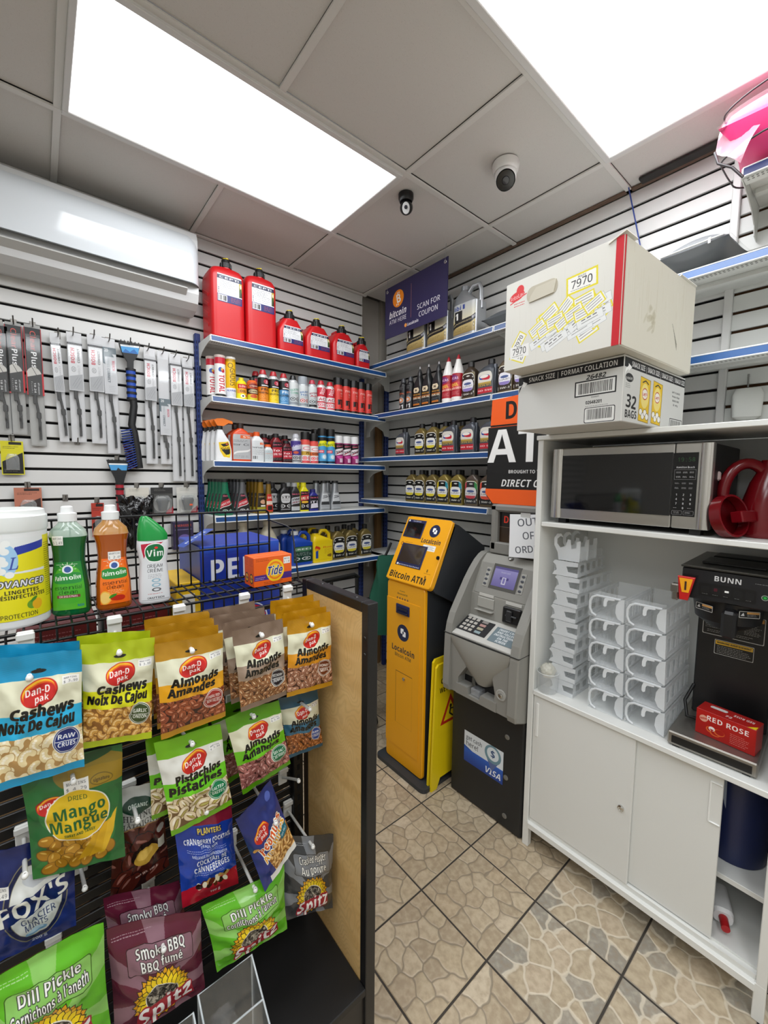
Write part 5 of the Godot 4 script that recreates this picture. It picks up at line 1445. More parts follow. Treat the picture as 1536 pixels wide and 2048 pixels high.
# ---------------------------------------------------------------- bottles, cans and jugs
func lab(w: int, h: int, bg: String, ops: Array) -> Rect2:
	var im = im_new(w, h, bg)
	for o in ops:
		match o[0]:
			"t": txt(im, o[1], o[2], o[3], o[4], o[5], o[6] if o.size() > 6 else {})
			"r": rc(im, o[1], o[2], o[3], o[4], o[5])
			"g": shade(im, o[1], o[2], o[3], o[4], o[5], o[6])
			"e": el(im, o[1], o[2], o[3], o[4], o[5], o[6] if o.size() > 6 else 0.0)
			"p": pg(im, o[1], o[2])
			"l": ln(im, o[1], o[2], o[3], o[4])
			"s": smalls(im, o[1], o[2], o[3], o[4], o[5], o[6], rng)
			"b": bars(im, o[1], o[2], o[3], o[4], rng)
			"h":
				for k in 2:
					el(im, o[1] + k * o[3] * 2.3, o[2], o[3], o[3], o[4]); el(im, o[1] + k * o[3] * 2.3, o[2], o[3] * 0.72, o[3] * 0.72, o[5]); el(im, o[1] + k * o[3] * 2.3, o[2], o[3] * 0.35, o[3] * 0.35, o[4])
	return at_goods.add(im)
func can(called: String, label: String, at: Vector3, r: float, h: float, body: String, cap: String, kind: String, r2: Rect2, group := "", turn := 0.0, metal := 0.3) -> Node3D:
	var o = thing(called, label, "spray can", at, turn, group)
	var S = []
	var ch = 0.05
	match kind:
		"full": S = [[0, r * 0.94], [0.004, r], [h - 0.058, r], [h - 0.05, r * 0.95]]; ch = 0.05
		"slim": S = [[0, r * 0.94], [0.004, r], [h * 0.76, r], [h * 0.84, r * 0.72], [h * 0.86, r * 0.6]]; ch = h * 0.14
		"tube": S = [[0, r], [h - 0.012, r]]; ch = 0.012
		"short": S = [[0, r * 0.94], [0.004, r], [h - 0.03, r], [h - 0.018, r * 0.7]]; ch = 0.018
	var mb = MB.new(); mb.loft(S, 22); put("body", mb, mat(body, 0.32, metal), o)
	var y1 = S[-2][0] - 0.001 if kind != "slim" else h * 0.76 - 0.002
	if kind == "tube": y1 = h - 0.014
	mb = MB.new(); mb.patch(S, 0.006, y1, 0, 180, r2, 0.0006, 2, 16); put("label", mb, at_goods.material(0.3), o)
	var y0 = S[-1][0]
	mb = MB.new()
	match kind:
		"full": mb.loft([[y0, r * 0.96], [h - 0.003, r * 0.94], [h, r * 0.88]], 22)
		"slim": mb.loft([[y0, r * 0.66], [y0 + 0.006, r * 0.66], [h - 0.006, r * 0.52], [h, r * 0.44]], 18)
		"tube": mb.loft([[y0, r * 1.04], [h, r * 1.04]], 22)
		"short": mb.loft([[y0, r * 0.5], [h, r * 0.46]], 16)
	put("cap", mb, mat(cap, 0.35), o)
	return o
func oil_secs(w: float, d: float, h: float, neck_x := 0.0) -> Array:
	var a = w / 2; var b = d / 2
	return [[0, a * 0.95, b * 0.92, 4.5], [0.006, a, b, 5.0], [h * 0.62, a, b, 5.0, 0, 0], [h * 0.72, a * 0.93, b * 0.96, 4.5, neck_x * 0.15], [h * 0.80, a * 0.62, b * 0.82, 3.5, neck_x * 0.55], [h * 0.845, 0.019, 0.019, 2.2, neck_x], [h * 0.87, 0.017, 0.017, 2.0, neck_x]]
func oil(called: String, label: String, at: Vector3, turn: float, w: float, d: float, h: float, body: String, r2: Rect2, group: String, cap := "141414", metal := 0.35, neck := 0.0, grip := false) -> Node3D:
	var o = thing(called, label, "oil bottle", at, turn, group)
	var S = oil_secs(w, d, h, neck)
	var mb = MB.new(); mb.loft(S, 28); put("body", mb, mat(body, 0.3, metal), o)
	mb = MB.new(); mb.patch(S, h * 0.05, h * 0.70, 32, 148, r2, 0.0008, 8, 10); put("label", mb, at_goods.material(0.35), o)
	mb = MB.new(); mb.loft([[h * 0.865, 0.0195], [h * 0.99, 0.0185], [h, 0.0165]], 18)
	var c = put("cap", mb, mat(cap, 0.4), o); c.position.x = neck
	if grip:
		mb = MB.new(); mb.tube([Vector3(w * 0.42, h * 0.84, 0), Vector3(w * 0.47, h * 0.6, d * 0.12), Vector3(w * 0.44, h * 0.3, d * 0.12), Vector3(w * 0.46, h * 0.06, 0)], 0.011, 8); put("grip", mb, mat(body, 0.3, metal), o)
	return o
func funnel(called: String, label: String, cat: String, at: Vector3, turn: float, w: float, d: float, h: float, body: String, cap: String, r2: Rect2, group: String, neck := 0.017, metal := 0.2, pw := 0.72) -> Node3D:
	var o = thing(called, label, cat, at, turn, group)
	var a = w / 2; var b = d / 2
	var S = [[0, a * 0.95, b * 0.93, 3.5], [0.006, a, b, 3.8], [h * 0.16, a, b, 3.8], [h * pw, neck * 1.25, neck * 1.2, 2.2], [h * 0.93, neck, neck, 2.0]]
	var mb = MB.new(); mb.loft(S, 24); put("body", mb, mat(body, 0.3, metal), o)
	mb = MB.new(); mb.patch(S, h * 0.05, h * 0.60, 40, 140, r2, 0.0008, 8, 8); put("label", mb, at_goods.material(0.3), o)
	mb = MB.new(); mb.loft([[h * 0.925, neck * 1.25], [h, neck * 1.2]], 18); put("cap", mb, mat(cap, 0.4), o)
	return o
func jerry(label: String, at: Vector3, w: float, d: float, h: float, tall: bool, r2: Rect2):
	var o = thing("fuel_can", label, "fuel can", at, 0, "red fuel cans on the top shelf")
	var a = w / 2; var b = d / 2; var hb = h * (0.86 if tall else 0.80)
	var red = mat("c4161c", 0.34)
	var S = [[0, a * 0.92, b * 0.94, 6.0], [0.012, a, b, 7.0], [hb * (0.86 if tall else 0.60), a, b, 7.0], [hb * (0.93 if tall else 0.78), a * (0.97 if tall else 0.86), b * 0.97, 6.0], [hb * 0.98, a * (0.86 if tall else 0.56), b * 0.9, 5.0], [hb, a * (0.7 if tall else 0.42), b * 0.8, 4.0]]
	var mb = MB.new(); mb.loft(S, 36); put("body", mb, red, o)
	mb = MB.new(); mb.loft([[hb - 0.002, 0.028], [hb + 0.006, 0.028]], 20); var nk = put("neck", mb, red, o); nk.position = Vector3(0, 0, b * 0.55)
	mb = MB.new()
	mb.loft([[hb + 0.004, 0.030], [hb + 0.03, 0.030], [hb + 0.034, 0.024], [hb + 0.05, 0.022]], 20)
	for k in 14: mb.box(Vector3(cos(TAU * k / 14) * 0.030, hb + 0.017, sin(TAU * k / 14) * 0.030), Vector3(0.004, 0.024, 0.004))
	var cp = put("cap", mb, mat("131313", 0.4), o); cp.position = Vector3(0, 0, b * 0.55)
	mb = MB.new(); mb.loft([[hb + 0.049, 0.018], [hb + 0.056, 0.017]], 16); mb.box(Vector3(0, hb + 0.052, 0.018), Vector3(0.012, 0.006, 0.014), 0.001)
	put("spout_ring", mb, mat("e8d018", 0.4), cp)
	var lh = h * (0.36 if tall else 0.44)
	mb = MB.new(); mb.patch(S, hb * (0.50 if tall else 0.26), hb * (0.50 if tall else 0.26) + lh * 0.92, 66 if tall else 62, 104 if tall else 106, r2, 0.001, 6, 4); put("label", mb, at_goods.material(0.4), o)
	for s in [-1, 1]:
		mb = MB.new()
		for k in (4 if tall else 2):
			mb.t = Transform3D(Basis(Vector3.RIGHT, 0.5), Vector3(s * (a + 0.0005), hb * (0.25 + 0.14 * k), -b * 0.1))
			mb.box(Vector3.ZERO, Vector3(0.004, 0.018, b * 1.1), 0.0015)
		tag(put("side_rib", mb, red, o), "", "", "", "stuff")
	if not tall:
		mb = MB.new(); mb.tube([Vector3(0, hb - 0.01, -b * 0.1), Vector3(0, hb + 0.03, -b * 0.15), Vector3(0, hb + 0.03, -b * 0.6), Vector3(0, hb - 0.01, -b * 0.72)], 0.012, 10); put("handle", mb, red, o)
	return o

const FA := -2.402
func goods_left():
	# red fuel cans
	var fl = lab(150, 190, "e9eaec", [["r", 0, 10, 150, 26, "252a4a"], ["t", "SCEPTER", 62, 23, 20, "f0f0f0", {"w": 74}], ["g", 96, 36, 54, 96, "c9b24a", "2a3a20"], ["e", 122, 58, 16, 14, "efe8c8"], ["e", 118, 96, 18, 26, "3a5a30"], ["e", 134, 112, 14, 18, "2a2a28"], ["s", 8, 46, 80, 6, 8, "55585e"], ["e", 16, 110, 5, 5, "333a50"], ["e", 16, 126, 5, 5, "333a50"], ["e", 16, 98, 5, 5, "333a50"], ["s", 28, 98, 60, 3, 13, "777b82"], ["r", 0, 138, 150, 52, "262c6c"], ["r", 6, 142, 46, 42, "f2f2f2"], ["b", 9, 146, 40, 34], ["s", 60, 148, 78, 4, 9, "c2503c"]])
	var spec = [[0.765, 0.956, 0.445, true], [0.960, 1.150, 0.455, true], [1.157, 1.338, 0.255, false], [1.344, 1.537, 0.252, false], [1.543, 1.733, 0.255, false], [1.738, 1.862, 0.200, false]]
	var nm = ["tall red fuel can at the left end of the top shelf", "tall red fuel can, second from the left on the top shelf", "short red fuel can right beside the tall pair", "short red fuel can, middle of the three equal short ones", "short red fuel can next to the smallest one", "smallest red fuel can at the right end of the row"]
	for k in 6:
		var s = spec[k]
		var d = 0.19 if k < 5 else 0.15
		jerry(nm[k], Vector3((s[0] + s[1]) / 2, SA[0] + 0.0005, -2.388 - d / 2), s[1] - s[0] - 0.003, d, s[2], s[3], fl)
	# spray cans
	var Y = SA[1] + 0.0005
	var g2 = "cans on the second left shelf"
	var total = lab(100, 240, "eceae8", [["r", 0, 0, 100, 40, "c02438"], ["e", 50, 78, 20, 22, "d8dce4"], ["e", 44, 76, 12, 14, "2a4a9c"], ["e", 58, 82, 10, 12, "c02438"], ["e", 52, 74, 6, 8, "e8b43c"], ["t", "TOTAL", 50, 162, 44, "c02438", {"rot": 90, "w": 110}], ["r", 0, 226, 100, 14, "2a2a2a"]])
	var o = can("grease_tube", "white and red grease tube, front one at the left shelf end", Vector3(0.816, Y, FA - 0.032), 0.029, 0.232, "eceae8", "c9b8b0", "tube", total, g2, 0, 0.0)
	dup(o, "grease_tube", "white and red grease tube half hidden behind the front one", Vector3(0.790, Y, FA - 0.095), -8)
	var gad = lab(100, 240, "e3b414", [["r", 0, 0, 100, 16, "b58e18"], ["e", 40, 40, 16, 16, "5a4a20"], ["e", 40, 40, 12, 12, "e3b414"], ["t", "GADUS", 54, 112, 48, "4a3c1c", {"rot": 90, "f": "r", "w": 112}], ["g", 0, 180, 100, 60, "e4e6ea", "d4d8e0"], ["t", "ALVANIA", 50, 196, 18, "2a3a8c", {"w": 70}], ["s", 14, 210, 70, 3, 9, "8a8e98"]])
	can("grease_tube", "yellow grease tube with dark vertical lettering beside the white one", Vector3(0.875, Y, FA - 0.032), 0.028, 0.232, "e3b414", "d9d6d0", "tube", gad, g2, 0, 0.0)
	can("polish_tin", "small yellow oil tin with a red panel and football", Vector3(0.936, Y, FA - 0.032), 0.030, 0.128, "e6d414", "d8c81c", "short", lab(110, 150, "e6d61a", [["r", 20, 14, 76, 42, "c8382c"], ["t", "3-IN-1", 58, 34, 24, "f4ece0", {"w": 60}], ["r", 14, 60, 84, 40, "e8962a"], ["t", "OIL", 56, 80, 26, "2a2a1a"], ["e", 54, 124, 16, 16, "f2f2f2"], ["e", 54, 124, 7, 7, "222222"], ["e", 84, 118, 12, 12, "d84030"]]), g2, 0, 0.0)
	can("polish_tin", "orange and black round tin with oval labels beside the yellow tin", Vector3(1.002, Y, FA - 0.033), 0.031, 0.140, "d8622a", "1e1c18", "short", lab(110, 150, "c8582a", [["g", 0, 54, 110, 44, "1e1a16", "3a2c1c"], ["e", 56, 30, 36, 18, "7a1c18"], ["t", "Liquid", 56, 30, 20, "f2dcc0", {"sl": 0.2}], ["e", 58, 76, 40, 16, "c8b48a"], ["t", "Wrench", 56, 76, 18, "2a1a14", {"sl": 0.2}], ["r", 0, 104, 110, 46, "d0c62c"], ["e", 56, 118, 26, 14, "c8582a"]]), g2, 0, 0.0)
	var tone = [["orange", "d4781c", "e09a3c", "PENETRANT"], ["yellow", "e2c018", "f0d848", "SILICONE"], ["blue", "4a86b8", "8ab8dc", "CLEANER"]]
	for k in 3:
		var r3 = lab(110, 200, tone[k][1], [["r", 0, 0, 110, 78, "181616"], ["e", 66, 34, 20, 20, "b0283c"], ["t", "3", 66, 36, 34, "f4e8e8"], ["r", 34, 62, 62, 8, "e8e8e8"], ["t", "PRO", 58, 98, 30, ["20160c", "1c1a10", "e8eef4"][k], {"w": 60}], ["t", tone[k][3], 56, 126, 20, "201a14", {"w": 84}], ["h", 36, 158, 16, tone[k][2], tone[k][1]], ["r", 20, 182, 70, 6, tone[k][2]]])
		can("spray_can", "black topped spray can with %s lower half and red cap" % tone[k][0], Vector3(1.070 + 0.068 * k, Y, FA - 0.034), 0.0325, 0.196, "c9c9c9", "b0262c", "slim", r3, g2)
	can("spray_can", "spray can with red cap hidden behind the orange and black ones", Vector3(1.055, Y, FA - 0.105), 0.0325, 0.198, "1c1a1a", "b0262c", "slim", total, g2)
	var sl = [["green lettered silver spray can with black cap", "1c1c1c", "SILICONE", "3a8a6a", "2a2a2c"], ["silver spray can with grey cap and blue lettering", "9aa0a6", "BRAKE", "4a6a9c", "c8342c"], ["silver spray can with pink cap and black hydro lettering", "b83a4a", "HYDRO", "8a2030", "222224"]]
	for k in 3:
		can("spray_can", sl[k][0], Vector3(1.271 + 0.069 * k, Y, FA - 0.034), 0.033, [0.194, 0.197, 0.187][k], "c4c8ca", sl[k][1], "slim" if k != 1 else "full", lab(110, 200, "ccd2d2", [["g", 0, 0, 110, 200, "d6dada", "b4bcbe"], ["t", sl[k][2], 56, 60, 24, sl[k][3], {"rot": -12, "w": 74}], ["t", ["CLEANER", "PARTS", "AZE"][k], 58, 88, 24, sl[k][3] if k < 2 else "a82838", {"w": 66}], ["s", 28, 104, 56, 2, 8, "666a6e"], ["h", 38, 142, 17, sl[k][4], "ccd2d2"], ["r", 16, 168, 78, 22, sl[k][4] if k == 2 else "8a9096"]]), g2)
	for k in 2:
		can("spray_can", "red and white spray can with red cap, %s of the pair" % ["left", "right"][k], Vector3(1.4765 + 0.0695 * k, Y, FA - 0.034), 0.0335, 0.194, "e0dcdc", "c02834", "slim", lab(110, 200, "e4e0e0", [["r", 0, 0, 110, 84, "c82c3c"], ["t", "DUST", 52, 34, 40, "f4e8ea", {"rot": -70, "w": 64}], ["t", "ACE", 56, 108, 34, "a8283c", {"w": 66}], ["r", 10, 128, 90, 12, "c82c3c"], ["h", 34, 160, 17, "d84a5a", "e4d4d6"], ["r", 20, 182, 70, 12, "c82c3c"]]), g2)
	var red = lab(110, 210, "d83c34", [["t", "TYRE", 58, 34, 24, "f0c0b8", {"sl": 0.2, "w": 56}], ["t", "FIX", 70, 62, 16, "f0c8c0"], ["s", 56, 76, 34, 2, 8, "eab0a8"], ["r", 36, 112, 40, 66, "1e1412"], ["e", 48, 166, 16, 12, "d83c34"], ["l", Vector2(60, 120), Vector2(58, 168), 5, "d83c34"], ["r", 0, 192, 110, 18, "1c1816"]])
	for k in 5:
		var q = can("spray_can", "red spray can with tall black cap, %s from the left of five" % ordinal(k), Vector3(1.611 + 0.0665 * k, Y, FA - 0.034 - 0.002 * k), 0.0325, 0.233, "c8342c", "131313", "full", red, g2)
		if k == 0:
			for j in 4: dup(q, "spray_can", "red spray can with black cap in the rear row behind can number %s of five" % ordinal(j + 1), Vector3(1.6775 + 0.0665 * j, Y, FA - 0.106), 0)
	# third shelf
	Y = SA[2] + 0.0005
	var tr = lab(140, 240, "e8e9ea", [["p", [Vector2(30, 40), Vector2(122, 20), Vector2(128, 150), Vector2(100, 226), Vector2(60, 216)], "e8c21c"], ["p", [Vector2(50, 60), Vector2(100, 34), Vector2(112, 64), Vector2(60, 90)], "1c1a1a"], ["p", [Vector2(70, 66), Vector2(86, 42), Vector2(100, 62)], "e8641c"], ["t", "GLASS", 82, 106, 26, "2a2018", {"rot": -18, "w": 66}], ["p", [Vector2(52, 126), Vector2(112, 112), Vector2(108, 170), Vector2(70, 196)], "1c1c1c"], ["r", 70, 186, 40, 16, "e8e23c"]])
	var sp: Node3D
	for k in 4:
		var at = Vector3(0.822 - 0.010 * k, Y, FA - 0.030 - 0.052 * k)
		var lb = "white trigger spray bottle with orange head, %s" % ["frontmost of four", "second of four from the front", "third of four from the front", "rearmost of four"][k]
		if k > 0: dup(sp, "spray_bottle", lb, at, -6); continue
		sp = thing("spray_bottle", lb, "spray bottle", at, -6, "white trigger spray bottles")
		var S = [[0, 0.044, 0.022, 4.0], [0.006, 0.047, 0.024, 4.5], [0.06, 0.046, 0.024, 4.5, 0.0], [0.11, 0.040, 0.023, 4.0, -0.004], [0.145, 0.026, 0.02, 3.0, -0.012], [0.17, 0.017, 0.016, 2.4, -0.016], [0.18, 0.016, 0.016, 2.0, -0.017]]
		var mb = MB.new(); mb.loft(S, 24); put("body", mb, mat("e6e8ea", 0.3), sp)
		mb = MB.new(); mb.patch(S, 0.01, 0.12, 45, 128, tr, 0.001, 6, 6); put("label", mb, at_goods.material(0.3), sp)
		mb = MB.new(); mb.loft([[0.176, 0.018], [0.196, 0.017]], 18); var c = put("collar", mb, mat("1a1a1a", 0.4), sp); c.position.x = -0.017
		mb = MB.new(); mb.prism(PackedVector2Array([Vector2(-0.048, 0.226), Vector2(-0.034, 0.236), Vector2(0.0, 0.24), Vector2(0.052, 0.226), Vector2(0.055, 0.212), Vector2(0.03, 0.214), Vector2(0.004, 0.196), Vector2(-0.03, 0.196)]), -0.014, 0.014, 0.004); put("trigger_head", mb, mat("f07a18", 0.35), sp)
		mb = MB.new(); mb.prism(PackedVector2Array([Vector2(-0.040, 0.224), Vector2(-0.030, 0.205), Vector2(-0.036, 0.185), Vector2(-0.050, 0.165), Vector2(-0.042, 0.166), Vector2(-0.028, 0.186), Vector2(-0.022, 0.206), Vector2(-0.028, 0.226)]), -0.006, 0.006); put("trigger", mb, mat("151515", 0.4), sp)
	var orl = lab(130, 170, "b4b6b8", [["r", 60, 6, 60, 22, "e0622c"], ["t", "STIHL", 90, 17, 18, "f4e8e0", {"w": 48}], ["s", 10, 40, 80, 2, 9, "44484c"], ["t", "Motor Oil", 50, 70, 20, "3a3c40", {"f": "r"}], ["l", Vector2(16, 132), Vector2(116, 100), 12, "e8e8e6"], ["s", 10, 146, 100, 2, 9, "6a6c70"]])
	o = oil("chain_oil_jug", "orange oil jug with grey label on the third left shelf", Vector3(0.926, Y, FA - 0.035), 0, 0.110, 0.06, 0.222, "d8491c", orl, "", "2a1a14", 0.0)
	dup(o, "chain_oil_jug", "orange oil jug standing behind the front orange jug", Vector3(0.924, Y, FA - 0.11), 0)
	var whl = lab(120, 180, "d4d8da", [["r", 66, 16, 44, 20, "e0622c"], ["t", "STIHL", 88, 26, 16, "f4e8e0", {"w": 36}], ["t", "Cleaner", 46, 62, 24, "3a3e42", {"f": "r"}], ["s", 12, 84, 90, 5, 10, "6a6e72"], ["b", 14, 140, 44, 28]])
	o = oil("cleaner_bottle", "white bottle with orange cap beside the orange jug", Vector3(1.024, Y, FA - 0.033), 0, 0.078, 0.055, 0.178, "e2e4e4", whl, "", "e05a20", 0.0)
	dup(o, "cleaner_bottle", "white bottle with orange cap behind the front white one", Vector3(1.012, Y, FA - 0.10), 0)
	oil("cleaner_bottle", "smallest white bottle with orange cap on the third shelf", Vector3(1.094, Y, FA - 0.03), 0, 0.053, 0.046, 0.107, "e0e2e2", lab(90, 120, "c8d0d2", [["s", 10, 14, 60, 3, 9, "3a7a8a"], ["s", 10, 50, 66, 6, 9, "5a6a70"], ["r", 8, 40, 74, 3, "c8622c"]]), "", "e05a20", 0.0)
	var pk = ["1c1416", "b82a34"]
	var rA = lab(110, 190, "1e1618", [["t", "Kleen-Flo", 56, 26, 22, "e86a84", {"w": 76, "rot": -6}], ["p", [Vector2(6, 58), Vector2(104, 44), Vector2(104, 150), Vector2(6, 160)], "b02a38"], ["t", "No.7", 56, 84, 34, "f0e4e4", {"sl": 0.2, "w": 70}], ["t", "DIESEL", 56, 122, 26, "f0dede", {"w": 76, "rot": -6}], ["s", 14, 164, 80, 2, 8, "a88"]])
	o = oil("fuel_treatment", "dark red additive bottle, taller of the two in front", Vector3(1.149, Y, FA - 0.034), 0, 0.066, 0.056, 0.177, "7a1a22", rA, "dark red additive bottles", "1a1718", 0.0)
	for k in 6: dup(o, "fuel_treatment", "dark red additive bottle in the rear, number %s counted from the left" % ordinal(k), Vector3(1.10 + 0.071 * (k % 3), Y, FA - 0.098 - 0.06 * int(k / 3.0)), 0)
	oil("fuel_treatment", "dark red additive bottle, shorter of the two in front", Vector3(1.218, Y, FA - 0.034), 0, 0.066, 0.056, 0.139, "5a1820", rA, "dark red additive bottles", "1a1718", 0.0)
	can("spray_can", "purple and white spray can with silver shoulder", Vector3(1.288, Y, FA - 0.036), 0.0345, 0.186, "c4c4c8", "c0c2c8", "slim", lab(110, 190, "4a3c8a", [["p", [Vector2(0, 60), Vector2(110, 24), Vector2(110, 60), Vector2(0, 96)], "c4c6d8"], ["t", "CHOKE", 56, 40, 22, "e8e4f4", {"rot": -16, "w": 76}], ["e", 40, 104, 18, 12, "c85a3a"], ["r", 0, 128, 110, 62, "c0c0c2"], ["h", 38, 152, 15, "222224", "c0c0c2"], ["r", 18, 174, 76, 10, "5a5a5e"]]), "third shelf spray cans")
	for k in 2:
		can("spray_can", ["pink and white spray can with black cap, left of two", "pink and orange spray can with black cap, right of two"][k], Vector3(1.355 + 0.064 * k, Y, FA - 0.034), 0.031, [0.203, 0.196][k], "d84a4a", "151515", "full", lab(110, 190, "e4e0de", [["r", 0, 0, 110, 34, "e05a50"], ["e", 56, 66, 34, 16, "d8828c"], ["e", 56, 66, 26, 11, "f0e0e0"], ["r", 8, 92, 94, 34, ["c8a03c", "d86a3a"][k]], ["t", ["75", "GUM"][k], 56, 108, 26, "3a2018"], ["h", 36, 152, 17, "d8444c", "f0b8b8"], ["r", 14, 174, 82, 14, "d8444c"]]), "third shelf spray cans")
	var bl = lab(110, 200, "4a9ccc", [["r", 0, 0, 110, 30, "16181a"], ["p", [Vector2(4, 74), Vector2(20, 30), Vector2(60, 26), Vector2(106, 40), Vector2(96, 82), Vector2(50, 66)], "e6e21c"], ["t", "BUG OFF", 56, 54, 24, "2a6a2a", {"w": 80, "rot": -8}], ["r", 6, 100, 46, 22, "d83a4a"], ["t", "NEW", 28, 111, 16, "ffffff"], ["e", 56, 152, 26, 24, "78c0e4"], ["e", 56, 152, 16, 16, "e4f0f4"], ["r", 0, 186, 110, 14, "1a2a3a"]])
	for k in 2: o = can("spray_can", "blue spray can with yellow splash and tall black cap, %s of two" % ["left", "right"][k], Vector3(1.484 + 0.066 * k, Y, FA - 0.034), 0.032, 0.235, "3a8abc", "131313", "full", bl, "third shelf spray cans")
	for k in 2: dup(o, "spray_can", "blue spray can with black cap hidden behind the front pair, %s" % ["left", "right"][k], Vector3(1.475 + 0.066 * k, Y, FA - 0.104), 0)
	var mg = lab(110, 190, "8a1c5c", [["r", 0, 0, 110, 80, "1c1a1c"], ["t", "Kleen-Flo", 58, 18, 22, "e86a84", {"w": 72, "rot": -8}], ["p", [Vector2(10, 54), Vector2(100, 30), Vector2(100, 92), Vector2(10, 112)], "e4dce0"], ["l", Vector2(20, 100), Vector2(96, 44), 8, "b03a4a"], ["t", "BRAKE", 56, 72, 26, "1c1a1c", {"rot": -14, "w": 74}], ["p", [Vector2(20, 120), Vector2(100, 104), Vector2(60, 170)], "d04a9c"], ["r", 46, 140, 30, 40, "e8c8dc"]])
	for k in 3: o = can("spray_can", "magenta and black spray can with white cap, %s of three" % ["left", "middle", "right"][k], Vector3(1.616 + 0.067 * k, Y, FA - 0.034), 0.0325, 0.196, "8a1c5c", "e6e6e6", "full", mg, "third shelf spray cans")
	# fourth shelf: funnel necked additives, each kind several deep
	Y = SA[3] + 0.0005
	var gl = lab(110, 150, "0f6a4c", [["p", [Vector2(4, 4), Vector2(60, 0), Vector2(108, 100), Vector2(104, 148), Vector2(2, 148)], "1c1a1a"], ["t", "Kleen", 46, 16, 20, "e86a84", {"w": 50}], ["p", [Vector2(8, 66), Vector2(84, 34), Vector2(100, 72), Vector2(8, 110)], "b8323c"], ["t", "INJECTOR", 52, 72, 20, "f0e8e8", {"rot": -24, "w": 78}], ["l", Vector2(8, 112), Vector2(102, 76), 4, "f0f0f0"], ["h", 50, 130, 12, "c8d8d0", "0f6a4c"]])
	var k0 = [["green_additive", "dark green funnel neck additive bottle", "0c6a4a", "1a1a1a", 0.826, 5, gl, 0.0], ["grey_additive", "grey funnel neck additive bottle", "6a6c70", "151515", 0.928, 4, lab(110, 150, "55575a", [["p", [Vector2(4, 4), Vector2(60, 0), Vector2(108, 100), Vector2(104, 148), Vector2(2, 148)], "242426"], ["t", "Kleen", 46, 16, 20, "e86a84", {"w": 50}], ["p", [Vector2(8, 66), Vector2(84, 34), Vector2(100, 72), Vector2(8, 110)], "b8323c"], ["t", "ENGINE", 52, 72, 22, "f0e8e8", {"rot": -24, "w": 70}], ["l", Vector2(8, 112), Vector2(102, 76), 4, "f0f0f0"], ["h", 50, 130, 12, "e0e0e0", "55575a"]]), 0.5], ["gold_additive", "gold bottle with tall black cap", "8a6a1c", "141414", 1.040, 4, lab(90, 150, "2a2018", [["r", 0, 0, 90, 50, "241c14"], ["t", "SEAFOAM", 46, 30, 16, "d8b878", {"w": 62}], ["e", 60, 70, 24, 18, "d0a080"], ["r", 40, 96, 48, 12, "e8e4d8"], ["r", 0, 112, 90, 38, "a8a02c"], ["s", 8, 118, 70, 3, 9, "5a5a20"]]), 0.3]]
	for q in k0:
		for k in q[5]:
			var lb = "%s, %s in its file from the front" % [q[1], ordinal(k)]
			var at = Vector3(q[4] - 0.006 * k, Y, FA - 0.028 - 0.042 * k)
			if k > 0: dup(o, q[0], lb, at, 0)
			else: o = funnel(q[0], lb, "additive bottle", at, 0, 0.086 if q[4] < 1.0 else 0.06, 0.040, 0.209, q[2], q[3], q[6], q[0].replace("_", " ") + " bottles", 0.017, q[7], 0.66 if q[4] < 1.0 else 0.62)
	funnel("gold_additive", "gold bottle with a red label beside the plain gold ones", "additive bottle", Vector3(1.094, Y, FA - 0.03), 0, 0.048, 0.042, 0.196, "8a6a2a", "2a2624", lab(70, 150, "c23428", [["r", 0, 60, 70, 30, "e8d8c8"], ["t", "GAS", 36, 30, 22, "f4e4d4"], ["s", 8, 64, 50, 3, 9, "8a2a20"], ["r", 20, 100, 30, 36, "2a1a18"]]), "", 0.014, 0.3, 0.6)
	var bk = lab(110, 160, "161618", [["e", 56, 54, 36, 40, "c9cacb"], ["t", "STP", 56, 44, 26, "2a2a2c"], ["s", 34, 58, 44, 3, 8, "55555a"], ["h", 36, 118, 17, "c8c8c8", "161618"], ["r", 18, 142, 74, 8, "8a8a8c"]])
	o = oil("black_additive", "black additive bottle with a round white label, front one", Vector3(1.20, Y, FA - 0.034), 0, 0.076, 0.056, 0.185, "18181a", bk, "black additive bottles", "222224", 0.0)
	dup(o, "black_additive", "black additive bottle half hidden left of the front one", Vector3(1.147, Y, FA - 0.095), 0)
	o = oil("grey_round_bottle", "silver capped bottle with white slanted lettering beside the black one", Vector3(1.272, Y, FA - 0.034), 0, 0.063, 0.056, 0.187, "3a3a3c", lab(100, 160, "2a2628", [["t", "Kleen-Flo", 50, 22, 20, "e86a84", {"w": 66}], ["p", [Vector2(0, 60), Vector2(100, 36), Vector2(100, 92), Vector2(0, 116)], "b8bcc0"], ["t", "POWER", 50, 66, 22, "2a1c20", {"rot": -14, "w": 70}], ["t", "STEERING", 50, 90, 18, "7a2a34", {"rot": -14, "w": 76}], ["r", 0, 126, 100, 34, "b8bcbe"]]), "", "a8aaac", 0.3)
	dup(o, "grey_round_bottle", "silver capped bottle hidden behind the front silver capped one", Vector3(1.262, Y, FA - 0.10), 0)
	o = oil("yellow_additive", "black bottle with bright yellow top and base", Vector3(1.339, Y, FA - 0.035), 0, 0.065, 0.056, 0.188, "e2d814", lab(100, 160, "1c1818", [["t", "Kleen-Flo", 50, 16, 20, "e86a84", {"w": 66}], ["p", [Vector2(8, 40), Vector2(92, 26), Vector2(92, 70), Vector2(8, 84)], "c0303a"], ["t", "HEET", 52, 58, 30, "f4e8c8", {"rot": -8}], ["e", 46, 92, 24, 10, "e8b43c"], ["h", 34, 126, 15, "d8d8d4", "1c1818"]]), "", "e2d814", 0.0)
	dup(o, "yellow_additive", "yellow topped bottle hidden behind the front yellow topped one", Vector3(1.328, Y, FA - 0.10), 0)
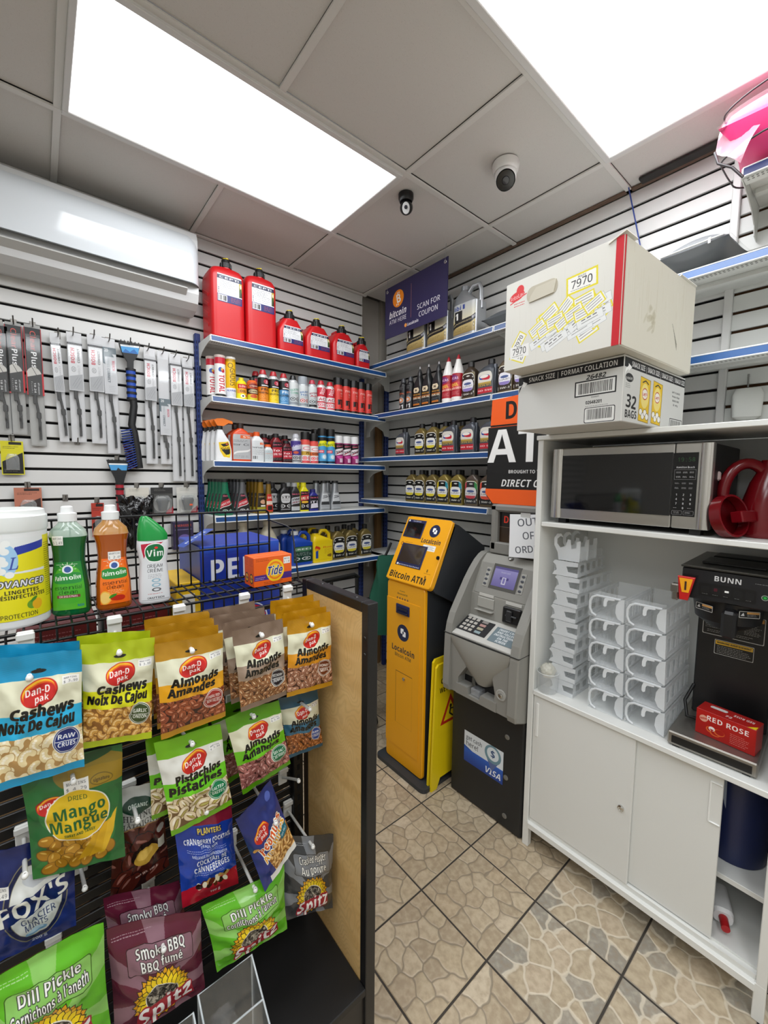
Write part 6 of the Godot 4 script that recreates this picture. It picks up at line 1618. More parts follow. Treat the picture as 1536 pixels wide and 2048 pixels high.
	oil("blue_additive", "short dark blue additive bottle in front of the silver pair", Vector3(1.409, Y, FA - 0.034), 0, 0.070, 0.05, 0.144, "2a2c86", lab(100, 120, "1c1c24", [["t", "Kleen-Flo", 50, 16, 20, "e86a84", {"w": 66}], ["t", "ATF", 46, 54, 30, "e8e4f0"], ["p", [Vector2(30, 70), Vector2(70, 60), Vector2(80, 100), Vector2(24, 106)], "d8d4e0"], ["r", 0, 110, 100, 10, "2a2c86"]]), "", "22246e", 0.0)
	var sv = lab(110, 140, "a8acb0", [["r", 12, 10, 86, 66, "c8ccce"], ["t", "ROYAL", 54, 30, 20, "3a3a40", {"w": 60}], ["l", Vector2(20, 48), Vector2(90, 36), 5, "3a3a40"], ["r", 12, 78, 86, 26, "3a3c3e"], ["s", 16, 112, 76, 2, 9, "6a6e72"]])
	for k in 4:
		var lb = "silver funnel neck bottle with black cap, %s" % ["front left of four", "front right of four", "rear left of four", "rear right of four"][k]
		var at = Vector3(1.494 + 0.0895 * (k % 2) - 0.018 * int(k / 2.0), Y, FA - 0.03 - 0.07 * int(k / 2.0))
		if k > 0: dup(o, "silver_additive", lb, at, 0)
		else: o = funnel("silver_additive", lb, "additive bottle", at, 0, 0.086, 0.05, 0.2, "a4a8ac", "141414", sv, "silver funnel bottles", 0.019, 0.6, 0.66)
	# lowest shelf
	Y = SA[4] + 0.0005
	for k in 2:
		var j = thing("washer_jug", "pale translucent fluid jug behind the blue carton, %s" % ["left", "right"][k], "jug", Vector3(0.95 + 0.155 * k, Y, FA - 0.08), 0, "pale fluid jugs")
		var S = [[0, 0.07, 0.055, 4.0], [0.01, 0.074, 0.06, 4.5], [0.15, 0.072, 0.058, 4.0], [0.24, 0.036, 0.034, 2.2], [0.262, 0.022, 0.022], [0.28, 0.022, 0.022]]
		var mb = MB.new(); mb.loft(S, 24); put("body", mb, mat("c9c2ae", 0.35), j)
		mb = MB.new(); mb.loft([[0.278, 0.026], [0.30, 0.026]], 18); put("cap", mb, mat("d9d2c0", 0.4), j)
		mb = MB.new(); mb.patch(S, 0.10, 0.2, 65, 115, lab(60, 60, "cfd8a0", [["e", 30, 30, 22, 20, "6a9a3a"], ["t", "ECO", 30, 30, 18, "f0f4e0"]]), 0.001); put("label", mb, at_goods.material(0.4), j)
	jug_side("blue", "1c46a8", "d8dce0", Vector3(1.317, Y, FA - 0.045), lab(110, 120, "14382e", [["e", 55, 22, 40, 18, "4a7a5a"], ["t", "GREEN", 55, 22, 18, "e8e8e0"], ["s", 12, 48, 84, 3, 9, "c8d4cc"], ["h", 34, 92, 13, "d8d8d8", "14382e"]]), "blue antifreeze jug with white cap in front", 0.154)
	jug_side("blue", "1a409c", "d8dce0", Vector3(1.292, Y, FA - 0.150), lab(40, 40, "1a409c", []), "blue antifreeze jug behind the front blue one", 0.154)
	jug_side("yellow", "e6c814", "1c1a14", Vector3(1.474, Y, FA - 0.045), lab(120, 130, "e6cc1c", [["e", 32, 34, 18, 22, "c83a1c"], ["r", 24, 40, 20, 76, "2a4a9c"], ["e", 32, 44, 14, 12, "e8a01c"], ["t", "Rotella", 84, 28, 20, "c84a20", {"f": "r", "w": 54}], ["s", 62, 44, 50, 5, 9, "b07a18"], ["e", 84, 100, 14, 14, "8a6a18"]]), "bright yellow oil jug with black cap in front", 0.160)
	jug_side("yellow", "dfc012", "1c1a14", Vector3(1.450, Y, FA - 0.150), lab(40, 40, "dfc012", []), "bright yellow oil jug behind the front yellow one", 0.160)
	var qz = quartz_label("d8c83a", "e8e8e4")
	for k in 3: o = oil("oil_bottle", "gold engine oil bottle on the lowest left shelf, %s of the front three" % ["left", "middle", "right"][k], Vector3([1.607, 1.716, 1.85][k], Y, FA - 0.036), 0, 0.104, 0.06, 0.233, "7a6a3c", qz, "gold oil bottles on the lowest left shelf")
	for k in 5: dup(o, "oil_bottle", "gold engine oil bottle in the rear of the lowest left shelf, %s from the left" % ordinal(k), Vector3(1.575 + 0.072 * k if k < 4 else 1.80, Y, FA - 0.112 - (0.0 if k != 3 else 0.0)), 0) if k % 2 == 0 else null
func quartz_label(strip: String, disc: String, wedge := "", base := "141412") -> Rect2:
	var ops = [["e", 60, 70, 56, 66, "e4e4dc"], ["e", 60, 72, 52, 62, base]]
	for k in 5: ops.append(["e", 60 + 42 * cos(3.5 + 0.62 * k), 74 + 48 * sin(3.5 + 0.62 * k), 6, 5, "d8d8d0"])
	if wedge:
		ops.append(["p", [Vector2(6, 60), Vector2(20, 24), Vector2(44, 10), Vector2(44, 52), Vector2(26, 72)], strip]); ops.append(["p", [Vector2(72, 8), Vector2(104, 28), Vector2(114, 62), Vector2(92, 70), Vector2(72, 50)], wedge])
	ops += [["r", 8, 96, 104, 78, base], ["e", 60, 92, 36, 42, disc], ["e", 60, 80, 12, 9, "4a5a8a"], ["t", "QUARTZ", 60, 98, 17, "5a5a58", {"f": "r", "w": 50}], ["p", [Vector2(32, 112), Vector2(88, 112), Vector2(78, 128), Vector2(60, 136), Vector2(42, 128)], strip], ["t", "5W-30", 66, 154, 17, "e4e4dc", {"w": 42}], ["r", 12, 144, 12, 24, "d8d8d0"], ["e", 102, 142, 8, 8, "a0a09c"]]
	return lab(120, 178, "6a5c34", ops)
func jug_side(kind: String, c: String, cap: String, at: Vector3, r2: Rect2, label: String, w: float):
	var o = thing(kind + "_jug", label, "jug", at, 0, kind + " jugs on the lowest left shelf")
	var m = mat(c, 0.32)
	var a = w / 2; var b = 0.046
	var S = [[0, a * 0.96, b * 0.94, 6.0], [0.006, a, b, 7.0], [0.145, a, b, 7.0], [0.175, a * 0.55, b, 6.0, -a * 0.42], [0.19, 0.022, 0.022, 2.2, -a * 0.5], [0.202, 0.02, 0.02, 2.0, -a * 0.5]]
	var mb = MB.new(); mb.loft(S, 32); put("body", mb, m, o)
	mb = MB.new(); mb.tube([Vector3(-a * 0.25, 0.182, 0), Vector3(a * 0.1, 0.212, 0), Vector3(a * 0.5, 0.21, 0), Vector3(a * 0.84, 0.185, 0), Vector3(a * 0.9, 0.13, 0)], 0.013, 10); put("handle", mb, m, o)
	mb = MB.new(); mb.loft([[0.2, 0.024], [0.223, 0.024]], 18); var cc = put("cap", mb, mat(cap, 0.4), o); cc.position.x = -a * 0.5
	mb = MB.new(); mb.patch(S, 0.02, 0.125, 50, 130, r2, 0.001, 2, 6); put("label", mb, at_goods.material(0.35), o)

const FB := 1.945
func goods_right():
	var T = -90.0
	var k1 = 0.9873
	# big silver jugs
	var ml = lab(200, 200, "a89460", [["g", 0, 0, 200, 110, "b6b9bb", "d6cfb0"], ["g", 0, 110, 200, 90, "d6c488", "8a7440"], ["t", "Mobil", 70, 26, 40, "2a3c8a", {"w": 84}], ["r", 52, 46, 52, 70, "161616"], ["t", "1", 78, 80, 62, "e8e8e4"], ["p", [Vector2(0, 130), Vector2(200, 86), Vector2(200, 122), Vector2(0, 168)], "141414"], ["t", "Extended Performance", 82, 128, 15, "d8c898", {"rot": -12, "w": 110}], ["t", "5W-30", 164, 108, 22, "e8e8f4", {"rot": -12, "w": 52}], ["s", 40, 160, 90, 3, 9, "4a3c1c"], ["e", 168, 158, 14, 14, "3a3a3c"], ["e", 168, 158, 9, 9, "c8b880"]])
	for k in 3:
		var o = thing("oil_jug", "big silver oil jug on the top right shelf, %s" % ["mostly hidden by the purple sign", "half hidden by the purple sign", "fully visible beside the sign"][k], "oil jug", Vector3(2.0, SB[0] + 0.0005, [-2.03, -1.838, -1.62][k]), T, "big silver oil jugs")
		var a = 0.088; var b = 0.055
		var S = [[0, a * 0.96, b * 0.94, 5.0], [0.008, a, b, 6.0], [0.19, a, b, 6.0], [0.235, a * 0.60, b * 0.9, 5.0, -a * 0.34], [0.272, 0.026, 0.03, 2.4, -a * 0.42], [0.284, 0.022, 0.022, 2.0, -a * 0.42]]
		var mb = MB.new(); mb.loft(S, 30); put("body", mb, mat("a2a5a8", 0.3, 0.55), o)
		mb = MB.new(); mb.tube([Vector3(-a * 0.1, 0.262, 0), Vector3(a * 0.25, 0.292, 0), Vector3(a * 0.75, 0.288, 0), Vector3(a * 0.9, 0.255, 0), Vector3(a * 0.92, 0.15, 0)], 0.0135, 10); put("handle", mb, mat("a2a5a8", 0.3, 0.55), o)
		mb = MB.new(); mb.loft([[0.28, 0.026], [0.305, 0.025]], 18); var cp = put("cap", mb, mat("8a8d90", 0.35, 0.4), o); cp.position.x = -a * 0.42
		mb = MB.new(); mb.patch(S, 0.02, 0.19, 42, 140, ml, 0.001, 2, 8); put("label", mb, at_goods.material(0.32), o)
	# second shelf
	var Y = SB[1] + 0.0005
	var ul = lab(90, 190, "1c1c1e", [["s", 16, 10, 56, 3, 9, "a8a8a8"], ["t", "U-SEAL", 46, 62, 18, "d8683a", {"w": 56}], ["s", 16, 76, 58, 2, 9, "c8c8c8"], ["e", 46, 116, 26, 26, "8a8c90"], ["e", 46, 116, 18, 18, "d87a3a"], ["e", 46, 116, 10, 10, "cfcfcf"], ["t", "#1", 46, 168, 44, "d8d8d8", {"rot": 0}]])
	for k in 2:
		var c = can("spray_can", "slim black spray can with an orange ring label, %s of two" % ["left", "right"][k], Vector3(1.975, Y, [-2.162, -2.092][k]), 0.029, 0.219, "202022", "3a3c40", "slim", ul, "slim black spray cans", T, 0.2)
	var wl = lab(110, 170, "16181a", [["p", [Vector2(40, 6), Vector2(66, 6), Vector2(78, 28), Vector2(66, 50), Vector2(40, 50), Vector2(28, 28)], "e8d8b8"], ["t", "K", 54, 29, 30, "2a1a10"], ["t", "XTREME", 54, 68, 20, "e0a040", {"w": 80}], ["g", 0, 84, 110, 30, "b86a2a", "3a4a50"], ["t", "GEAR OIL", 54, 100, 20, "f0e4d0", {"w": 84}], ["s", 16, 124, 76, 3, 9, "8a9aa0"], ["r", 24, 148, 60, 14, "c8742a"]])
	var o: Node3D
	for k in 3:
		o = thing("gear_oil_bottle", "black gear oil bottle with pointed grey tip, %s of three" % ["left", "middle", "right"][k], "oil bottle", Vector3(1.985, Y, [-2.013, -1.932, -1.843][k]), T, "black gear oil bottles")
		var S = [[0, 0.037, 0.03, 3.5], [0.006, 0.04, 0.033, 4.0], [0.13, 0.04, 0.033, 4.0], [0.165, 0.036, 0.03, 3.0], [0.205, 0.018, 0.018, 2.2], [0.222, 0.016, 0.016]]
		var mb = MB.new(); mb.loft(S, 24); put("body", mb, mat("1a1c1e", 0.32), o)
		mb = MB.new(); mb.patch(S, 0.012, 0.135, 34, 146, wl, 0.001, 2, 8); put("label", mb, at_goods.material(0.32), o)
		mb = MB.new(); mb.loft([[0.218, 0.017], [0.232, 0.015], [0.258, 0.005]], 14); put("tip", mb, mat("2a2a2c", 0.35), o)
		mb = MB.new(); mb.loft([[0.254, 0.006], [0.272, 0.0045]], 10); put("tip_cap", mb, mat("b8b8ba", 0.35), o)
	var ll = lab(110, 190, "a81c2a", [["e", 46, 36, 34, 26, "7a2a6a"], ["t", "LUCAS", 50, 36, 24, "e8d0e0", {"w": 66}], ["p", [Vector2(6, 76), Vector2(104, 60), Vector2(104, 112), Vector2(6, 124)], "c83a3a"], ["t", "OIL", 60, 84, 28, "e8d84a", {"rot": -8}], ["t", "STABILIZER", 56, 110, 20, "f0e8d8", {"w": 86, "rot": -6}], ["s", 14, 134, 80, 3, 9, "d8a0a0"], ["r", 0, 170, 110, 20, "e8e4e0"]])
	for k in 2:
		o = thing("oil_stabilizer", "white bottle with red label and red pointed tip, %s of two" % ["left", "right"][k], "oil bottle", Vector3(1.985, Y, [-1.762, -1.684][k]), T, "white red tipped bottles")
		var S = [[0, 0.034, 0.034], [0.006, 0.037, 0.037], [0.165, 0.037, 0.037], [0.195, 0.030, 0.030], [0.24, 0.016, 0.016], [0.252, 0.015, 0.015]]
		var mb = MB.new(); mb.loft(S, 24); put("body", mb, mat("e6e4e0", 0.3), o)
		mb = MB.new(); mb.patch(S, 0.012, 0.165, 4, 176, ll, 0.001, 2, 14); put("label", mb, at_goods.material(0.32), o)
		mb = MB.new(); mb.loft([[0.248, 0.014], [0.26, 0.012], [0.282, 0.004]], 12); put("tip", mb, mat("a81c2a", 0.35), o)
	var bl = quartz_label("8a7ab8", "e4e2e8", "", "2a2018")
	oil("oil_bottle", "brown engine oil bottle with lilac round label on the second right shelf", Vector3(1.985, Y, -1.586), T, 0.098, 0.062, 0.217, "3f3328", bl, "", "1a1816", 0.2)
	var gq = lab(120, 190, "4a4e54", [["e", 58, 58, 44, 50, "d8d4c8"], ["e", 58, 54, 18, 18, "2a4a9c"], ["e", 66, 60, 14, 16, "c02438"], ["e", 58, 48, 12, 12, "e8e4dc"], ["t", "QUARTZ", 60, 116, 22, "b89a4a", {"w": 70}], ["g", 26, 92, 64, 20, "c8a850", "8a7438"], ["r", 16, 134, 92, 44, "b02430"], ["t", "INEO 5W-40", 62, 156, 18, "f0d8d8", {"w": 74}]])
	oil("oil_bottle", "dark grey engine oil bottle with cream oval label on the second right shelf", Vector3(1.99, Y, -1.468), T, 0.112, 0.066, 0.206, "4a4e55", gq, "", "1c1c1e", 0.3, 0.022, true)
	for k in 4: oil("oil_bottle", "plain brown oil bottle partly behind the snack carton, %s from the left" % ordinal(k), Vector3(1.99, Y, -1.34 + 0.098 * k), T, 0.092, 0.06, 0.215, ["5a4a38", "3f3328", "4a4038", "3f3328"][k], bl, "brown oil bottles behind the carton", "1a1816", 0.2)
	# third shelf
	Y = SB[2] + 0.0005
	var qz = quartz_label("d8c83a", "e8e8e4")
	for k in 4: oil("oil_bottle", "dark grey engine oil bottle on the third right shelf, %s of four from the left" % ordinal(k), Vector3(1.985, Y, [-2.173, -1.731, -1.582, -1.440][k]), T, [0.10, 0.108, 0.108, 0.108][k], 0.066, [0.190, 0.203, 0.206, 0.206][k], "4c5057", gq, "dark grey oil bottles on the third right shelf", "1c1c1e", 0.3, 0.022, true)
	var q0: Node3D
	for k in 3: q0 = oil("oil_bottle", "gold engine oil bottle on the third right shelf, %s of three in front" % ordinal(k), Vector3(1.985 + (0.03 if k == 2 else 0.0), Y, [-1.983, -1.876, -1.800][k]), T, 0.099, 0.062, 0.206, "80703e", qz, "gold oil bottles on the third right shelf")
	for k in 3: dup(q0, "oil_bottle", "gold engine oil bottle in the rear of the third right shelf, %s from the left" % ordinal(k), Vector3(2.075, Y, -1.93 + 0.108 * k), T)
	# fourth shelf
	Y = SB[3] + 0.0005
	var wq = quartz_label("e0c820", "e8e8e4", "2a8a9c"); var rq = quartz_label("b8404a", "d8d4d4", "3a8a4a", "2c2a2c"); var oq = quartz_label("d8503a", "e4d8d4", "d8643a", "1c1a1a")
	var L = [qz, qz, qz, wq, wq, rq, oq]
	var C = ["786838", "786838", "786838", "8a7a3c", "8a7a3c", "5a5048", "54483c"]
	var nm = ["first gold bottle from the left", "second gold bottle from the left", "third gold bottle from the left", "gold bottle with yellow and teal label, left", "gold bottle with yellow and teal label, right", "brown bottle with red marked round label", "brown bottle with orange marked label"]
	for k in 7:
		var z = [-2.066, -1.977, -1.871, -1.768, -1.66, -1.543, -1.434][k]
		q0 = oil("oil_bottle", "engine oil on the fourth right shelf, " + nm[k], Vector3(1.985, Y, z), T, 0.1, 0.062, 0.216, C[k], L[k], "oil bottles on the fourth right shelf")
	for k in 6: dup(q0, "oil_bottle", "oil bottle in the rear row of the fourth right shelf, %s from the left" % ordinal(k), Vector3(2.075, Y, -2.03 + 0.106 * k), T)
# ---------------------------------------------------------------- what hangs on the left slatwall
func peg(x: float, y: float, label: String, len := 0.07):
	var o = thing("wall_peg", label, "peg hook", Vector3(x, y, WALL_A), 0, "metal pegs in the slatwall")
	var mb = MB.new(); mb.tube([Vector3(0, 0, 0.0), Vector3(0, -0.004, len * 0.5), Vector3(0, 0.004, len * 0.85), Vector3(0, 0.022, len)], 0.0028, 6)
	put("wire", mb, mat("6e6c68", 0.3, 0.8), o)
	boxpart("plate", Vector3(0, 0.008, 0.002), Vector3(0.022, 0.032, 0.003), mat("8a8782", 0.35, 0.7), o, 0.001)
func blade(o: Node3D, x: float, y0: float, y1: float, z: float):
	var mb = MB.new()
	var m = (y0 + y1) / 2
	var p = []
	for k in 9: p.append(Vector3(x - 0.008 + 0.016 * k / 8.0 + 0.006 * sin(PI * k / 8.0), lerpf(y1, y0, k / 8.0), z))
	mb.tube(p, 0.006, 6)
	p = []
	for k in 7: p.append(Vector3(x + 0.010 - 0.004 * sin(PI * k / 6.0), lerpf(m - 0.03, y0 + 0.02, k / 6.0), z + 0.006 * sin(PI * k / 6.0)))
	mb.tube(p, 0.005, 6)
	mb.box(Vector3(x - 0.004, y1 - 0.03, z), Vector3(0.016, 0.06, 0.012), 0.003)
	mb.box(Vector3(x + 0.006, m, z), Vector3(0.018, 0.03, 0.012), 0.003)
	put("wiper_blade", mb, mat("1a1a1b", 0.45), o)
func wiper(called: String, label: String, x: float, y: float, w: float, h: float, z: float, rot: float, r2: Rect2, ly0: float, ly1: float, group: String, card := "c9c9cb", wide := 1.0):
	var o = thing(called, label, "wiper pack", Vector3(x, y, z), 0, group)
	o.rotation.z = rot
	boxpart("backing_card", Vector3(0, h / 2, 0.002), Vector3(w - 0.004, h, 0.003), mat(card, 0.4), o, 0.001)
	blade(o, 0.0, 0.03, ly0 * h + 0.02, 0.012)
	var mb = MB.new(); mb.quad(Vector3(-w / 2 * wide, h * ly1, 0.0215), Vector3(w / 2 * wide, h * ly1, 0.0215), Vector3(w / 2 * wide, h * ly0, 0.0215), Vector3(-w / 2 * wide, h * ly0, 0.0215), Vector3(0, 0, 1), r2)
	mb.quad(Vector3(-w / 2 * wide, h * ly1, 0.0045), Vector3(-w / 2 * wide, h * ly1, 0.0215), Vector3(-w / 2 * wide, h * ly0, 0.0215), Vector3(-w / 2 * wide, h * ly0, 0.0045), Vector3(-1, 0, 0), Rect2(r2.position, Vector2(0.001, 0.001)))
	put("label_card", mb, at_goods.material(0.35), o)
	mb = MB.new(); mb.box(Vector3(0, h / 2 - 0.02, 0.0128), Vector3(w * 0.94, h - 0.05, 0.0175), 0.004); put("clear_cover", mb, clear_mat("e8ecee", 0.05, 0.06), o)
	return o
func pegs():
	var cp = lab(110, 300, "17181a", [["r", 0, 0, 6, 300, "a81c24"], ["r", 104, 0, 6, 300, "a81c24"], ["t", "Clear", 56, 58, 48, "d84a3c", {"f": "r", "rot": 90, "w": 92}], ["t", "Plus", 56, 142, 48, "f0f0f0", {"rot": 90, "w": 78}], ["e", 50, 216, 50, 42, "c9c6c0"], ["p", [Vector2(6, 220), Vector2(104, 200), Vector2(104, 262), Vector2(6, 262)], "17181a"], ["l", Vector2(40, 176), Vector2(70, 214), 3, "2a2a2a"], ["r", 98, 200, 12, 100, "c0242c"], ["r", 0, 200, 8, 100, "c0242c"], ["s", 30, 240, 8, 6, 9, "d8d8d8"], ["t", "all season", 76, 268, 16, "e0e0e0", {"rot": 90, "w": 54}], ["t", "18 24", 52, 266, 18, "e0e0e0", {"rot": 90, "w": 48}]])
	var cx = [[-0.106, 1.793, 0.058, 0.50], [-0.057, 1.797, 0.060, 0.508], [0.010, 1.748, 0.062, 0.562]]
	for k in 3:
		peg(cx[k][0] + 0.003, cx[k][1] + cx[k][3] - 0.005, "wall peg holding the black and red wiper pack, %s of three" % ordinal(k))
		wiper("wiper_pack", "black and red wiper blade pack, %s of three" % ["leftmost and cut off", "middle", "right"][k], cx[k][0], cx[k][1], cx[k][2], cx[k][3], WALL_A + 0.016, 0.0, cp, 0.38 if k < 2 else 0.42, 0.965, "black and red wiper packs", "a9a9a6")
	var bo = lab(90, 250, "c2c4c6", [["r", 0, 0, 90, 12, "4a4a4e"], ["r", 6, 14, 78, 170, "d8d9db"], ["t", "BOSCH", 30, 68, 32, "c02438", {"rot": -90, "w": 82}], ["t", "CONNECT", 64, 66, 20, "2a2a2c", {"rot": -90, "w": 74}], ["t", "DIRECT", 64, 142, 18, "a8aaac", {"f": "r", "rot": -90, "w": 56}], ["e", 32, 138, 14, 14, "9a9c9e"], ["e", 32, 138, 11, 11, "d8d9db"], ["r", 26, 130, 4, 16, "9a9c9e"], ["r", 34, 130, 4, 16, "9a9c9e"], ["p", [Vector2(6, 176), Vector2(84, 160), Vector2(84, 244), Vector2(6, 244)], "a9abae"], ["l", Vector2(20, 226), Vector2(56, 176), 2, "8a8c90"], ["l", Vector2(30, 232), Vector2(70, 176), 2, "8a8c90"], ["l", Vector2(44, 236), Vector2(76, 192), 2, "8a8c90"]])
	var b2 = lab(90, 250, "c6c8cb", [["r", 0, 0, 90, 34, "5a6a72"], ["t", "20", 24, 16, 24, "e8e8e8"], ["e", 30, 60, 46, 34, "5a6a72"], ["r", 14, 50, 76, 130, "c6c8cb"], ["t", "BOSCH", 68, 96, 24, "b8344a", {"rot": 90, "w": 54}], ["t", "DIRECT", 34, 80, 22, "8a9aa0", {"f": "r", "rot": 90, "w": 58}], ["t", "CONNECT", 34, 150, 24, "2a3a44", {"rot": 90, "w": 76}], ["s", 30, 206, 50, 4, 9, "a0a2a6"]])
	var wb = [[0.108, 1.773, 0.042, 0.518, 0.035, bo, 0.46, 0.90], [0.166, 1.775, 0.064, 0.533, 0.0, bo, 0.47, 0.90], [0.249, 1.773, 0.066, 0.541, 0.0, bo, 0.48, 0.90], [0.313, 1.724, 0.062, 0.586, 0.01, b2, 0.52, 0.915], [0.487, 1.676, 0.060, 0.623, -0.01, bo, 0.55, 0.90], [0.558, 1.676, 0.060, 0.619, 0.0, b2, 0.26, 0.58], [0.619, 1.580, 0.062, 0.71, 0.0, bo, 0.60, 0.92], [0.684, 1.580, 0.060, 0.70, 0.0, bo, 0.61, 0.92]]
	var nm = ["narrow grey pack turned sideways", "second grey pack from the left", "third grey pack from the left", "grey pack with a twenty on its dark corner", "grey pack right of the blue brush", "grey pack with its label low down", "long grey pack next to the last one", "long grey pack beside the blue upright"]
	for k in 8:
		var q = wb[k]
		peg(q[0] - 0.004, q[1] + q[3] - 0.012, "wall peg holding the clear wiper pack, %s of eight" % ["first", "second", "third", "fourth", "fifth", "sixth", "seventh", "eighth"][k], 0.085)
		wiper("clear_wiper_pack", "clear wiper blade pack: " + nm[k], q[0], q[1], q[2], q[3], WALL_A + 0.022, q[4], q[5], q[6], q[7], "clear wiper packs", "d6d7d9", 0.92)
	# snow brush
	peg(0.398, 2.296, "wall peg holding the blue snow brush", 0.09)
	var o = thing("snow_brush", "black snow brush with blue grip and blue bristles hanging upside down", "snow brush", Vector3(0.40, 1.65, WALL_A + 0.04))
	var mb = MB.new(); mb.prism(PackedVector2Array([Vector2(-0.05, 0.648), Vector2(0.048, 0.655), Vector2(0.044, 0.635), Vector2(0.030, 0.585), Vector2(0.014, 0.56), Vector2(0.012, 0.52), Vector2(-0.016, 0.52), Vector2(-0.014, 0.555), Vector2(-0.03, 0.58), Vector2(-0.046, 0.625)]), -0.008, 0.010, 0.003)
	for k in 6: mb.box(Vector3(-0.04 + 0.016 * k, 0.652, 0.008), Vector3(0.004, 0.016, 0.008))
	put("scraper_head", mb, mat("191a1c", 0.4), o)
	mb = MB.new(); mb.quad(Vector3(-0.044, 0.636, 0.0106), Vector3(0.042, 0.642, 0.0106), Vector3(0.036, 0.600, 0.0106), Vector3(-0.036, 0.596, 0.0106), Vector3(0, 0, 1), lab(120, 60, "4a9cd8", [["r", 0, 0, 120, 14, "e8ecee"], ["p", [Vector2(0, 60), Vector2(30, 30), Vector2(60, 50), Vector2(90, 26), Vector2(120, 60)], "2a6ab0"], ["s", 10, 4, 80, 1, 6, "7a8a9a"]])); put("sticker", mb, at_goods.material(0.3), o)
	mb = MB.new(); mb.loft([[0.36, 0.021, 0.019], [0.52, 0.022, 0.02]], 16); put("blue_grip", mb, mat("1f4cb0", 0.5), o)
	mb = MB.new()
	for y in [0.365, 0.395, 0.425, 0.455, 0.485, 0.515]: mb.loft([[y - 0.006, 0.024, 0.022], [y + 0.006, 0.024, 0.022]], 16)
	put("grip_ring", mb, mat("17181a", 0.5), o)
	tag(o.get_child(o.get_child_count() - 1), "", "", "", "stuff")
	mb = MB.new(); mb.tube([Vector3(0.004, 0.37, 0), Vector3(0.008, 0.33, 0), Vector3(0.0, 0.27, 0.0), Vector3(-0.006, 0.23, 0.0), Vector3(0.004, 0.19, 0), Vector3(0.014, 0.10, 0), Vector3(0.022, 0.0, 0)], 0.018, 12); put("shaft", mb, mat("1b1c1e", 0.4), o)
	mb = MB.new(); var r = RandomNumberGenerator.new(); r.seed = 3
	for row in 16:
		for c in 7:
			var y = 0.205 - row * 0.0125; var bx = lerpf(-0.004, 0.02, row / 15.0)
			var b = Vector3(bx - 0.006, y, -0.012 + 0.004 * c)
			mb.tube([b, b + Vector3(-0.044 + r.randf_range(-0.004, 0.004), -0.012 - row * 0.0008, r.randf_range(-0.004, 0.004))], 0.0032, 5, false)
	tag(put("bristles", mb, mat("1e3a8a", 0.6), o), "", "", "", "stuff")
	mb = MB.new()
	for row in 12: mb.box(Vector3(lerpf(-0.03, -0.006, row / 11.0), 0.12 - row * 0.0105, -0.02), Vector3(0.03, 0.006, 0.012))
	tag(put("rear_bristles", mb, mat("8a1c2a", 0.6), o), "", "", "", "stuff")
	# red ice scraper
	peg(0.325, 1.692, "wall peg holding the red ice scraper")
	o = thing("ice_scraper", "small ice scraper with red grip and blue white sticker", "ice scraper", Vector3(0.328, 1.42, WALL_A + 0.03))
	mb = MB.new(); mb.prism(PackedVector2Array([Vector2(-0.054, 0.272), Vector2(0.044, 0.272), Vector2(0.040, 0.23), Vector2(0.024, 0.175), Vector2(0.018, 0.15), Vector2(-0.016, 0.15), Vector2(-0.020, 0.175), Vector2(-0.042, 0.23)]), -0.006, 0.010, 0.003)
	for k in 6: mb.box(Vector3(-0.045 + 0.0165 * k, 0.268, 0.009), Vector3(0.004, 0.012, 0.006))
	put("scraper_head", mb, mat("1a1b1d", 0.4), o)
	mb = MB.new(); mb.quad(Vector3(-0.046, 0.254, 0.0106), Vector3(0.040, 0.254, 0.0106), Vector3(0.034, 0.218, 0.0106), Vector3(-0.036, 0.218, 0.0106), Vector3(0, 0, 1), lab(120, 50, "4aa0dc", [["r", 0, 0, 120, 12, "e8ecee"], ["p", [Vector2(40, 50), Vector2(60, 30), Vector2(80, 50)], "1f2a38"]])); put("sticker", mb, at_goods.material(0.3), o)
	mb = MB.new(); mb.loft([[0.0, 0.016, 0.015], [0.15, 0.019, 0.017]], 16); put("red_grip", mb, mat("b02434", 0.5), o)
	mb = MB.new()
	for y in [0.05, 0.085, 0.12, 0.148]: mb.loft([[y - 0.005, 0.021, 0.019], [y + 0.005, 0.021, 0.019]], 16)
	tag(put("grip_ring", mb, mat("17181a", 0.5), o), "", "", "", "stuff")
	# small blister packs
	var spec = [["yellow_blister", "yellow and black card with a clear blister below the wiper packs", -0.088, 1.611, 0.08, 0.155, "d8d01c", "1c1c1a"], ["tan_blister", "faded red card with a black strip low on the left wall", -0.042, 1.40, 0.10, 0.15, "c07a62", "3a2a28"], ["red_blister", "narrow red and black card behind the orange soap bottle", 0.228, 1.292, 0.055, 0.176, "b83c2c", "241c1c"]]
	for q in spec:
		peg(q[2], q[3] + q[5] + 0.004, "wall peg holding the " + q[1].split(" with")[0].split(" low")[0].split(" behind")[0])
		o = thing(q[0], q[1], "blister pack", Vector3(q[2], q[3], WALL_A + 0.02))
		var r2 = lab(110, 180, q[6], [["r", 40, 6, 60, 14, q[7]], ["s", 12, 30, 80, 2, 8, q[7]], ["p", [Vector2(6, 110), Vector2(104, 60), Vector2(104, 174), Vector2(6, 174)], q[7]], ["s", 14, 150, 70, 2, 9, "a8a890"]])
		mb = face_quad(q[4], q[5], 0, 0.001, r2); mb.box(Vector3(0, q[5] / 2, 0), Vector3(q[4], q[5], 0.0016)); put("card", mb, at_goods.material(0.5), o)
		mb = MB.new(); mb.loft([[q[5] * 0.14, q[4] * 0.3, 0.012, 3.0], [q[5] * 0.5, q[4] * 0.3, 0.014, 3.0], [q[5] * 0.62, q[4] * 0.2, 0.008, 3.0]], 18); var bb = put("clear_blister", mb, clear_mat("e8ecec", 0.2, 0.06), o); bb.position.z = 0.012
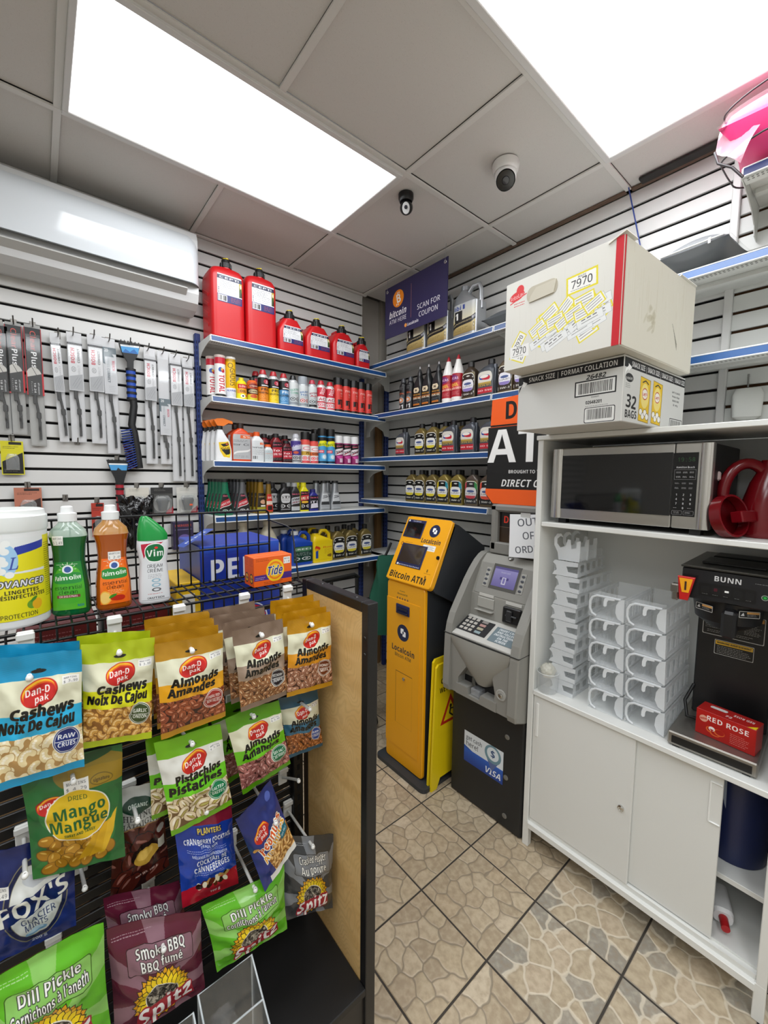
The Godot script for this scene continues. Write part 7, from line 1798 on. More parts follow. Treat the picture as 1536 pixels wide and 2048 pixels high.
		mb = MB.new(); mb.loft([[q[5] * 0.18, q[4] * 0.2, 0.006], [q[5] * 0.35, q[4] * 0.22, 0.008], [q[5] * 0.5, q[4] * 0.1, 0.006]], 14); bb = put("contents", mb, mat("2a2a2c", 0.35), o); bb.position.z = 0.012
	var hx = [0.410, 0.530, 0.662]
	for k in 3:
		peg(hx[k], 1.548, "wall peg holding the black gadget blister pack, %s of three" % ordinal(k))
		o = thing("gadget_blister", "clear blister pack with a black gadget, %s of three" % ["left and half hidden", "middle", "right one, beside the blue upright"][k], "blister pack", Vector3(hx[k], 1.385, WALL_A + 0.02), 0, "gadget blister packs")
		var r2 = lab(130, 180, ["d0ccc0", "4a4a48", "c6c6c0"][k], [["r", 0, 0, 130, 40, ["d8d4c8", "2a2a2a", "d0cfc8"][k]], ["s", 20, 10, 70, 2, 9, "8a8a84"], ["p", [Vector2(90, 150), Vector2(130, 120), Vector2(130, 180), Vector2(80, 180)], "a82434"], ["e", 62, 106, 48, 50, "a8a8a4"]])
		mb = face_quad(0.112, 0.16, 0, 0.001, r2); put("card", mb, at_goods.material(0.5), o)
		mb = MB.new(); mb.loft([[0.02, 0.046, 0.018, 3.0], [0.09, 0.048, 0.022, 3.0], [0.115, 0.03, 0.010, 3.0]], 20); var bb = put("clear_blister", mb, clear_mat("e8ecec", 0.18, 0.05), o); bb.position.z = 0.014
		mb = MB.new()
		mb.loft([[0.03, 0.02, 0.010, 2.4], [0.06, 0.026, 0.013, 2.6], [0.085, 0.034, 0.013, 3.0], [0.10, 0.03, 0.010, 3.0]], 18)
		bb = put("gadget", mb, mat("202224", 0.3), o); bb.position.z = 0.014
		if k == 2: boxpart("orange_tag", Vector3(0.012, 0.06, 0.034), Vector3(0.016, 0.010, 0.001), mat("e8603c", 0.5), o)
	peg(0.158, 1.772, "empty wall peg with a clear tag below the grey wiper packs"); peg(0.098, 1.49, "empty wall peg above the green soap bottle")
	o = thing("black_packet", "crumpled glossy black packet behind the orange and white bottles", "packet", Vector3(0.395, 1.22, WALL_A + 0.07))
	var no = FastNoiseLite.new(); no.seed = 4; no.frequency = 2.2
	var P = []
	for i in 17:
		var row = PackedVector3Array()
		for j in 15:
			var a = j / 14.0; var b = i / 16.0
			row.append(Vector3((a - 0.5) * (0.17 - 0.05 * b), 0.28 * (1 - b) + 0.03 * no.get_noise_2d(a * 3, 7.0), 0.03 * pow(sin(PI * a) * sin(PI * b), 0.5) + 0.03 * no.get_noise_2d(a * 2.0, b * 2.6)))
		P.append(row)
	mb = MB.new(); mb.grid(P, Vector3(0, 0.14, -1)); put("film", mb, mat("0e0e10", 0.12), o)
	mb = face_quad(0.06, 0.03, 0.12, 0.047, lab(90, 45, "101012", [["t", "FOCUS", 44, 20, 20, "e8e8e8", {"rot": -8}]])); put("print", mb, at_goods.material(0.2), o)
	o = thing("purple_box", "purple card box with red lettering beside the blue upright", "box", Vector3(0.625, 1.19, WALL_A + 0.02))
	boxpart("carton", Vector3(0, 0.08, 0.02), Vector3(0.11, 0.16, 0.05), mat("2c2444", 0.4), o, 0.002)
	put("print", face_quad(0.106, 0.156, 0.002, 0.0456, lab(110, 160, "2c2444", [["t", "ENERGIZER", 55, 22, 18, "c04a3a", {"w": 90}], ["r", 10, 44, 90, 3, "8a86a8"], ["e", 60, 100, 34, 26, "6a5a9c"], ["s", 12, 134, 80, 2, 9, "a09cc0"]])), at_goods.material(0.4), o)
# ---------------------------------------------------------------- display stand in the foreground
func wood_tex() -> StandardMaterial3D:
	var W = 256; var H = 512
	var im = Image.create(W, H, false, Image.FORMAT_RGBA8)
	var n1 = FastNoiseLite.new(); n1.seed = 21; n1.frequency = 0.012; n1.fractal_octaves = 3
	for y in H:
		for x in W:
			var g = n1.get_noise_2d(x * 0.35, y * 3.2)
			var ring = sin((y * 0.55 + x * 0.16 + n1.get_noise_2d(x * 0.5, y * 0.6) * 46.0))
			var c = Color("dcb87c").lerp(Color("c9a062"), clampf(0.5 + g * 1.1, 0, 1) * 0.6)
			c = c.lerp(Color("b08c58"), clampf(ring, 0, 1) * 0.25)
			im.set_pixel(x, y, c)
	var m = StandardMaterial3D.new(); m.albedo_texture = ImageTexture.create_from_image(im); m.roughness = 0.42
	return m
func gondola():
	var o = thing("display_stand", "black display stand with a pale wood end panel in the foreground", "display stand", Vector3(0.0, 0, -0.90))
	var blk = mat("151516", 0.42)
	var mb = MB.new()
	mb.quad(Vector3(0.5715, 1.30, -0.125), Vector3(0.5715, 1.30, 0.142), Vector3(0.5715, 0.20, 0.142), Vector3(0.5715, 0.20, -0.125), Vector3(-1, 0, 0))
	put("wood_panel", mb, wood_tex(), o)
	boxpart("panel_core", Vector3(0.581, 0.75, 0.005), Vector3(0.018, 1.12, 0.30), mat("b8935c", 0.5), o)
	boxpart("front_post", Vector3(0.585, 0.6625, 0.152), Vector3(0.03, 1.325, 0.026), blk, o, 0.002)
	boxpart("rear_post", Vector3(0.585, 0.6625, -0.135), Vector3(0.03, 1.325, 0.026), blk, o, 0.002)
	boxpart("top_rail", Vector3(0.585, 1.312, 0.009), Vector3(0.0302, 0.026, 0.262), blk, o, 0.002)
	for y in [1.24, 1.20]:
		mb = MB.new(); mb.t = Transform3D(Basis(Vector3(0, 0, 1), PI / 2), Vector3(0.5705, y, 0.152)); mb.loft([[0, 0.005], [0.002, 0.004]], 10); put("screw", mb, mat("3a3a3a", 0.3, 0.8), o)
	for z in [-0.06, 0.1]:
		mb = MB.new(); mb.loft([[1.325, 0.006], [1.327, 0.005]], 12); var s = put("screw", mb, mat("4a4a4a", 0.3, 0.8), o); s.position = Vector3(0.585, 0, z)
	boxpart("base_shelf", Vector3(0.0, 0.325, 0.01), Vector3(1.14, 0.02, 0.31), mat("101011", 0.5), o, 0.002)
	boxpart("kick_plate", Vector3(0.0, 0.16, 0.15), Vector3(1.14, 0.31, 0.012), blk, o)
	boxpart("left_post", Vector3(-0.585, 0.6625, 0.01), Vector3(0.03, 1.325, 0.30), blk, o, 0.002)
	boxpart("upright", Vector3(0.535, 0.80, -0.128), Vector3(0.03, 0.94, 0.03), mat("0e0e0f", 0.45), o, 0.002)
	mb = MB.new()
	for k in 28: mb.box(Vector3(0.535, 0.38 + k * 0.031, -0.1125), Vector3(0.008, 0.016, 0.001))
	tag(put("upright_slot", mb, mat("020202", 0.9), o), "", "", "", "stuff")
	boxpart("hook_bar", Vector3(-0.02, 1.262, -0.145), Vector3(1.10, 0.012, 0.008), blk, o, 0.001)
	# louvred back panel: each louvre a part, light shows through the gaps
	var me = MB.new(); me.box(Vector3.ZERO, Vector3(1.10, 0.0225, 0.006), 0.0015); var ms = me.mesh()
	for k in 27: share("back_slat", ms, mat("121213", 0.4), o, Vector3(-0.03, 0.36 + 0.0268 * k, -0.134))
	# wire shelf on top
	var w = thing("wire_shelf", "black wire shelf with a back fence on top of the stand", "wire shelf", Vector3(0.0, 1.305, -1.14))
	var wm = mat("161617", 0.3, 0.4)
	for q in [[0.004, 0.094, 0.0035], [-0.022, 0.094, 0.003], [0.0, 0.03, 0.003], [0.0, -0.05, 0.003], [0.0, -0.10, 0.003]]:
		mb = MB.new(); mb.tube([Vector3(-0.6, q[0], q[1]), Vector3(0.585, q[0], q[1])], q[2], 8); put("long_wire", mb, wm, w)
	mb = MB.new(); mb.tube([Vector3(0, 0.003, -0.105), Vector3(0, 0.003, 0.088), Vector3(0, 0.0, 0.095), Vector3(0, -0.024, 0.096)], 0.0021, 6); ms = mb.mesh()
	for k in 46: share("cross_wire", ms, wm, w, Vector3(-0.575 + 0.0256 * k, 0, 0))
	for q in [0.205, 0.098]:
		mb = MB.new(); mb.tube([Vector3(-0.6, q, -0.095), Vector3(0.555, q, -0.095)] if q < 0.2 else [Vector3(-0.6, q, -0.095), Vector3(0.545, q, -0.095), Vector3(0.553, q - 0.006, -0.095), Vector3(0.556, q - 0.02, -0.095), Vector3(0.556, 0.0, -0.095)], 0.0032, 8); put("fence_rail", mb, wm, w)
	mb = MB.new(); mb.tube([Vector3(0, 0.0, -0.095), Vector3(0, 0.205, -0.095)], 0.0022, 6); ms = mb.mesh()
	for k in 34: share("fence_wire", ms, wm, w, Vector3(-0.585 + 0.0335 * k, 0, 0))
	mb = MB.new(); mb.tube([Vector3(0.553, 0.175, -0.095), Vector3(0.585, 0.158, -0.03), Vector3(0.592, 0.15, -0.008), Vector3(0.592, 0.0, 0.03), Vector3(0.585, -0.01, 0.05)], 0.0025, 6); put("end_wire", mb, mat("3a3a3b", 0.25, 0.8), w)
func pedal(im: Image, cx: float, cy: float, w: float, green: String):
	rc(im, cx - w * 0.55, cy - w * 0.12, w * 1.1, w * 0.26, green)
	el(im, cx, cy - w * 0.1, w * 0.56, w * 0.12, green); el(im, cx, cy + w * 0.16, w * 0.5, w * 0.08, green)
	el(im, cx, cy - w * 0.34, w * 0.15, w * 0.17, "e8ecf0"); el(im, cx, cy - w * 0.33, w * 0.09, w * 0.12, "3a5a9c")
	for k in 7: ln(im, Vector2(cx, cy - w * 0.34) + Vector2(cos(PI + PI * k / 6.0), sin(PI + PI * k / 6.0)) * w * 0.2, Vector2(cx, cy - w * 0.34) + Vector2(cos(PI + PI * k / 6.0), sin(PI + PI * k / 6.0)) * w * 0.29, 2.0, "f2f0e0")
	txt(im, "Palmolive", cx, cy, w * 0.24, "f6f6f2", {"w": w * 0.98, "rot": -3})
func price(im: Image, x: float, y: float, w: float, h: float, p: String):
	rc(im, x, y, w, h, "ebeae6"); txt(im, "MARTINS", x + w / 2, y + h * 0.27, h * 0.3, "55575a", {"f": "m", "w": w * 0.8}); txt(im, p, x + w / 2, y + h * 0.72, h * 0.4, "55575a", {"f": "m", "w": w * 0.86})
func top_of_gondola():
	var Y = 1.311
	# wipes tub
	var o = thing("wipes_tub", "big white tub of wipes with a yellow label at the left end", "tub", Vector3(-0.055, Y, -1.135), 0)
	var S = [[0, 0.060], [0.006, 0.063], [0.19, 0.0635]]
	var mb = MB.new(); mb.loft(S, 36); put("body", mb, mat("e2e4e4", 0.35), o)
	mb = MB.new(); mb.loft([[0.188, 0.061], [0.196, 0.0655], [0.222, 0.0655], [0.226, 0.062], [0.234, 0.061], [0.236, 0.056]], 36); put("lid", mb, mat("e4e8e6", 0.3), o)
	var im = im_new(380, 300, "e2d81c")
	rc(im, 0, 0, 300, 130, "dfe2e2"); pg(im, [Vector2(180, 66), Vector2(300, 30), Vector2(300, 120), Vector2(150, 124)], "e2d81c"); pg(im, [Vector2(180, 34), Vector2(300, 16), Vector2(296, 44), Vector2(170, 66)], "2a3c9c"); el(im, 150, 80, 40, 56, "9cc4e4"); txt(im, "L", 176, 92, 60, "3a4a9c", {"sl": 0.3, "f": "s"})
	for k in 9: el(im, 110 + rng.randf() * 50, 20 + k * 14, 16, 12, "e8eae8")
	txt(im, "ADVANCED", 190, 166, 32, "e8e8f0", {"w": 210, "ol": "3a3c44", "ow": 3.0, "sl": 0.2}); txt(im, "LINGETTES", 200, 196, 20, "2a2a20", {"w": 130}); txt(im, "DÉSINFECTANTES", 200, 214, 20, "2a2a20", {"w": 190})
	el(im, 232, 250, 20, 16, "6a9c2a"); el(im, 254, 252, 22, 20, "e8b020"); el(im, 240, 232, 16, 6, "4a8a2a", -30); smalls(im, 304, 30, 60, 26, 8, "7a7418", rng, 3); txt(im, "PROTECTION", 186, 284, 22, "2a2a20", {"f": "r", "w": 140})
	mb = MB.new(); mb.patch(S, 0.018, 0.182, 0, 150, at_bags.add(im), 0.0006, 2, 20); put("label", mb, at_bags.material(0.35), o)
	# dish soap, green and orange
	for k in 2:
		o = thing("soap_bottle", ["green dish soap bottle with white cap on the wire shelf", "orange dish soap bottle with white cap on the wire shelf"][k], "soap bottle", Vector3([0.044, 0.122][k], Y, [-1.132, -1.125][k]), [-14, 2][k])
		S = [[0, 0.032, 0.023, 2.8], [0.006, 0.035, 0.026, 3.0], [0.06, 0.034, 0.025, 3.0], [0.12, 0.0275, 0.021, 2.8], [0.152, 0.030, 0.022, 2.6], [0.172, 0.0345, 0.024, 2.4], [0.186, 0.031, 0.022, 2.2], [0.2, 0.018, 0.016, 2.0], [0.206, 0.015, 0.014]]
		var liq = ["0a5a2c", "a04c0a"][k]
		mb = MB.new(); mb.loft(S.slice(0, 6), 28); put("liquid", mb, mat(liq, 0.08, 0.0, 0.6), o)
		mb = MB.new(); var S2 = []
		for s in S.slice(5): S2.append([s[0], s[1] + 0.0003, s[2] + 0.0003, s[3] if s.size() > 3 else 2.0])
		mb.loft(S2, 28, false); put("clear_shoulder", mb, clear_mat(["b8d0c0", "e0a860"][k], 0.5, 0.06), o)
		mb = MB.new(); mb.loft([[0.205, 0.017], [0.222, 0.0175], [0.224, 0.012], [0.236, 0.011], [0.238, 0.008]], 22); put("cap", mb, mat("e6e8e8", 0.3), o)
		im = im_new(150, 230, ["3a9a24", "e8661c"][k])
		if k == 0: shade(im, 0, 0, 150, 230, "1c7a34", "5ab42c")
		smalls(im, 20, 12, 110, 1, 6, "d8e8d0", rng); el(im, 75, 110, 74, 90, ["4aa82c", "f0741c"][k])
		pedal(im, 75, 76, 118, ["2a8a3c", "2a8a3c"][k]); txt(im, "essential", 75, 122, 26, ["1c4a1c", "5a2408"][k], {"f": "r", "w": 110}); txt(im, "clean", 75, 144, 26, ["1c4a1c", "5a2408"][k], {"f": "r", "w": 62})
		if k == 0:
			rc(im, 34, 158, 82, 14, "7a3a3c"); txt(im, "ORIGINAL", 75, 165, 12, "f0e0e0", {"w": 60}); txt(im, "NEW", 118, 212, 16, "1c6a9c")
		else:
			el(im, 32, 196, 34, 34, "f0b040"); el(im, 32, 196, 28, 28, "f0c870"); el(im, 84, 202, 24, 14, "b8281c"); el(im, 66, 190, 14, 6, "3a8a2a", -40); smalls(im, 50, 160, 56, 3, 8, "f8d0a0", rng)
		mb = MB.new(); mb.patch(S, 0.014, 0.118, 42, 138, at_bags.add(im), 0.0008, 10, 10); put("label", mb, at_bags.material(0.2), o)
		im = im_new(60, 44, "ebeae6"); price(im, 0, 0, 60, 44, "$ 2.49"); mb = MB.new(); mb.patch(S, [0.155, 0.115][k], [0.175, 0.133][k], [95, 70][k], [130, 105][k], at_bags.add(im), 0.0014, 4, 4); put("price_sticker", mb, at_bags.material(0.6), o)
	# cream cleaner
	o = thing("cleaner_bottle", "white cream cleaner bottle with slanted green cap on the wire shelf", "cleaner bottle", Vector3(0.204, Y, -1.115), -4)
	S = [[0, 0.031, 0.020, 3.0], [0.006, 0.034, 0.023, 3.2], [0.055, 0.032, 0.022, 3.2], [0.10, 0.0285, 0.021, 3.0], [0.135, 0.034, 0.023, 2.8], [0.150, 0.033, 0.022, 2.6], [0.166, 0.026, 0.019, 2.4]]
	mb = MB.new(); mb.loft(S, 28); put("body", mb, mat("dcdee2", 0.25), o)
	mb = MB.new(); mb.loft([[0.152, 0.0325, 0.023, 2.6], [0.164, 0.0325, 0.022, 2.6, 0.0], [0.178, 0.028, 0.019, 2.6, -0.003], [0.195, 0.018, 0.014, 2.4, -0.010], [0.205, 0.011, 0.010, 2.2, -0.014], [0.209, 0.006, 0.006, 2.0, -0.016]], 24); put("cap", mb, mat("148a3c", 0.25), o)
	im = im_new(150, 300, "dadce0")
	pg(im, [Vector2(8, 10), Vector2(120, 2), Vector2(60, 34), Vector2(22, 84)], "b8203c"); el(im, 80, 56, 48, 50, "f2f4f2"); el(im, 80, 56, 43, 45, "0f6a3a"); txt(im, "Vim", 82, 58, 46, "f4f6f4", {"w": 70}); el(im, 82, 30, 6, 6, "e02c2c")
	txt(im, "CREAM", 78, 124, 24, "4a4c50", {"f": "r", "w": 72}); txt(im, "CRÈME", 78, 148, 24, "4a4c50", {"f": "r", "w": 68}); smalls(im, 50, 168, 56, 3, 8, "8a8c90", rng)
	for k in 3: el(im, 78, 200 + k * 24, 14, 10, ["8ab0c4", "8ab0c4", "5a5c60"][k]); el(im, 78, 200 + k * 24, 9, 6, "dadce0")
	smalls(im, 48, 268, 60, 1, 6, "c05a5a", rng); txt(im, "CAUTION", 76, 290, 14, "4a4c50")
	mb = MB.new(); mb.patch(S, 0.01, 0.148, 40, 140, at_bags.add(im), 0.0008, 10, 8); put("label", mb, at_bags.material(0.25), o)
	# detergent boxes
	im = im_new(240, 150, "e8621c")
	rc(im, 0, 92, 240, 34, "4a2a7c"); rc(im, 0, 120, 110, 8, "e8621c"); smalls(im, 14, 10, 90, 2, 8, "7a2a08", rng); el(im, 132, 76, 58, 58, "f2c41c"); el(im, 132, 76, 47, 47, "e8781c"); el(im, 132, 76, 38, 38, "f2b41c"); el(im, 132, 76, 30, 30, "f0d040")
	txt(im, "Tide", 132, 76, 62, "22307c", {"w": 100, "sl": 0.25, "ol": "f4f0e8", "ow": 2.0}); price(im, 186, 12, 44, 36, "$ 1.99"); smalls(im, 60, 132, 130, 2, 8, "4a1a08", rng); smalls(im, 8, 104, 62, 2, 8, "d8c8e8", rng)
	var r2 = at_bags.add(im)
	im = im_new(60, 150, "e0581a"); el(im, 30, 110, 22, 26, "2a2440"); el(im, 30, 110, 17, 20, "e8a01c"); txt(im, "Tide", 30, 110, 18, "22307c"); smalls(im, 8, 10, 40, 5, 8, "a03a10", rng)
	var r3 = at_bags.add(im)
	for k in 2:
		o = thing("detergent_box", ["front orange detergent box on the wire shelf", "orange detergent box standing just behind the front one"][k], "box", Vector3(0.498, Y, -1.082 - 0.032 * k), 2, "orange detergent boxes")
		boxpart("carton", Vector3(0, 0.041, -0.015), Vector3(0.116, 0.082, 0.030), mat("e8621c", 0.4), o, 0.001)
		mb = face_quad(0.1145, 0.0805, 0.0007, 0.0004, r2); put("front_print", mb, at_bags.material(0.35), o)
		mb = MB.new(); mb.quad(Vector3(-0.0584, 0.0812, -0.0295), Vector3(-0.0584, 0.0812, -0.0005), Vector3(-0.0584, 0.0007, -0.0005), Vector3(-0.0584, 0.0007, -0.0295), Vector3(-1, 0, 0), r3); put("side_print", mb, at_bags.material(0.35), o)
	# cartons stacked behind the stand, seen through the fence
	o = thing("floor_stack_crate", "stack of plain brown shipping boxes hidden behind the display stand", "carton", Vector3(0.35, 0.0, -1.37))
	for k in 3: boxpart("box", Vector3(0.0, 0.168 + 0.336 * k, -0.10), Vector3(0.60, 0.334, 0.24), mat("9a7a54", 0.8), o, 0.003)
	o = thing("cola_carton", "big blue cola carton behind the wire fence", "carton", Vector3(0.478, 1.0085, -1.262))
	boxpart("carton", Vector3(0, 0.2, -0.12), Vector3(0.25, 0.40, 0.24), mat("1d3a9c", 0.35), o, 0.003)
	im = im_new(250, 400, "1b369a"); shade(im, 0, 0, 250, 30, "2a5ac8", "1f3ea8")
	txt(im, "PEPSI", 134, 74, 92, "e4e8f2", {"w": 226}); rc(im, 0, 150, 250, 6, "16308a")
	for k in 60: el(im, rng.randf() * 250, 230 + rng.randf() * 160, 3, 3, "2a4cb4")
	el(im, 150, 250, 56, 56, "e8eaf0"); el(im, 150, 250, 52, 52, "1b3aa0"); pg(im, [Vector2(100, 236), Vector2(112, 214), Vector2(150, 198), Vector2(188, 214), Vector2(202, 244), Vector2(160, 236), Vector2(130, 250)], "c8243a"); pg(im, [Vector2(99, 240), Vector2(130, 254), Vector2(160, 240), Vector2(202, 248), Vector2(202, 262), Vector2(164, 256), Vector2(130, 270), Vector2(99, 258)], "e8eaf0")
	put("print", face_quad(0.246, 0.394, 0.003, 0.0006, at_bags.add(im)), at_bags.material(0.3), o)
	im = im_new(120, 90, "2450b8"); txt(im, "PEPSI", 60, 46, 32, "e0e6f4", {"w": 84})
	mb = MB.new(); mb.t = Transform3D(Basis(Vector3(0, 0, 1), 0.5) * Basis(Vector3.RIGHT, -0.3), Vector3(-0.115, 0.412, -0.06)); mb.quad(Vector3(-0.05, 0.02, -0.06), Vector3(0.05, 0.02, -0.06), Vector3(0.05, 0, 0.05), Vector3(-0.05, 0, 0.05), Vector3.UP, at_bags.add(im)); put("torn_flap", mb, at_bags.material(0.35), o)
	o = thing("yellow_carton", "yellow carton with a white label left of the blue cola carton", "carton", Vector3(0.318, 1.0085, -1.262))
	boxpart("carton", Vector3(0, 0.15, -0.1), Vector3(0.066, 0.30, 0.2), mat("e0b41c", 0.4), o, 0.002); boxpart("label", Vector3(0.0, 0.235, 0.0006), Vector3(0.034, 0.06, 0.001), mat("e8e6de", 0.5), o)
	for k in 2:
		o = thing("dark_red_carton", "dark red carton under the wire shelf, %s one" % ["left", "right"][k], "carton", Vector3([0.02, 0.20][k], 1.0085, -1.30), 0, "dark red cartons behind the stand")
		boxpart("carton", Vector3(0, 0.115, -0.12), Vector3(0.16, 0.23, 0.22), mat("5a1418", 0.4), o, 0.003)
		im = im_new(150, 200, "6a181c"); el(im, 75, 90, 60, 44, "8a1c22"); rc(im, 30, 110, 60, 40, "c8c6c2"); bars(im, 34, 114, 52, 30, rng); smalls(im, 20, 20, 100, 3, 9, "a86a6c", rng)
		put("print", face_quad(0.156, 0.226, 0.002, -0.009, at_bags.add(im)), at_bags.material(0.35), o)
	o = thing("floor_stack_crate", "second stack of brown shipping boxes behind the stand at left", "carton", Vector3(-0.18, 0.0, -1.37))
	for k in 3: boxpart("box", Vector3(0.06, 0.168 + 0.336 * k, -0.10), Vector3(0.40, 0.334, 0.24), mat("9a7a54", 0.8), o, 0.003)
	o = thing("snack_packet", "small red and clear packet between the cleaner and yellow carton", "packet", Vector3(0.262, 1.2395, -1.36), 10)
	crumple(o, 0.028, mat("c9bba4", 0.3), 8, "film"); o.get_child(0).scale = Vector3(1, 1.3, 0.7)
	var cpx = MB.new(); cpx.box(Vector3(0, 0.085, 0), Vector3(0.05, 0.018, 0.012), 0.004); put("red_top", cpx, mat("a01824", 0.3), o)
# ---------------------------------------------------------------- bags on hooks
func nut(im: Image, kind: String, x: float, y: float, s: float, c: Array, r: RandomNumberGenerator):
	var a = r.randf() * 180.0
	match kind:
		"almond":
			el(im, x, y, s * 1.05, s * 0.66, c[0], a); el(im, x - s * 0.03, y - s * 0.05, s * 0.95, s * 0.57, c[1 + r.randi() % 2], a)
			for k in 3:
				var d = Vector2(cos(deg_to_rad(a)), sin(deg_to_rad(a))); var n = d.orthogonal() * s * (k - 1) * 0.24
				ln(im, Vector2(x, y) - d * s * 0.6 + n, Vector2(x, y) + d * s * 0.6 + n, 1.2, c[0])
			el(im, x - s * 0.15, y - s * 0.2, s * 0.4, s * 0.14, c[3], a)
		"cashew":
			for q in 2:
				for k in 9:
					var t = deg_to_rad(a) + k / 8.0 * 3.0
					var w = s * (0.40 + 0.08 * sin(PI * k / 8.0)) - (2.0 if q == 1 else 0.0)
					el(im, x + cos(t) * s * 0.62, y + sin(t) * s * 0.62, w, w, c[0] if q == 0 else c[1 + int(a) % 2])
			for k in 6:
				var t = deg_to_rad(a) + 0.5 + k / 5.0 * 2.0
				el(im, x + cos(t) * s * 0.66, y + sin(t) * s * 0.66 - s * 0.1, s * 0.14, s * 0.12, c[3])
		"pistachio":
			el(im, x, y, s, s * 0.68, c[0], a); el(im, x, y - 1, s * 0.92, s * 0.60, c[1], a); el(im, x + s * 0.1, y + s * 0.1, s * 0.7, s * 0.22, "8a6a3a", a + 6); el(im, x + s * 0.12, y + s * 0.1, s * 0.6, s * 0.13, "b0a85a", a + 6); el(im, x - s * 0.1, y - s * 0.3, s * 0.5, s * 0.12, c[3], a)
		"peanut":
			var d = Vector2(cos(deg_to_rad(a)), sin(deg_to_rad(a))) * s * 0.42
			for q in [-1, 1]: el(im, x + d.x * q, y + d.y * q, s * 0.55, s * 0.46, c[0], a)
			for q in [-1, 1]: el(im, x + d.x * q, y + d.y * q - 1, s * 0.48, s * 0.39, c[1 + r.randi() % 2], a)
			el(im, x, y - s * 0.12, s * 0.5, s * 0.1, c[3], a)
		"chestnut":
			el(im, x, y, s, s * 0.8, c[0], a); el(im, x, y - 1, s * 0.9, s * 0.72, c[1 + r.randi() % 2], a); el(im, x - s * 0.2, y - s * 0.3, s * 0.4, s * 0.12, c[3], a)
func nuts(im: Image, kind: String, y0: float, y1: float, s: float, c: Array, seed: int, x0 := 0.0, x1 := -1.0):
	var r = RandomNumberGenerator.new(); r.seed = seed
	if x1 < 0: x1 = im.get_width()
	rc(im, x0, y0, x1 - x0, y1 - y0, c[0])
	var y = y0 + s * 0.4
	var odd = 0
	while y < y1 + s * 0.3:
		var x = x0 + (odd % 2) * s * 0.7
		while x < x1 + s:
			nut(im, kind, x + r.randf_range(-0.3, 0.3) * s, y + r.randf_range(-0.25, 0.25) * s, s * r.randf_range(0.85, 1.1), c, r)
			x += s * 1.5
		y += s * 1.02; odd += 1
func maker(im: Image, cx: float, cy: float, w: float):
	el(im, cx + 2, cy + 2, w * 0.52, w * 0.37, "8a1a14", -20); el(im, cx, cy, w * 0.52, w * 0.36, "c8281c", -20)
	el(im, cx - w * 0.01, cy - w * 0.02, w * 0.47, w * 0.31, "f2b62a", -20); el(im, cx + w * 0.01, cy + w * 0.03, w * 0.47, w * 0.29, "e0601c", -20); el(im, cx + w * 0.015, cy + w * 0.06, w * 0.46, w * 0.27, "bc201c", -20)
	txt(im, "Dan-D", cx - w * 0.04, cy - w * 0.03, w * 0.27, "f4f0ec", {"w": w * 0.72, "sl": 0.15, "rot": -8}); txt(im, "pak", cx + w * 0.06, cy + w * 0.18, w * 0.24, "f4f0ec", {"w": w * 0.4, "sl": 0.15, "rot": -8})
func nut_bag(band: String, head: String, t1: String, t2: String, kind: String, pal: Array, size: float, badge: String, b1: String, b2: String, seed: int, cream := "d9d8bd", p := "$ 3.99") -> Rect2:
	var W = 260; var H = 400
	var im = im_new(W, H, cream)
	nuts(im, kind, H * 0.60, H * 0.935, size, pal, seed)
	rc(im, 0, 0, W, H * 0.185, head)
	for k in 24: rc(im, 0, 2 + k * 3, W, 1, Color(head).darkened(0.2).to_html(false)); 
	rc(im, 0, H * 0.44, W, H * 0.175, band)
	rc(im, 0, H * 0.935, W, H * 0.065, head)
	for k in 8: rc(im, 0, H * 0.935 + k * 3, W, 1, Color(head).darkened(0.18).to_html(false))
	el(im, W * 0.5, H * 0.135, 22, 6, "1c1c18"); rc(im, W * 0.5 - 6, H * 0.115, 12, 10, "1c1c18")
	maker(im, W * 0.5, H * 0.29, W * 0.40)
	price(im, W * 0.76, H * 0.20, W * 0.2, H * 0.06, p)
	txt(im, t1, W * 0.54, H * 0.43, 46, "17150f", {"w": minf(W * 0.74, 27.0 * t1.length()), "sl": 0.12, "ol": "17150f", "ow": 1.3}); txt(im, t2, W * 0.48, H * 0.53, 46, "17150f", {"w": minf(W * 0.86, 27.0 * t2.length()), "sl": 0.12, "ol": "17150f", "ow": 1.3})
	el(im, W * 0.80, H * 0.715, 44, 44, "e8e8e0"); el(im, W * 0.80, H * 0.715, 41, 41, badge); el(im, W * 0.80, H * 0.715, 38, 38, "e8e8e0"); el(im, W * 0.80, H * 0.715, 36, 36, badge)
	ln(im, Vector2(W * 0.66, H * 0.71), Vector2(W * 0.94, H * 0.71 + 8), 2, "e8e8e0")
	txt(im, b1, W * 0.80, H * 0.685, 19, "f4f4ee", {"w": 58, "rot": 6}); txt(im, b2, W * 0.80, H * 0.745, 19, "f4f4ee", {"w": 58, "rot": 6})
	return at_bags.add(im)
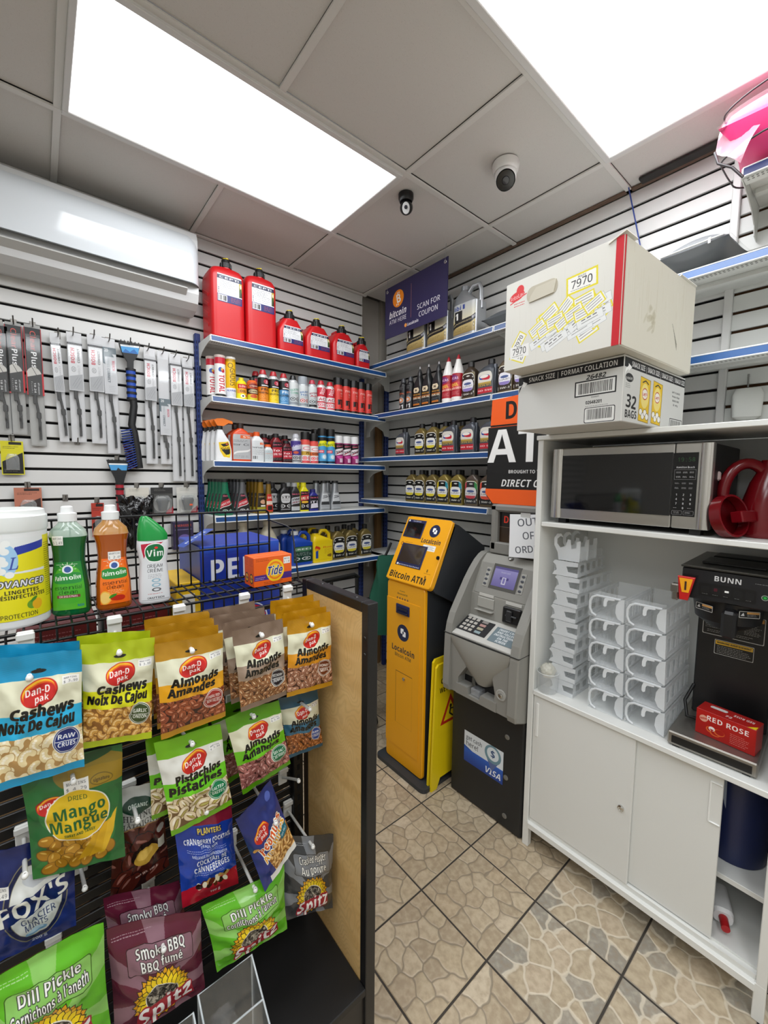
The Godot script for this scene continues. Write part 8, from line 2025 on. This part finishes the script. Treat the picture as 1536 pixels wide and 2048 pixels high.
func seed_bag(base: String, light: String, l1: String, l2: String, seed: int) -> Rect2:
	var W = 300; var H = 340
	var im = im_new(W, H, base)
	for k in 7: pg(im, [Vector2(150, 215), Vector2(150 + 400 * cos(k * 0.9), 215 + 400 * sin(k * 0.9)), Vector2(150 + 400 * cos(k * 0.9 + 0.34), 215 + 400 * sin(k * 0.9 + 0.34))], light)
	rr(im, 48, 62, 214, 84, 10, Color(base).darkened(0.55).to_html(false)); rr(im, 50, 64, 210, 80, 9, light)
	smalls(im, 12, 30, 130, 2, 6, Color(light).lightened(0.3).to_html(false), rng)
	txt(im, l1, 155, 84, 42, "eeeeea", {"w": 160, "ol": "1a1a1a", "ow": 1.6, "rot": -3}); txt(im, l2, 155, 122, 40, "eeeeea", {"w": minf(196.0, 14.0 * l2.length() + 26.0), "ol": "1a1a1a", "ow": 1.6, "rot": -3})
	for ring2 in 3:
		for k in 22:
			var a = TAU * (k + ring2 * 0.5) / 22.0; var c = Vector2(150, 238)
			var ri = [62.0, 55.0, 50.0][ring2]; var ro = [98.0, 91.0, 82.0][ring2]
			var d = Vector2(cos(a), sin(a)); var n = d.orthogonal()
			for q in 2:
				var w = [12.5, 10.0][q]; var e = [0.0, 4.0][q]
				pg(im, [c + d * (ri - 8), c + d * (ri + 8) + n * w, c + d * (ro - 14) + n * w * 0.8, c + d * (ro - e), c + d * (ro - 14) - n * w * 0.8, c + d * (ri + 8) - n * w], ["1a1608", ["d89a14", "e6b414", "f0d018"][ring2]][q])
	el(im, 150, 238, 54, 54, "e8e4d8"); el(im, 150, 238, 51, 51, "3a352e")
	var r = RandomNumberGenerator.new(); r.seed = seed
	for k in 150:
		var p = Vector2(150, 238) + Vector2.from_angle(r.randf() * TAU) * 46.0 * sqrt(r.randf())
		el(im, p.x, p.y, 8, 3, ["8a8478", "2a2622", "5a544a", "b0a898"][k % 4], r.randf() * 180)
	pg(im, [Vector2(70, 268), Vector2(246, 236), Vector2(258, 306), Vector2(66, 330)], "a02430")
	txt(im, "Spitz", 160, 280, 92, "f2f0ee", {"w": 186, "rot": -12, "sl": 0.2, "ol": "9c1c2c", "ow": 4.0})
	return at_bags.add(im)
func bag(called: String, label: String, cat: String, z: float, q: Array, r2: Rect2, back: String, th := 0.022, group := "", header := 0.16, rough := 0.2, seed := 1) -> Node3D:
	# q: top-left, top-right, bottom-right, bottom-left corners in the plane z
	var base = Vector3((q[2].x + q[3].x) / 2.0, minf(q[2].y, q[3].y), z)
	var o = thing(called, label, cat, base, 0, group)
	var no = FastNoiseLite.new(); no.seed = seed; no.frequency = 1.6; no.fractal_octaves = 3
	var F = []
	for sg in [1.0, -1.0]:
		var P = []
		for i in 23:
			var row = PackedVector3Array(); var v = i / 22.0
			for j in 15:
				var u = j / 14.0
				var p = q[0].lerp(q[1], u).lerp(q[3].lerp(q[2], u), v)
				var vv = clampf((v - header) / (0.94 - header), 0, 1)
				var k = pow(maxf(0.0, sin(PI * pow(u, 0.95))), 0.6) * pow(maxf(0.0, sin(PI * pow(vv, 0.85))), 0.6)
				var crease = no.get_noise_2d(u * 2.2 + seed, v * 3.0) * 0.0085 * (0.4 + k)
				var pinch = 1.0 - 0.035 * sin(PI * vv)
				p.x = lerpf((q[0].lerp(q[3], v).x + q[1].lerp(q[2], v).x) / 2.0, p.x, pinch)
				row.append(Vector3(p.x - base.x, p.y - base.y, sg * th * 0.5 * k + crease + 0.0006 * sg + 0.004 * sin(u * 5.0 + seed) * (1.0 - vv)))
			P.append(row)
		F.append(P)
	var mb = MB.new(); mb.grid(F[0], Vector3(0, 0.1, -2), r2); put("front", mb, at_bags.material(rough), o)
	mb = MB.new(); mb.grid(F[1], Vector3(0, 0.1, 2)); put("back", mb, mat(back, 0.3), o)
	return o
func hook(label: String, root: Vector3, tip: Vector3, tall := 0.05, plate := true):
	var o = thing("display_hook", label, "hook", root, 0, "white plastic display hooks")
	var w = mat("dcdcd8", 0.4)
	if plate:
		boxpart("back_plate", Vector3(0, 0.0, 0.004), Vector3(0.026, tall, 0.006), w, o, 0.002)
		boxpart("clip", Vector3(0, tall * 0.34, 0.010), Vector3(0.028, 0.014, 0.008), w, o, 0.002)
	var d = tip - root
	var mb = MB.new(); mb.tube([Vector3(0, -tall * 0.1, 0.006), d * 0.5 + Vector3(0, -0.002, 0), d - Vector3(0, 0.0, 0.006), d + Vector3(0, 0.004, 0.0)], 0.0036, 8)
	mb.loft([[-0.0001, 0.0001], [0, 0.0001]], 4, false)
	put("arm", mb, w, o)
	var P = []
	for i in 7:
		var row = PackedVector3Array()
		for j in 11: row.append(d + Vector3(sin(PI * i / 6.0) * cos(TAU * j / 10.0), cos(PI * i / 6.0), sin(PI * i / 6.0) * sin(TAU * j / 10.0)) * 0.0052)
		P.append(row)
	mb = MB.new(); mb.grid(P, d, Rect2(0, 0, 1, 1), true); put("tip", mb, w, o)
func behind(n: int, what: String, z: float, q: Array, r2: Rect2, back: String, group: String, dx := -0.004, dy := 0.012, dz := -0.026):
	for k in n:
		var s = k + 1
		var c = []
		for p in q: c.append(p + Vector2(dx * s, dy * s))
		bag("nut_bag", "%s, %s behind the front one on its hook" % [what, ["next", "second", "third"][k]], "snack bag", z + dz * s, c, r2, back, 0.02, group, 0.16, 0.24, 20 + k + int(z * -1000))
func bags():
	var cash = ["b08a54", "eee0b8", "e4d2a2", "f8f0da"]; var cash2 = ["8a5a24", "dca858", "d09a48", "f0cc8c"]
	var alm = ["3a1c10", "9a5030", "8a4428", "c08060"]; var alm2 = ["4a2a18", "a8744a", "94643c", "d8b890"]; var almp = ["4a2824", "b07068", "a0645c", "d8a8a0"]; var almr = ["3a1e10", "b06a34", "a05c2c", "d89a64"]
	var pis = ["6a5030", "e0d0ac", "d8c69c", "f4ecd8"]
	var R = {}
	R.blue = nut_bag("2aa8d4", "1c94c2", "Cashews", "Noix De Cajou", "cashew", cash, 33, "1c2a6c", "RAW", "CRUES", 1)
	R.green = nut_bag("d8d81c", "b4c41c", "Cashews", "Noix De Cajou", "cashew", cash2, 24, "3a4a24", "GARLIC", "ONION", 2)
	R.gold = nut_bag("e0a01c", "b8861c", "Almonds", "Amandes", "almond", alm, 23, "9c2c24", "UNSALTED", "NON SALÉES", 3)
	R.brown = nut_bag("9a8674", "86705f", "Almonds", "Amandes", "almond", alm2, 20, "221c24", "HICKORY", "FUMÉE", 4)
	R.gold2 = nut_bag("d08c1c", "c08a14", "Almonds", "Amandes", "almond", ["4a2818", "b88468", "a87458", "e0c0a8"], 22, "6a3018", "HONEY", "MIEL", 5)
	R.pist = nut_bag("6ac41c", "74b41c", "Pistachios", "Pistaches", "pistachio", pis, 33, "0f7a4a", "SALTED", "SALÉES", 6, "dcdcd4")
	R.seasalt = nut_bag("6abc1c", "5a9a14", "Almonds", "Amandes", "almond", almp, 24, "1c6a44", "SEA SALT", "SEL MARIN", 7)
	R.rawalm = nut_bag("3a6a84", "2f5a72", "Almonds", "Amandes", "almond", almr, 21, "2a4a9c", "RAW", "CRUES", 8)
	var Q = {
	"blue": [-0.845, Vector2(-0.070, 1.340), Vector2(0.042, 1.322), Vector2(0.037, 1.116), Vector2(-0.077, 1.125)],
	"green": [-0.862, Vector2(0.042, 1.325), Vector2(0.156, 1.309), Vector2(0.143, 1.115), Vector2(0.037, 1.138)],
	"gold": [-0.855, Vector2(0.153, 1.298), Vector2(0.279, 1.293), Vector2(0.281, 1.109), Vector2(0.158, 1.107)],
	"brown": [-0.850, Vector2(0.296, 1.293), Vector2(0.413, 1.293), Vector2(0.422, 1.110), Vector2(0.312, 1.108)],
	"gold2": [-0.850, Vector2(0.423, 1.287), Vector2(0.542, 1.283), Vector2(0.546, 1.092), Vector2(0.420, 1.104)],
	"pist": [-0.870, Vector2(0.147, 1.099), Vector2(0.275, 1.085), Vector2(0.296, 0.891), Vector2(0.173, 0.885)],
	"seasalt": [-0.875, Vector2(0.285, 1.093), Vector2(0.410, 1.091), Vector2(0.441, 0.916), Vector2(0.322, 0.896)],
	"rawalm": [-0.910, Vector2(0.428, 1.070), Vector2(0.538, 1.062), Vector2(0.554, 0.895), Vector2(0.454, 0.904)]}
	var N = {"blue": ["blue bag of raw cashews hanging at the far left", "1a86b0", "blue cashew bag", 1], "green": ["lime green bag of garlic and onion cashews in the top row", "b4c41c", "lime green cashew bag", 1], "gold": ["gold bag of unsalted whole almonds in the top row", "b8861c", "gold unsalted almond bag", 3], "brown": ["brown bag of hickory smoked almonds in the top row", "86705f", "brown smoked almond bag", 3], "gold2": ["gold bag of honey almonds nearest the wood panel", "c08a14", "gold honey almond bag", 3], "pist": ["green bag of salted pistachios below the gold almond bag", "74b41c", "green pistachio bag", 1], "seasalt": ["green bag of sea salt almonds below the brown bag", "5a9a14", "green sea salt almond bag", 1], "rawalm": ["dark teal bag of raw almonds beside the wood panel", "2f5a72", "dark teal almond bag", 0]}
	for k in Q:
		var q = Q[k].slice(1)
		bag("nut_bag", N[k][0], "snack bag", Q[k][0], q, R[k], N[k][1], 0.024, "nut bags on hooks", 0.16, 0.2, k.length() + int(Q[k][0] * -1000))
		if k == "pist": bag("nut_bag", "green pistachio bag showing only its left edge behind the front one", "snack bag", -0.915, [Vector2(0.140, 1.085), Vector2(0.262, 1.075), Vector2(0.27, 0.90), Vector2(0.146, 0.905)], R[k], N[k][1], 0.02, "nut bags on hooks", 0.16, 0.2, 77)
		elif k == "seasalt": behind(1, N[k][2], Q[k][0], q, R[k], N[k][1], "nut bags on hooks", -0.016, -0.004, -0.06)
		elif k == "brown": behind(3, N[k][2], Q[k][0], q, R[k], N[k][1], "nut bags on hooks", -0.011, 0.010, -0.026)
		else: behind(N[k][3], N[k][2], Q[k][0], q, R[k], N[k][1], "nut bags on hooks", -0.001 if k != "green" else -0.004, 0.009)
	# other bags
	var im = im_new(280, 400, "2a6a34")
	for k in 26: el(im, rng.randf() * 280, rng.randf() * 400, 50, 60, ["2a6a34", "246030", "34783a"][k % 3])
	el(im, 190, 60, 110, 52, "8a7424"); rc(im, 120, 50, 160, 60, "9a7c1c"); el(im, 180, 22, 70, 16, "1c4a24", -12); price(im, 106, 76, 70, 42, "$ 4.29"); el(im, 214, 92, 34, 16, "5a4a18"); el(im, 214, 92, 32, 14, "9a7c1c"); txt(im, "signature", 214, 92, 14, "4a3a14", {"w": 50})
	el(im, 64, 142, 38, 26, "8a241c"); maker(im, 64, 142, 72)
	nuts(im, "chestnut", 250, 372, 26, ["6a4a18", "b8862a", "a8761c", "dcb45a"], 5, 44, 200)
	for k in 3: pg(im, [Vector2(130 + k * 34, 366), Vector2(176 + k * 26, 280 - k * 14), Vector2(236 + k * 12, 250 - k * 22), Vector2(244, 290), Vector2(214, 350)], ["c89a1c", "d8a81c", "e0b42a"][k])
	el(im, 142, 196, 96, 86, "e8e4d8"); el(im, 142, 196, 92, 82, "d8b41c"); txt(im, "DRIED", 142, 140, 20, "2a4a1c", {"f": "r"}); txt(im, "Mango", 146, 178, 52, "1c5a2c", {"w": 158, "rot": -4}); txt(im, "Mangue", 142, 220, 52, "1c5a2c", {"w": 176, "rot": -4}); txt(im, "SWEET AND TANGY", 142, 254, 14, "2a4a1c", {"w": 92})
	bag("mango_bag", "green pouch of dried mango hanging under the cashew bags", "snack bag", -0.895, [Vector2(-0.049, 1.120), Vector2(0.098, 1.107), Vector2(0.095, 0.873), Vector2(-0.041, 0.913)], at_bags.add(im), "235a2c", 0.03, "", 0.1, 0.3, 3)
	im = im_new(200, 400, "3a1c18")
	nuts(im, "chestnut", 150, 400, 50, ["241010", "4a1c14", "3e1812", "8a5a50"], 9)
	rc(im, 0, 0, 200, 150, "b0b2ae"); el(im, 96, 70, 60, 28, "1c3a2c"); txt(im, "ORGANIC", 96, 70, 18, "d8dcd4", {"w": 76}); txt(im, "CHESTNUTS", 104, 108, 30, "2a2c2c", {"f": "s", "w": 166}); txt(im, "CHÂTAIGNES", 100, 138, 30, "2a2c2c", {"f": "s", "w": 180}); rc(im, 0, 152, 200, 2, "a8904a")
	el(im, 124, 262, 58, 46, "1c100c"); el(im, 122, 278, 46, 34, "c09a3c", -14); el(im, 116, 270, 30, 18, "d8b454", -14); el(im, 178, 196, 16, 16, "a8a8a4"); rc(im, 164, 232, 26, 44, "b8b8ac"); txt(im, "Net Wt. 100 g", 120, 352, 12, "d8c8c0")
	bag("chestnut_bag", "brown and silver pouch of roasted chestnuts", "snack bag", -0.93, [Vector2(0.082, 0.990), Vector2(0.170, 0.978), Vector2(0.178, 0.772), Vector2(0.069, 0.754)], at_bags.add(im), "3a1c18", 0.026, "", 0.1, 0.26, 4)
	im = im_new(260, 420, "1c3c9c"); shade(im, 0, 0, 260, 420, "18348c", "2046ac"); rc(im, 0, 0, 260, 78, "7a1c30")
	rc(im, 84, 84, 116, 32, "1a2a6c"); txt(im, "PLANTERS", 142, 100, 30, "e8c83a", {"w": 108}); txt(im, "CRANBERRY COCKTAIL", 136, 144, 34, "f0f2f6", {"w": 214, "rot": -3}); txt(im, "TRAIL MIX", 136, 170, 16, "d8e0f0"); smalls(im, 40, 182, 180, 2, 8, "a8b8e0", rng)
	txt(im, "MÉLANGE DU RANDONNEUR", 136, 206, 16, "d8e0f0", {"w": 160}); txt(im, "COCKTAIL DE", 142, 234, 36, "f0f2f6", {"w": 142, "rot": -3}); txt(im, "CANNEBERGES", 142, 268, 36, "f0f2f6", {"w": 166, "rot": -3}); smalls(im, 60, 288, 150, 2, 8, "a8b8e0", rng)
	rc(im, 0, 352, 260, 68, "b81c30"); pg(im, [Vector2(0, 352), Vector2(260, 320), Vector2(260, 360), Vector2(0, 380)], "b81c30")
	var rr2 = RandomNumberGenerator.new(); rr2.seed = 9
	for k in 24:
		var x = 70 + rr2.randf() * 140; el(im, x, 352 - (x - 70) * 0.12 + rr2.randf_range(-18, 18), 15, 10, ["3a1c18", "e8dcb4", "5a2018", "f0e8cc", "2a1410", "c89a5a"][k % 6], rr2.randf() * 180)
	txt(im, "100 g", 148, 396, 20, "f4e8e8")
	bag("trail_mix_bag", "blue and red bag of cranberry trail mix", "snack bag", -0.88, [Vector2(0.177, 0.938), Vector2(0.297, 0.888), Vector2(0.309, 0.682), Vector2(0.190, 0.706)], at_bags.add(im), "1c3c9c", 0.024, "", 0.12, 0.14, 5)
	im = im_new(260, 420, "22307c"); shade(im, 0, 0, 260, 420, "1c2660", "2a3c94")
	nuts(im, "peanut", 250, 390, 20, ["8a5a24", "e0b068", "d4a058", "f4d8a0"], 6, 70, 260); pg(im, [Vector2(0, 200), Vector2(70, 250), Vector2(110, 420), Vector2(0, 420)], "22307c")
	maker(im, 96, 136, 104); txt(im, "Peanuts", 140, 194, 70, "f0c83a", {"w": 190, "rot": -20, "ol": "f6f2e4", "ow": 5.0}); txt(im, "Peanuts", 140, 194, 70, "d8501c", {"w": 188, "rot": -20}); txt(im, "Arachides", 150, 244, 62, "e8a01c", {"w": 196, "rot": -20, "ol": "f6f2e4", "ow": 4.0}); rc(im, 190, 236, 60, 44, "1c6a7c"); txt(im, "SEA SALT", 220, 258, 16, "d8e8ec", {"w": 48}); el(im, 34, 190, 18, 12, "e0a04a"); rc(im, 60, 386, 200, 34, "e4e4e0"); el(im, 206, 44, 20, 20, "4a5aa4")
	bag("peanut_bag", "dark blue bag of peanuts hanging askew by one corner", "snack bag", -0.82, [Vector2(0.285, 0.894), Vector2(0.365, 0.943), Vector2(0.425, 0.750), Vector2(0.347, 0.684)], at_bags.add(im), "22307c", 0.03, "", 0.06, 0.22, 6)
	im = im_new(280, 380, "1c2a64"); shade(im, 0, 0, 280, 380, "1a2458", "22347a")
	el(im, 150, 200, 104, 150, "8a8468"); el(im, 150, 200, 100, 146, "14204c"); el(im, 150, 200, 86, 132, "8a8468"); el(im, 150, 200, 84, 130, "d8dad6"); el(im, 150, 118, 44, 20, "b8bcc0"); el(im, 178, 108, 18, 13, "c4c8cc")
	pg(im, [Vector2(0, 196), Vector2(280, 130), Vector2(280, 202), Vector2(0, 268)], "16245a"); txt(im, "FOX'S", 140, 198, 92, "eceae0", {"w": 236, "rot": -13}); txt(im, "GLACIER", 156, 258, 30, "2a3460", {"f": "r", "w": 112, "rot": -10}); txt(im, "MINTS", 150, 286, 30, "2a3460", {"f": "r", "w": 74, "rot": -10}); el(im, 150, 312, 34, 12, "7aa8d0", -12); el(im, 148, 308, 26, 7, "c0dcf0", -12); txt(im, "200 g", 160, 352, 20, "d8dae4", {"rot": -8}); price(im, 6, 116, 60, 40, "$ 4.49")
	bag("mint_bag", "dark blue bag of glacier mints at the left edge", "candy bag", -0.912, [Vector2(-0.098, 0.988), Vector2(0.022, 0.955), Vector2(0.014, 0.769), Vector2(-0.109, 0.782)], at_bags.add(im), "1c2a64", 0.03, "", 0.12, 0.25, 7)
	var dill = seed_bag("5aac1c", "84bc5c", "Dill Pickle", "Cornichons à l'aneth", 1); var bbq = seed_bag("5a1c30", "84606c", "Smoky BBQ", "BBQ fumé", 2); var pep = seed_bag("3a3c3e", "7a7e84", "Cracked Pepper", "Au poivre", 3)
	bag("seed_bag", "green bag of dill pickle sunflower seeds at the lower left", "seed bag", -0.82, [Vector2(-0.106, 0.846), Vector2(0.050, 0.834), Vector2(0.053, 0.616), Vector2(-0.106, 0.64)], dill, "5aac1c", 0.045, "sunflower seed bags", 0.10, 0.2, 8)
	bag("seed_bag", "maroon bag of smoky barbecue sunflower seeds in front", "seed bag", -0.845, [Vector2(0.055, 0.792), Vector2(0.216, 0.717), Vector2(0.221, 0.526), Vector2(0.059, 0.545)], bbq, "5a1c30", 0.045, "sunflower seed bags", 0.10, 0.2, 9)
	bag("seed_bag", "maroon barbecue seed bag half hidden behind the front maroon one", "seed bag", -0.905, [Vector2(0.057, 0.798), Vector2(0.190, 0.75), Vector2(0.215, 0.57), Vector2(0.065, 0.60)], bbq, "5a1c30", 0.03, "sunflower seed bags", 0.10, 0.2, 10)
	bag("seed_bag", "green bag of dill pickle sunflower seeds near the clear bins", "seed bag", -0.838, [Vector2(0.217, 0.723), Vector2(0.403, 0.703), Vector2(0.408, 0.531), Vector2(0.244, 0.553)], dill, "5aac1c", 0.05, "sunflower seed bags", 0.10, 0.2, 11)
	bag("seed_bag", "dark grey bag of cracked pepper sunflower seeds by the panel", "seed bag", -0.862, [Vector2(0.406, 0.758), Vector2(0.558, 0.668), Vector2(0.553, 0.46), Vector2(0.414, 0.527)], pep, "3a3c3e", 0.045, "sunflower seed bags", 0.10, 0.2, 12)
	# hooks: top row hangs from the bar, the rest from the louvred panel
	var tops = [[-0.034, 1.287, -0.0262, 1.297, -0.838, "blue cashew bags"], [0.110, 1.287, 0.096, 1.300, -0.85, "lime green cashew bags"], [0.238, 1.287, 0.215, 1.275, -0.838, "gold unsalted almond bags"], [0.393, 1.287, 0.357, 1.272, -0.836, "brown smoked almond bags"], [0.515, 1.287, 0.482, 1.266, -0.838, "honey almond bags"]]
	for t in tops: hook("white hook holding the " + t[5], Vector3(t[0], t[1], -1.036), Vector3(t[2], t[3], t[4]), 0.06)
	var lows = [[0.022, 1.05, 0.021, 1.086, -0.86, "dried mango pouch"], [0.122, 0.915, 0.114, 0.960, -0.86, "chestnut pouch"], [0.205, 1.06, 0.214, 1.074, -0.855, "pistachio bags"], [0.352, 1.05, 0.345, 1.080, -0.86, "sea salt almond bags"], [0.49, 1.03, 0.487, 1.045, -0.86, "raw almond bag"], [0.492, 0.77, 0.481, 0.829, -0.91, "nothing, bare beside the sea salt almonds"], [0.289, 0.84, 0.24, 0.905, -0.865, "trail mix bag"], [0.400, 0.80, 0.366, 0.854, -0.80, "askew peanut bag"], [0.506, 0.663, 0.479, 0.702, -0.835, "pepper seed bag"], [0.345, 0.665, 0.325, 0.704, -0.82, "dill seed bag near the bins"], [0.028, 0.80, 0.030, 0.835, -0.91, "nothing, bare under the mango pouch"], [-0.056, 0.91, -0.048, 0.966, -0.845, "glacier mint bag"], [0.151, 0.665, 0.142, 0.705, -0.82, "barbecue seed bags"], [-0.022, 0.65, -0.022, 0.71, -0.79, "dill seed bag at the lower left"]]
	for t in lows: hook("white hook holding " + ("the " if not t[5].begins_with("nothing") else "") + t[5], Vector3(t[0], t[1], -1.031), Vector3(t[2], t[3], t[4]), 0.05)
	bins()
func bins():
	for k in 2:
		var o = thing("acrylic_bin", ["clear acrylic divided bin at the bottom, right one", "clear acrylic bin at the bottom, left one with only its rim showing"][k], "bin", Vector3([0.246, 0.128][k], 0.3355, -0.715), 0, "clear acrylic bins")
		var c = clear_mat("cfd8dc", 0.04, 0.05); var e = clear_mat("dfe8ee", 0.35, 0.1)
		var W = 0.108; var D = 0.14; var H = [0.265, 0.235][k]
		boxpart("bottom", Vector3(0, 0.0015, 0), Vector3(W, 0.003, D), c, o)
		boxpart("back_wall", Vector3(0, H / 2, -D / 2), Vector3(W, H, 0.003), c, o)
		boxpart("front_wall", Vector3(0, H * 0.3, D / 2), Vector3(W, H * 0.6, 0.003), c, o)
		boxpart("divider", Vector3(0, H * 0.42, -0.012), Vector3(W - 0.004, H * 0.84, 0.003), c, o)
		for s in [-1, 1]:
			var mb = side_prism(PackedVector2Array([Vector2(-D / 2, 0), Vector2(D / 2, 0), Vector2(D / 2, H * 0.6), Vector2(-D / 2, H)]), s * W / 2 - 0.0015, s * W / 2 + 0.0015); put("side_wall", mb, c, o)
		var mb = MB.new()
		mb.tube([Vector3(-W / 2, H * 0.6, D / 2), Vector3(-W / 2, H, -D / 2), Vector3(W / 2, H, -D / 2), Vector3(W / 2, H * 0.6, D / 2)], 0.0022, 6)
		put("rim", mb, e, o)
		mb = MB.new(); mb.tube([Vector3(-W / 2, H * 0.84, -0.012), Vector3(W / 2, H * 0.84, -0.012)], 0.002, 6); put("divider_edge", mb, e, o)
		for s in [-1, 1]:
			mb = MB.new(); mb.tube([Vector3(s * W / 2, 0, -D / 2), Vector3(s * W / 2, H, -D / 2)], 0.002, 6); put("corner_edge", mb, e, o)
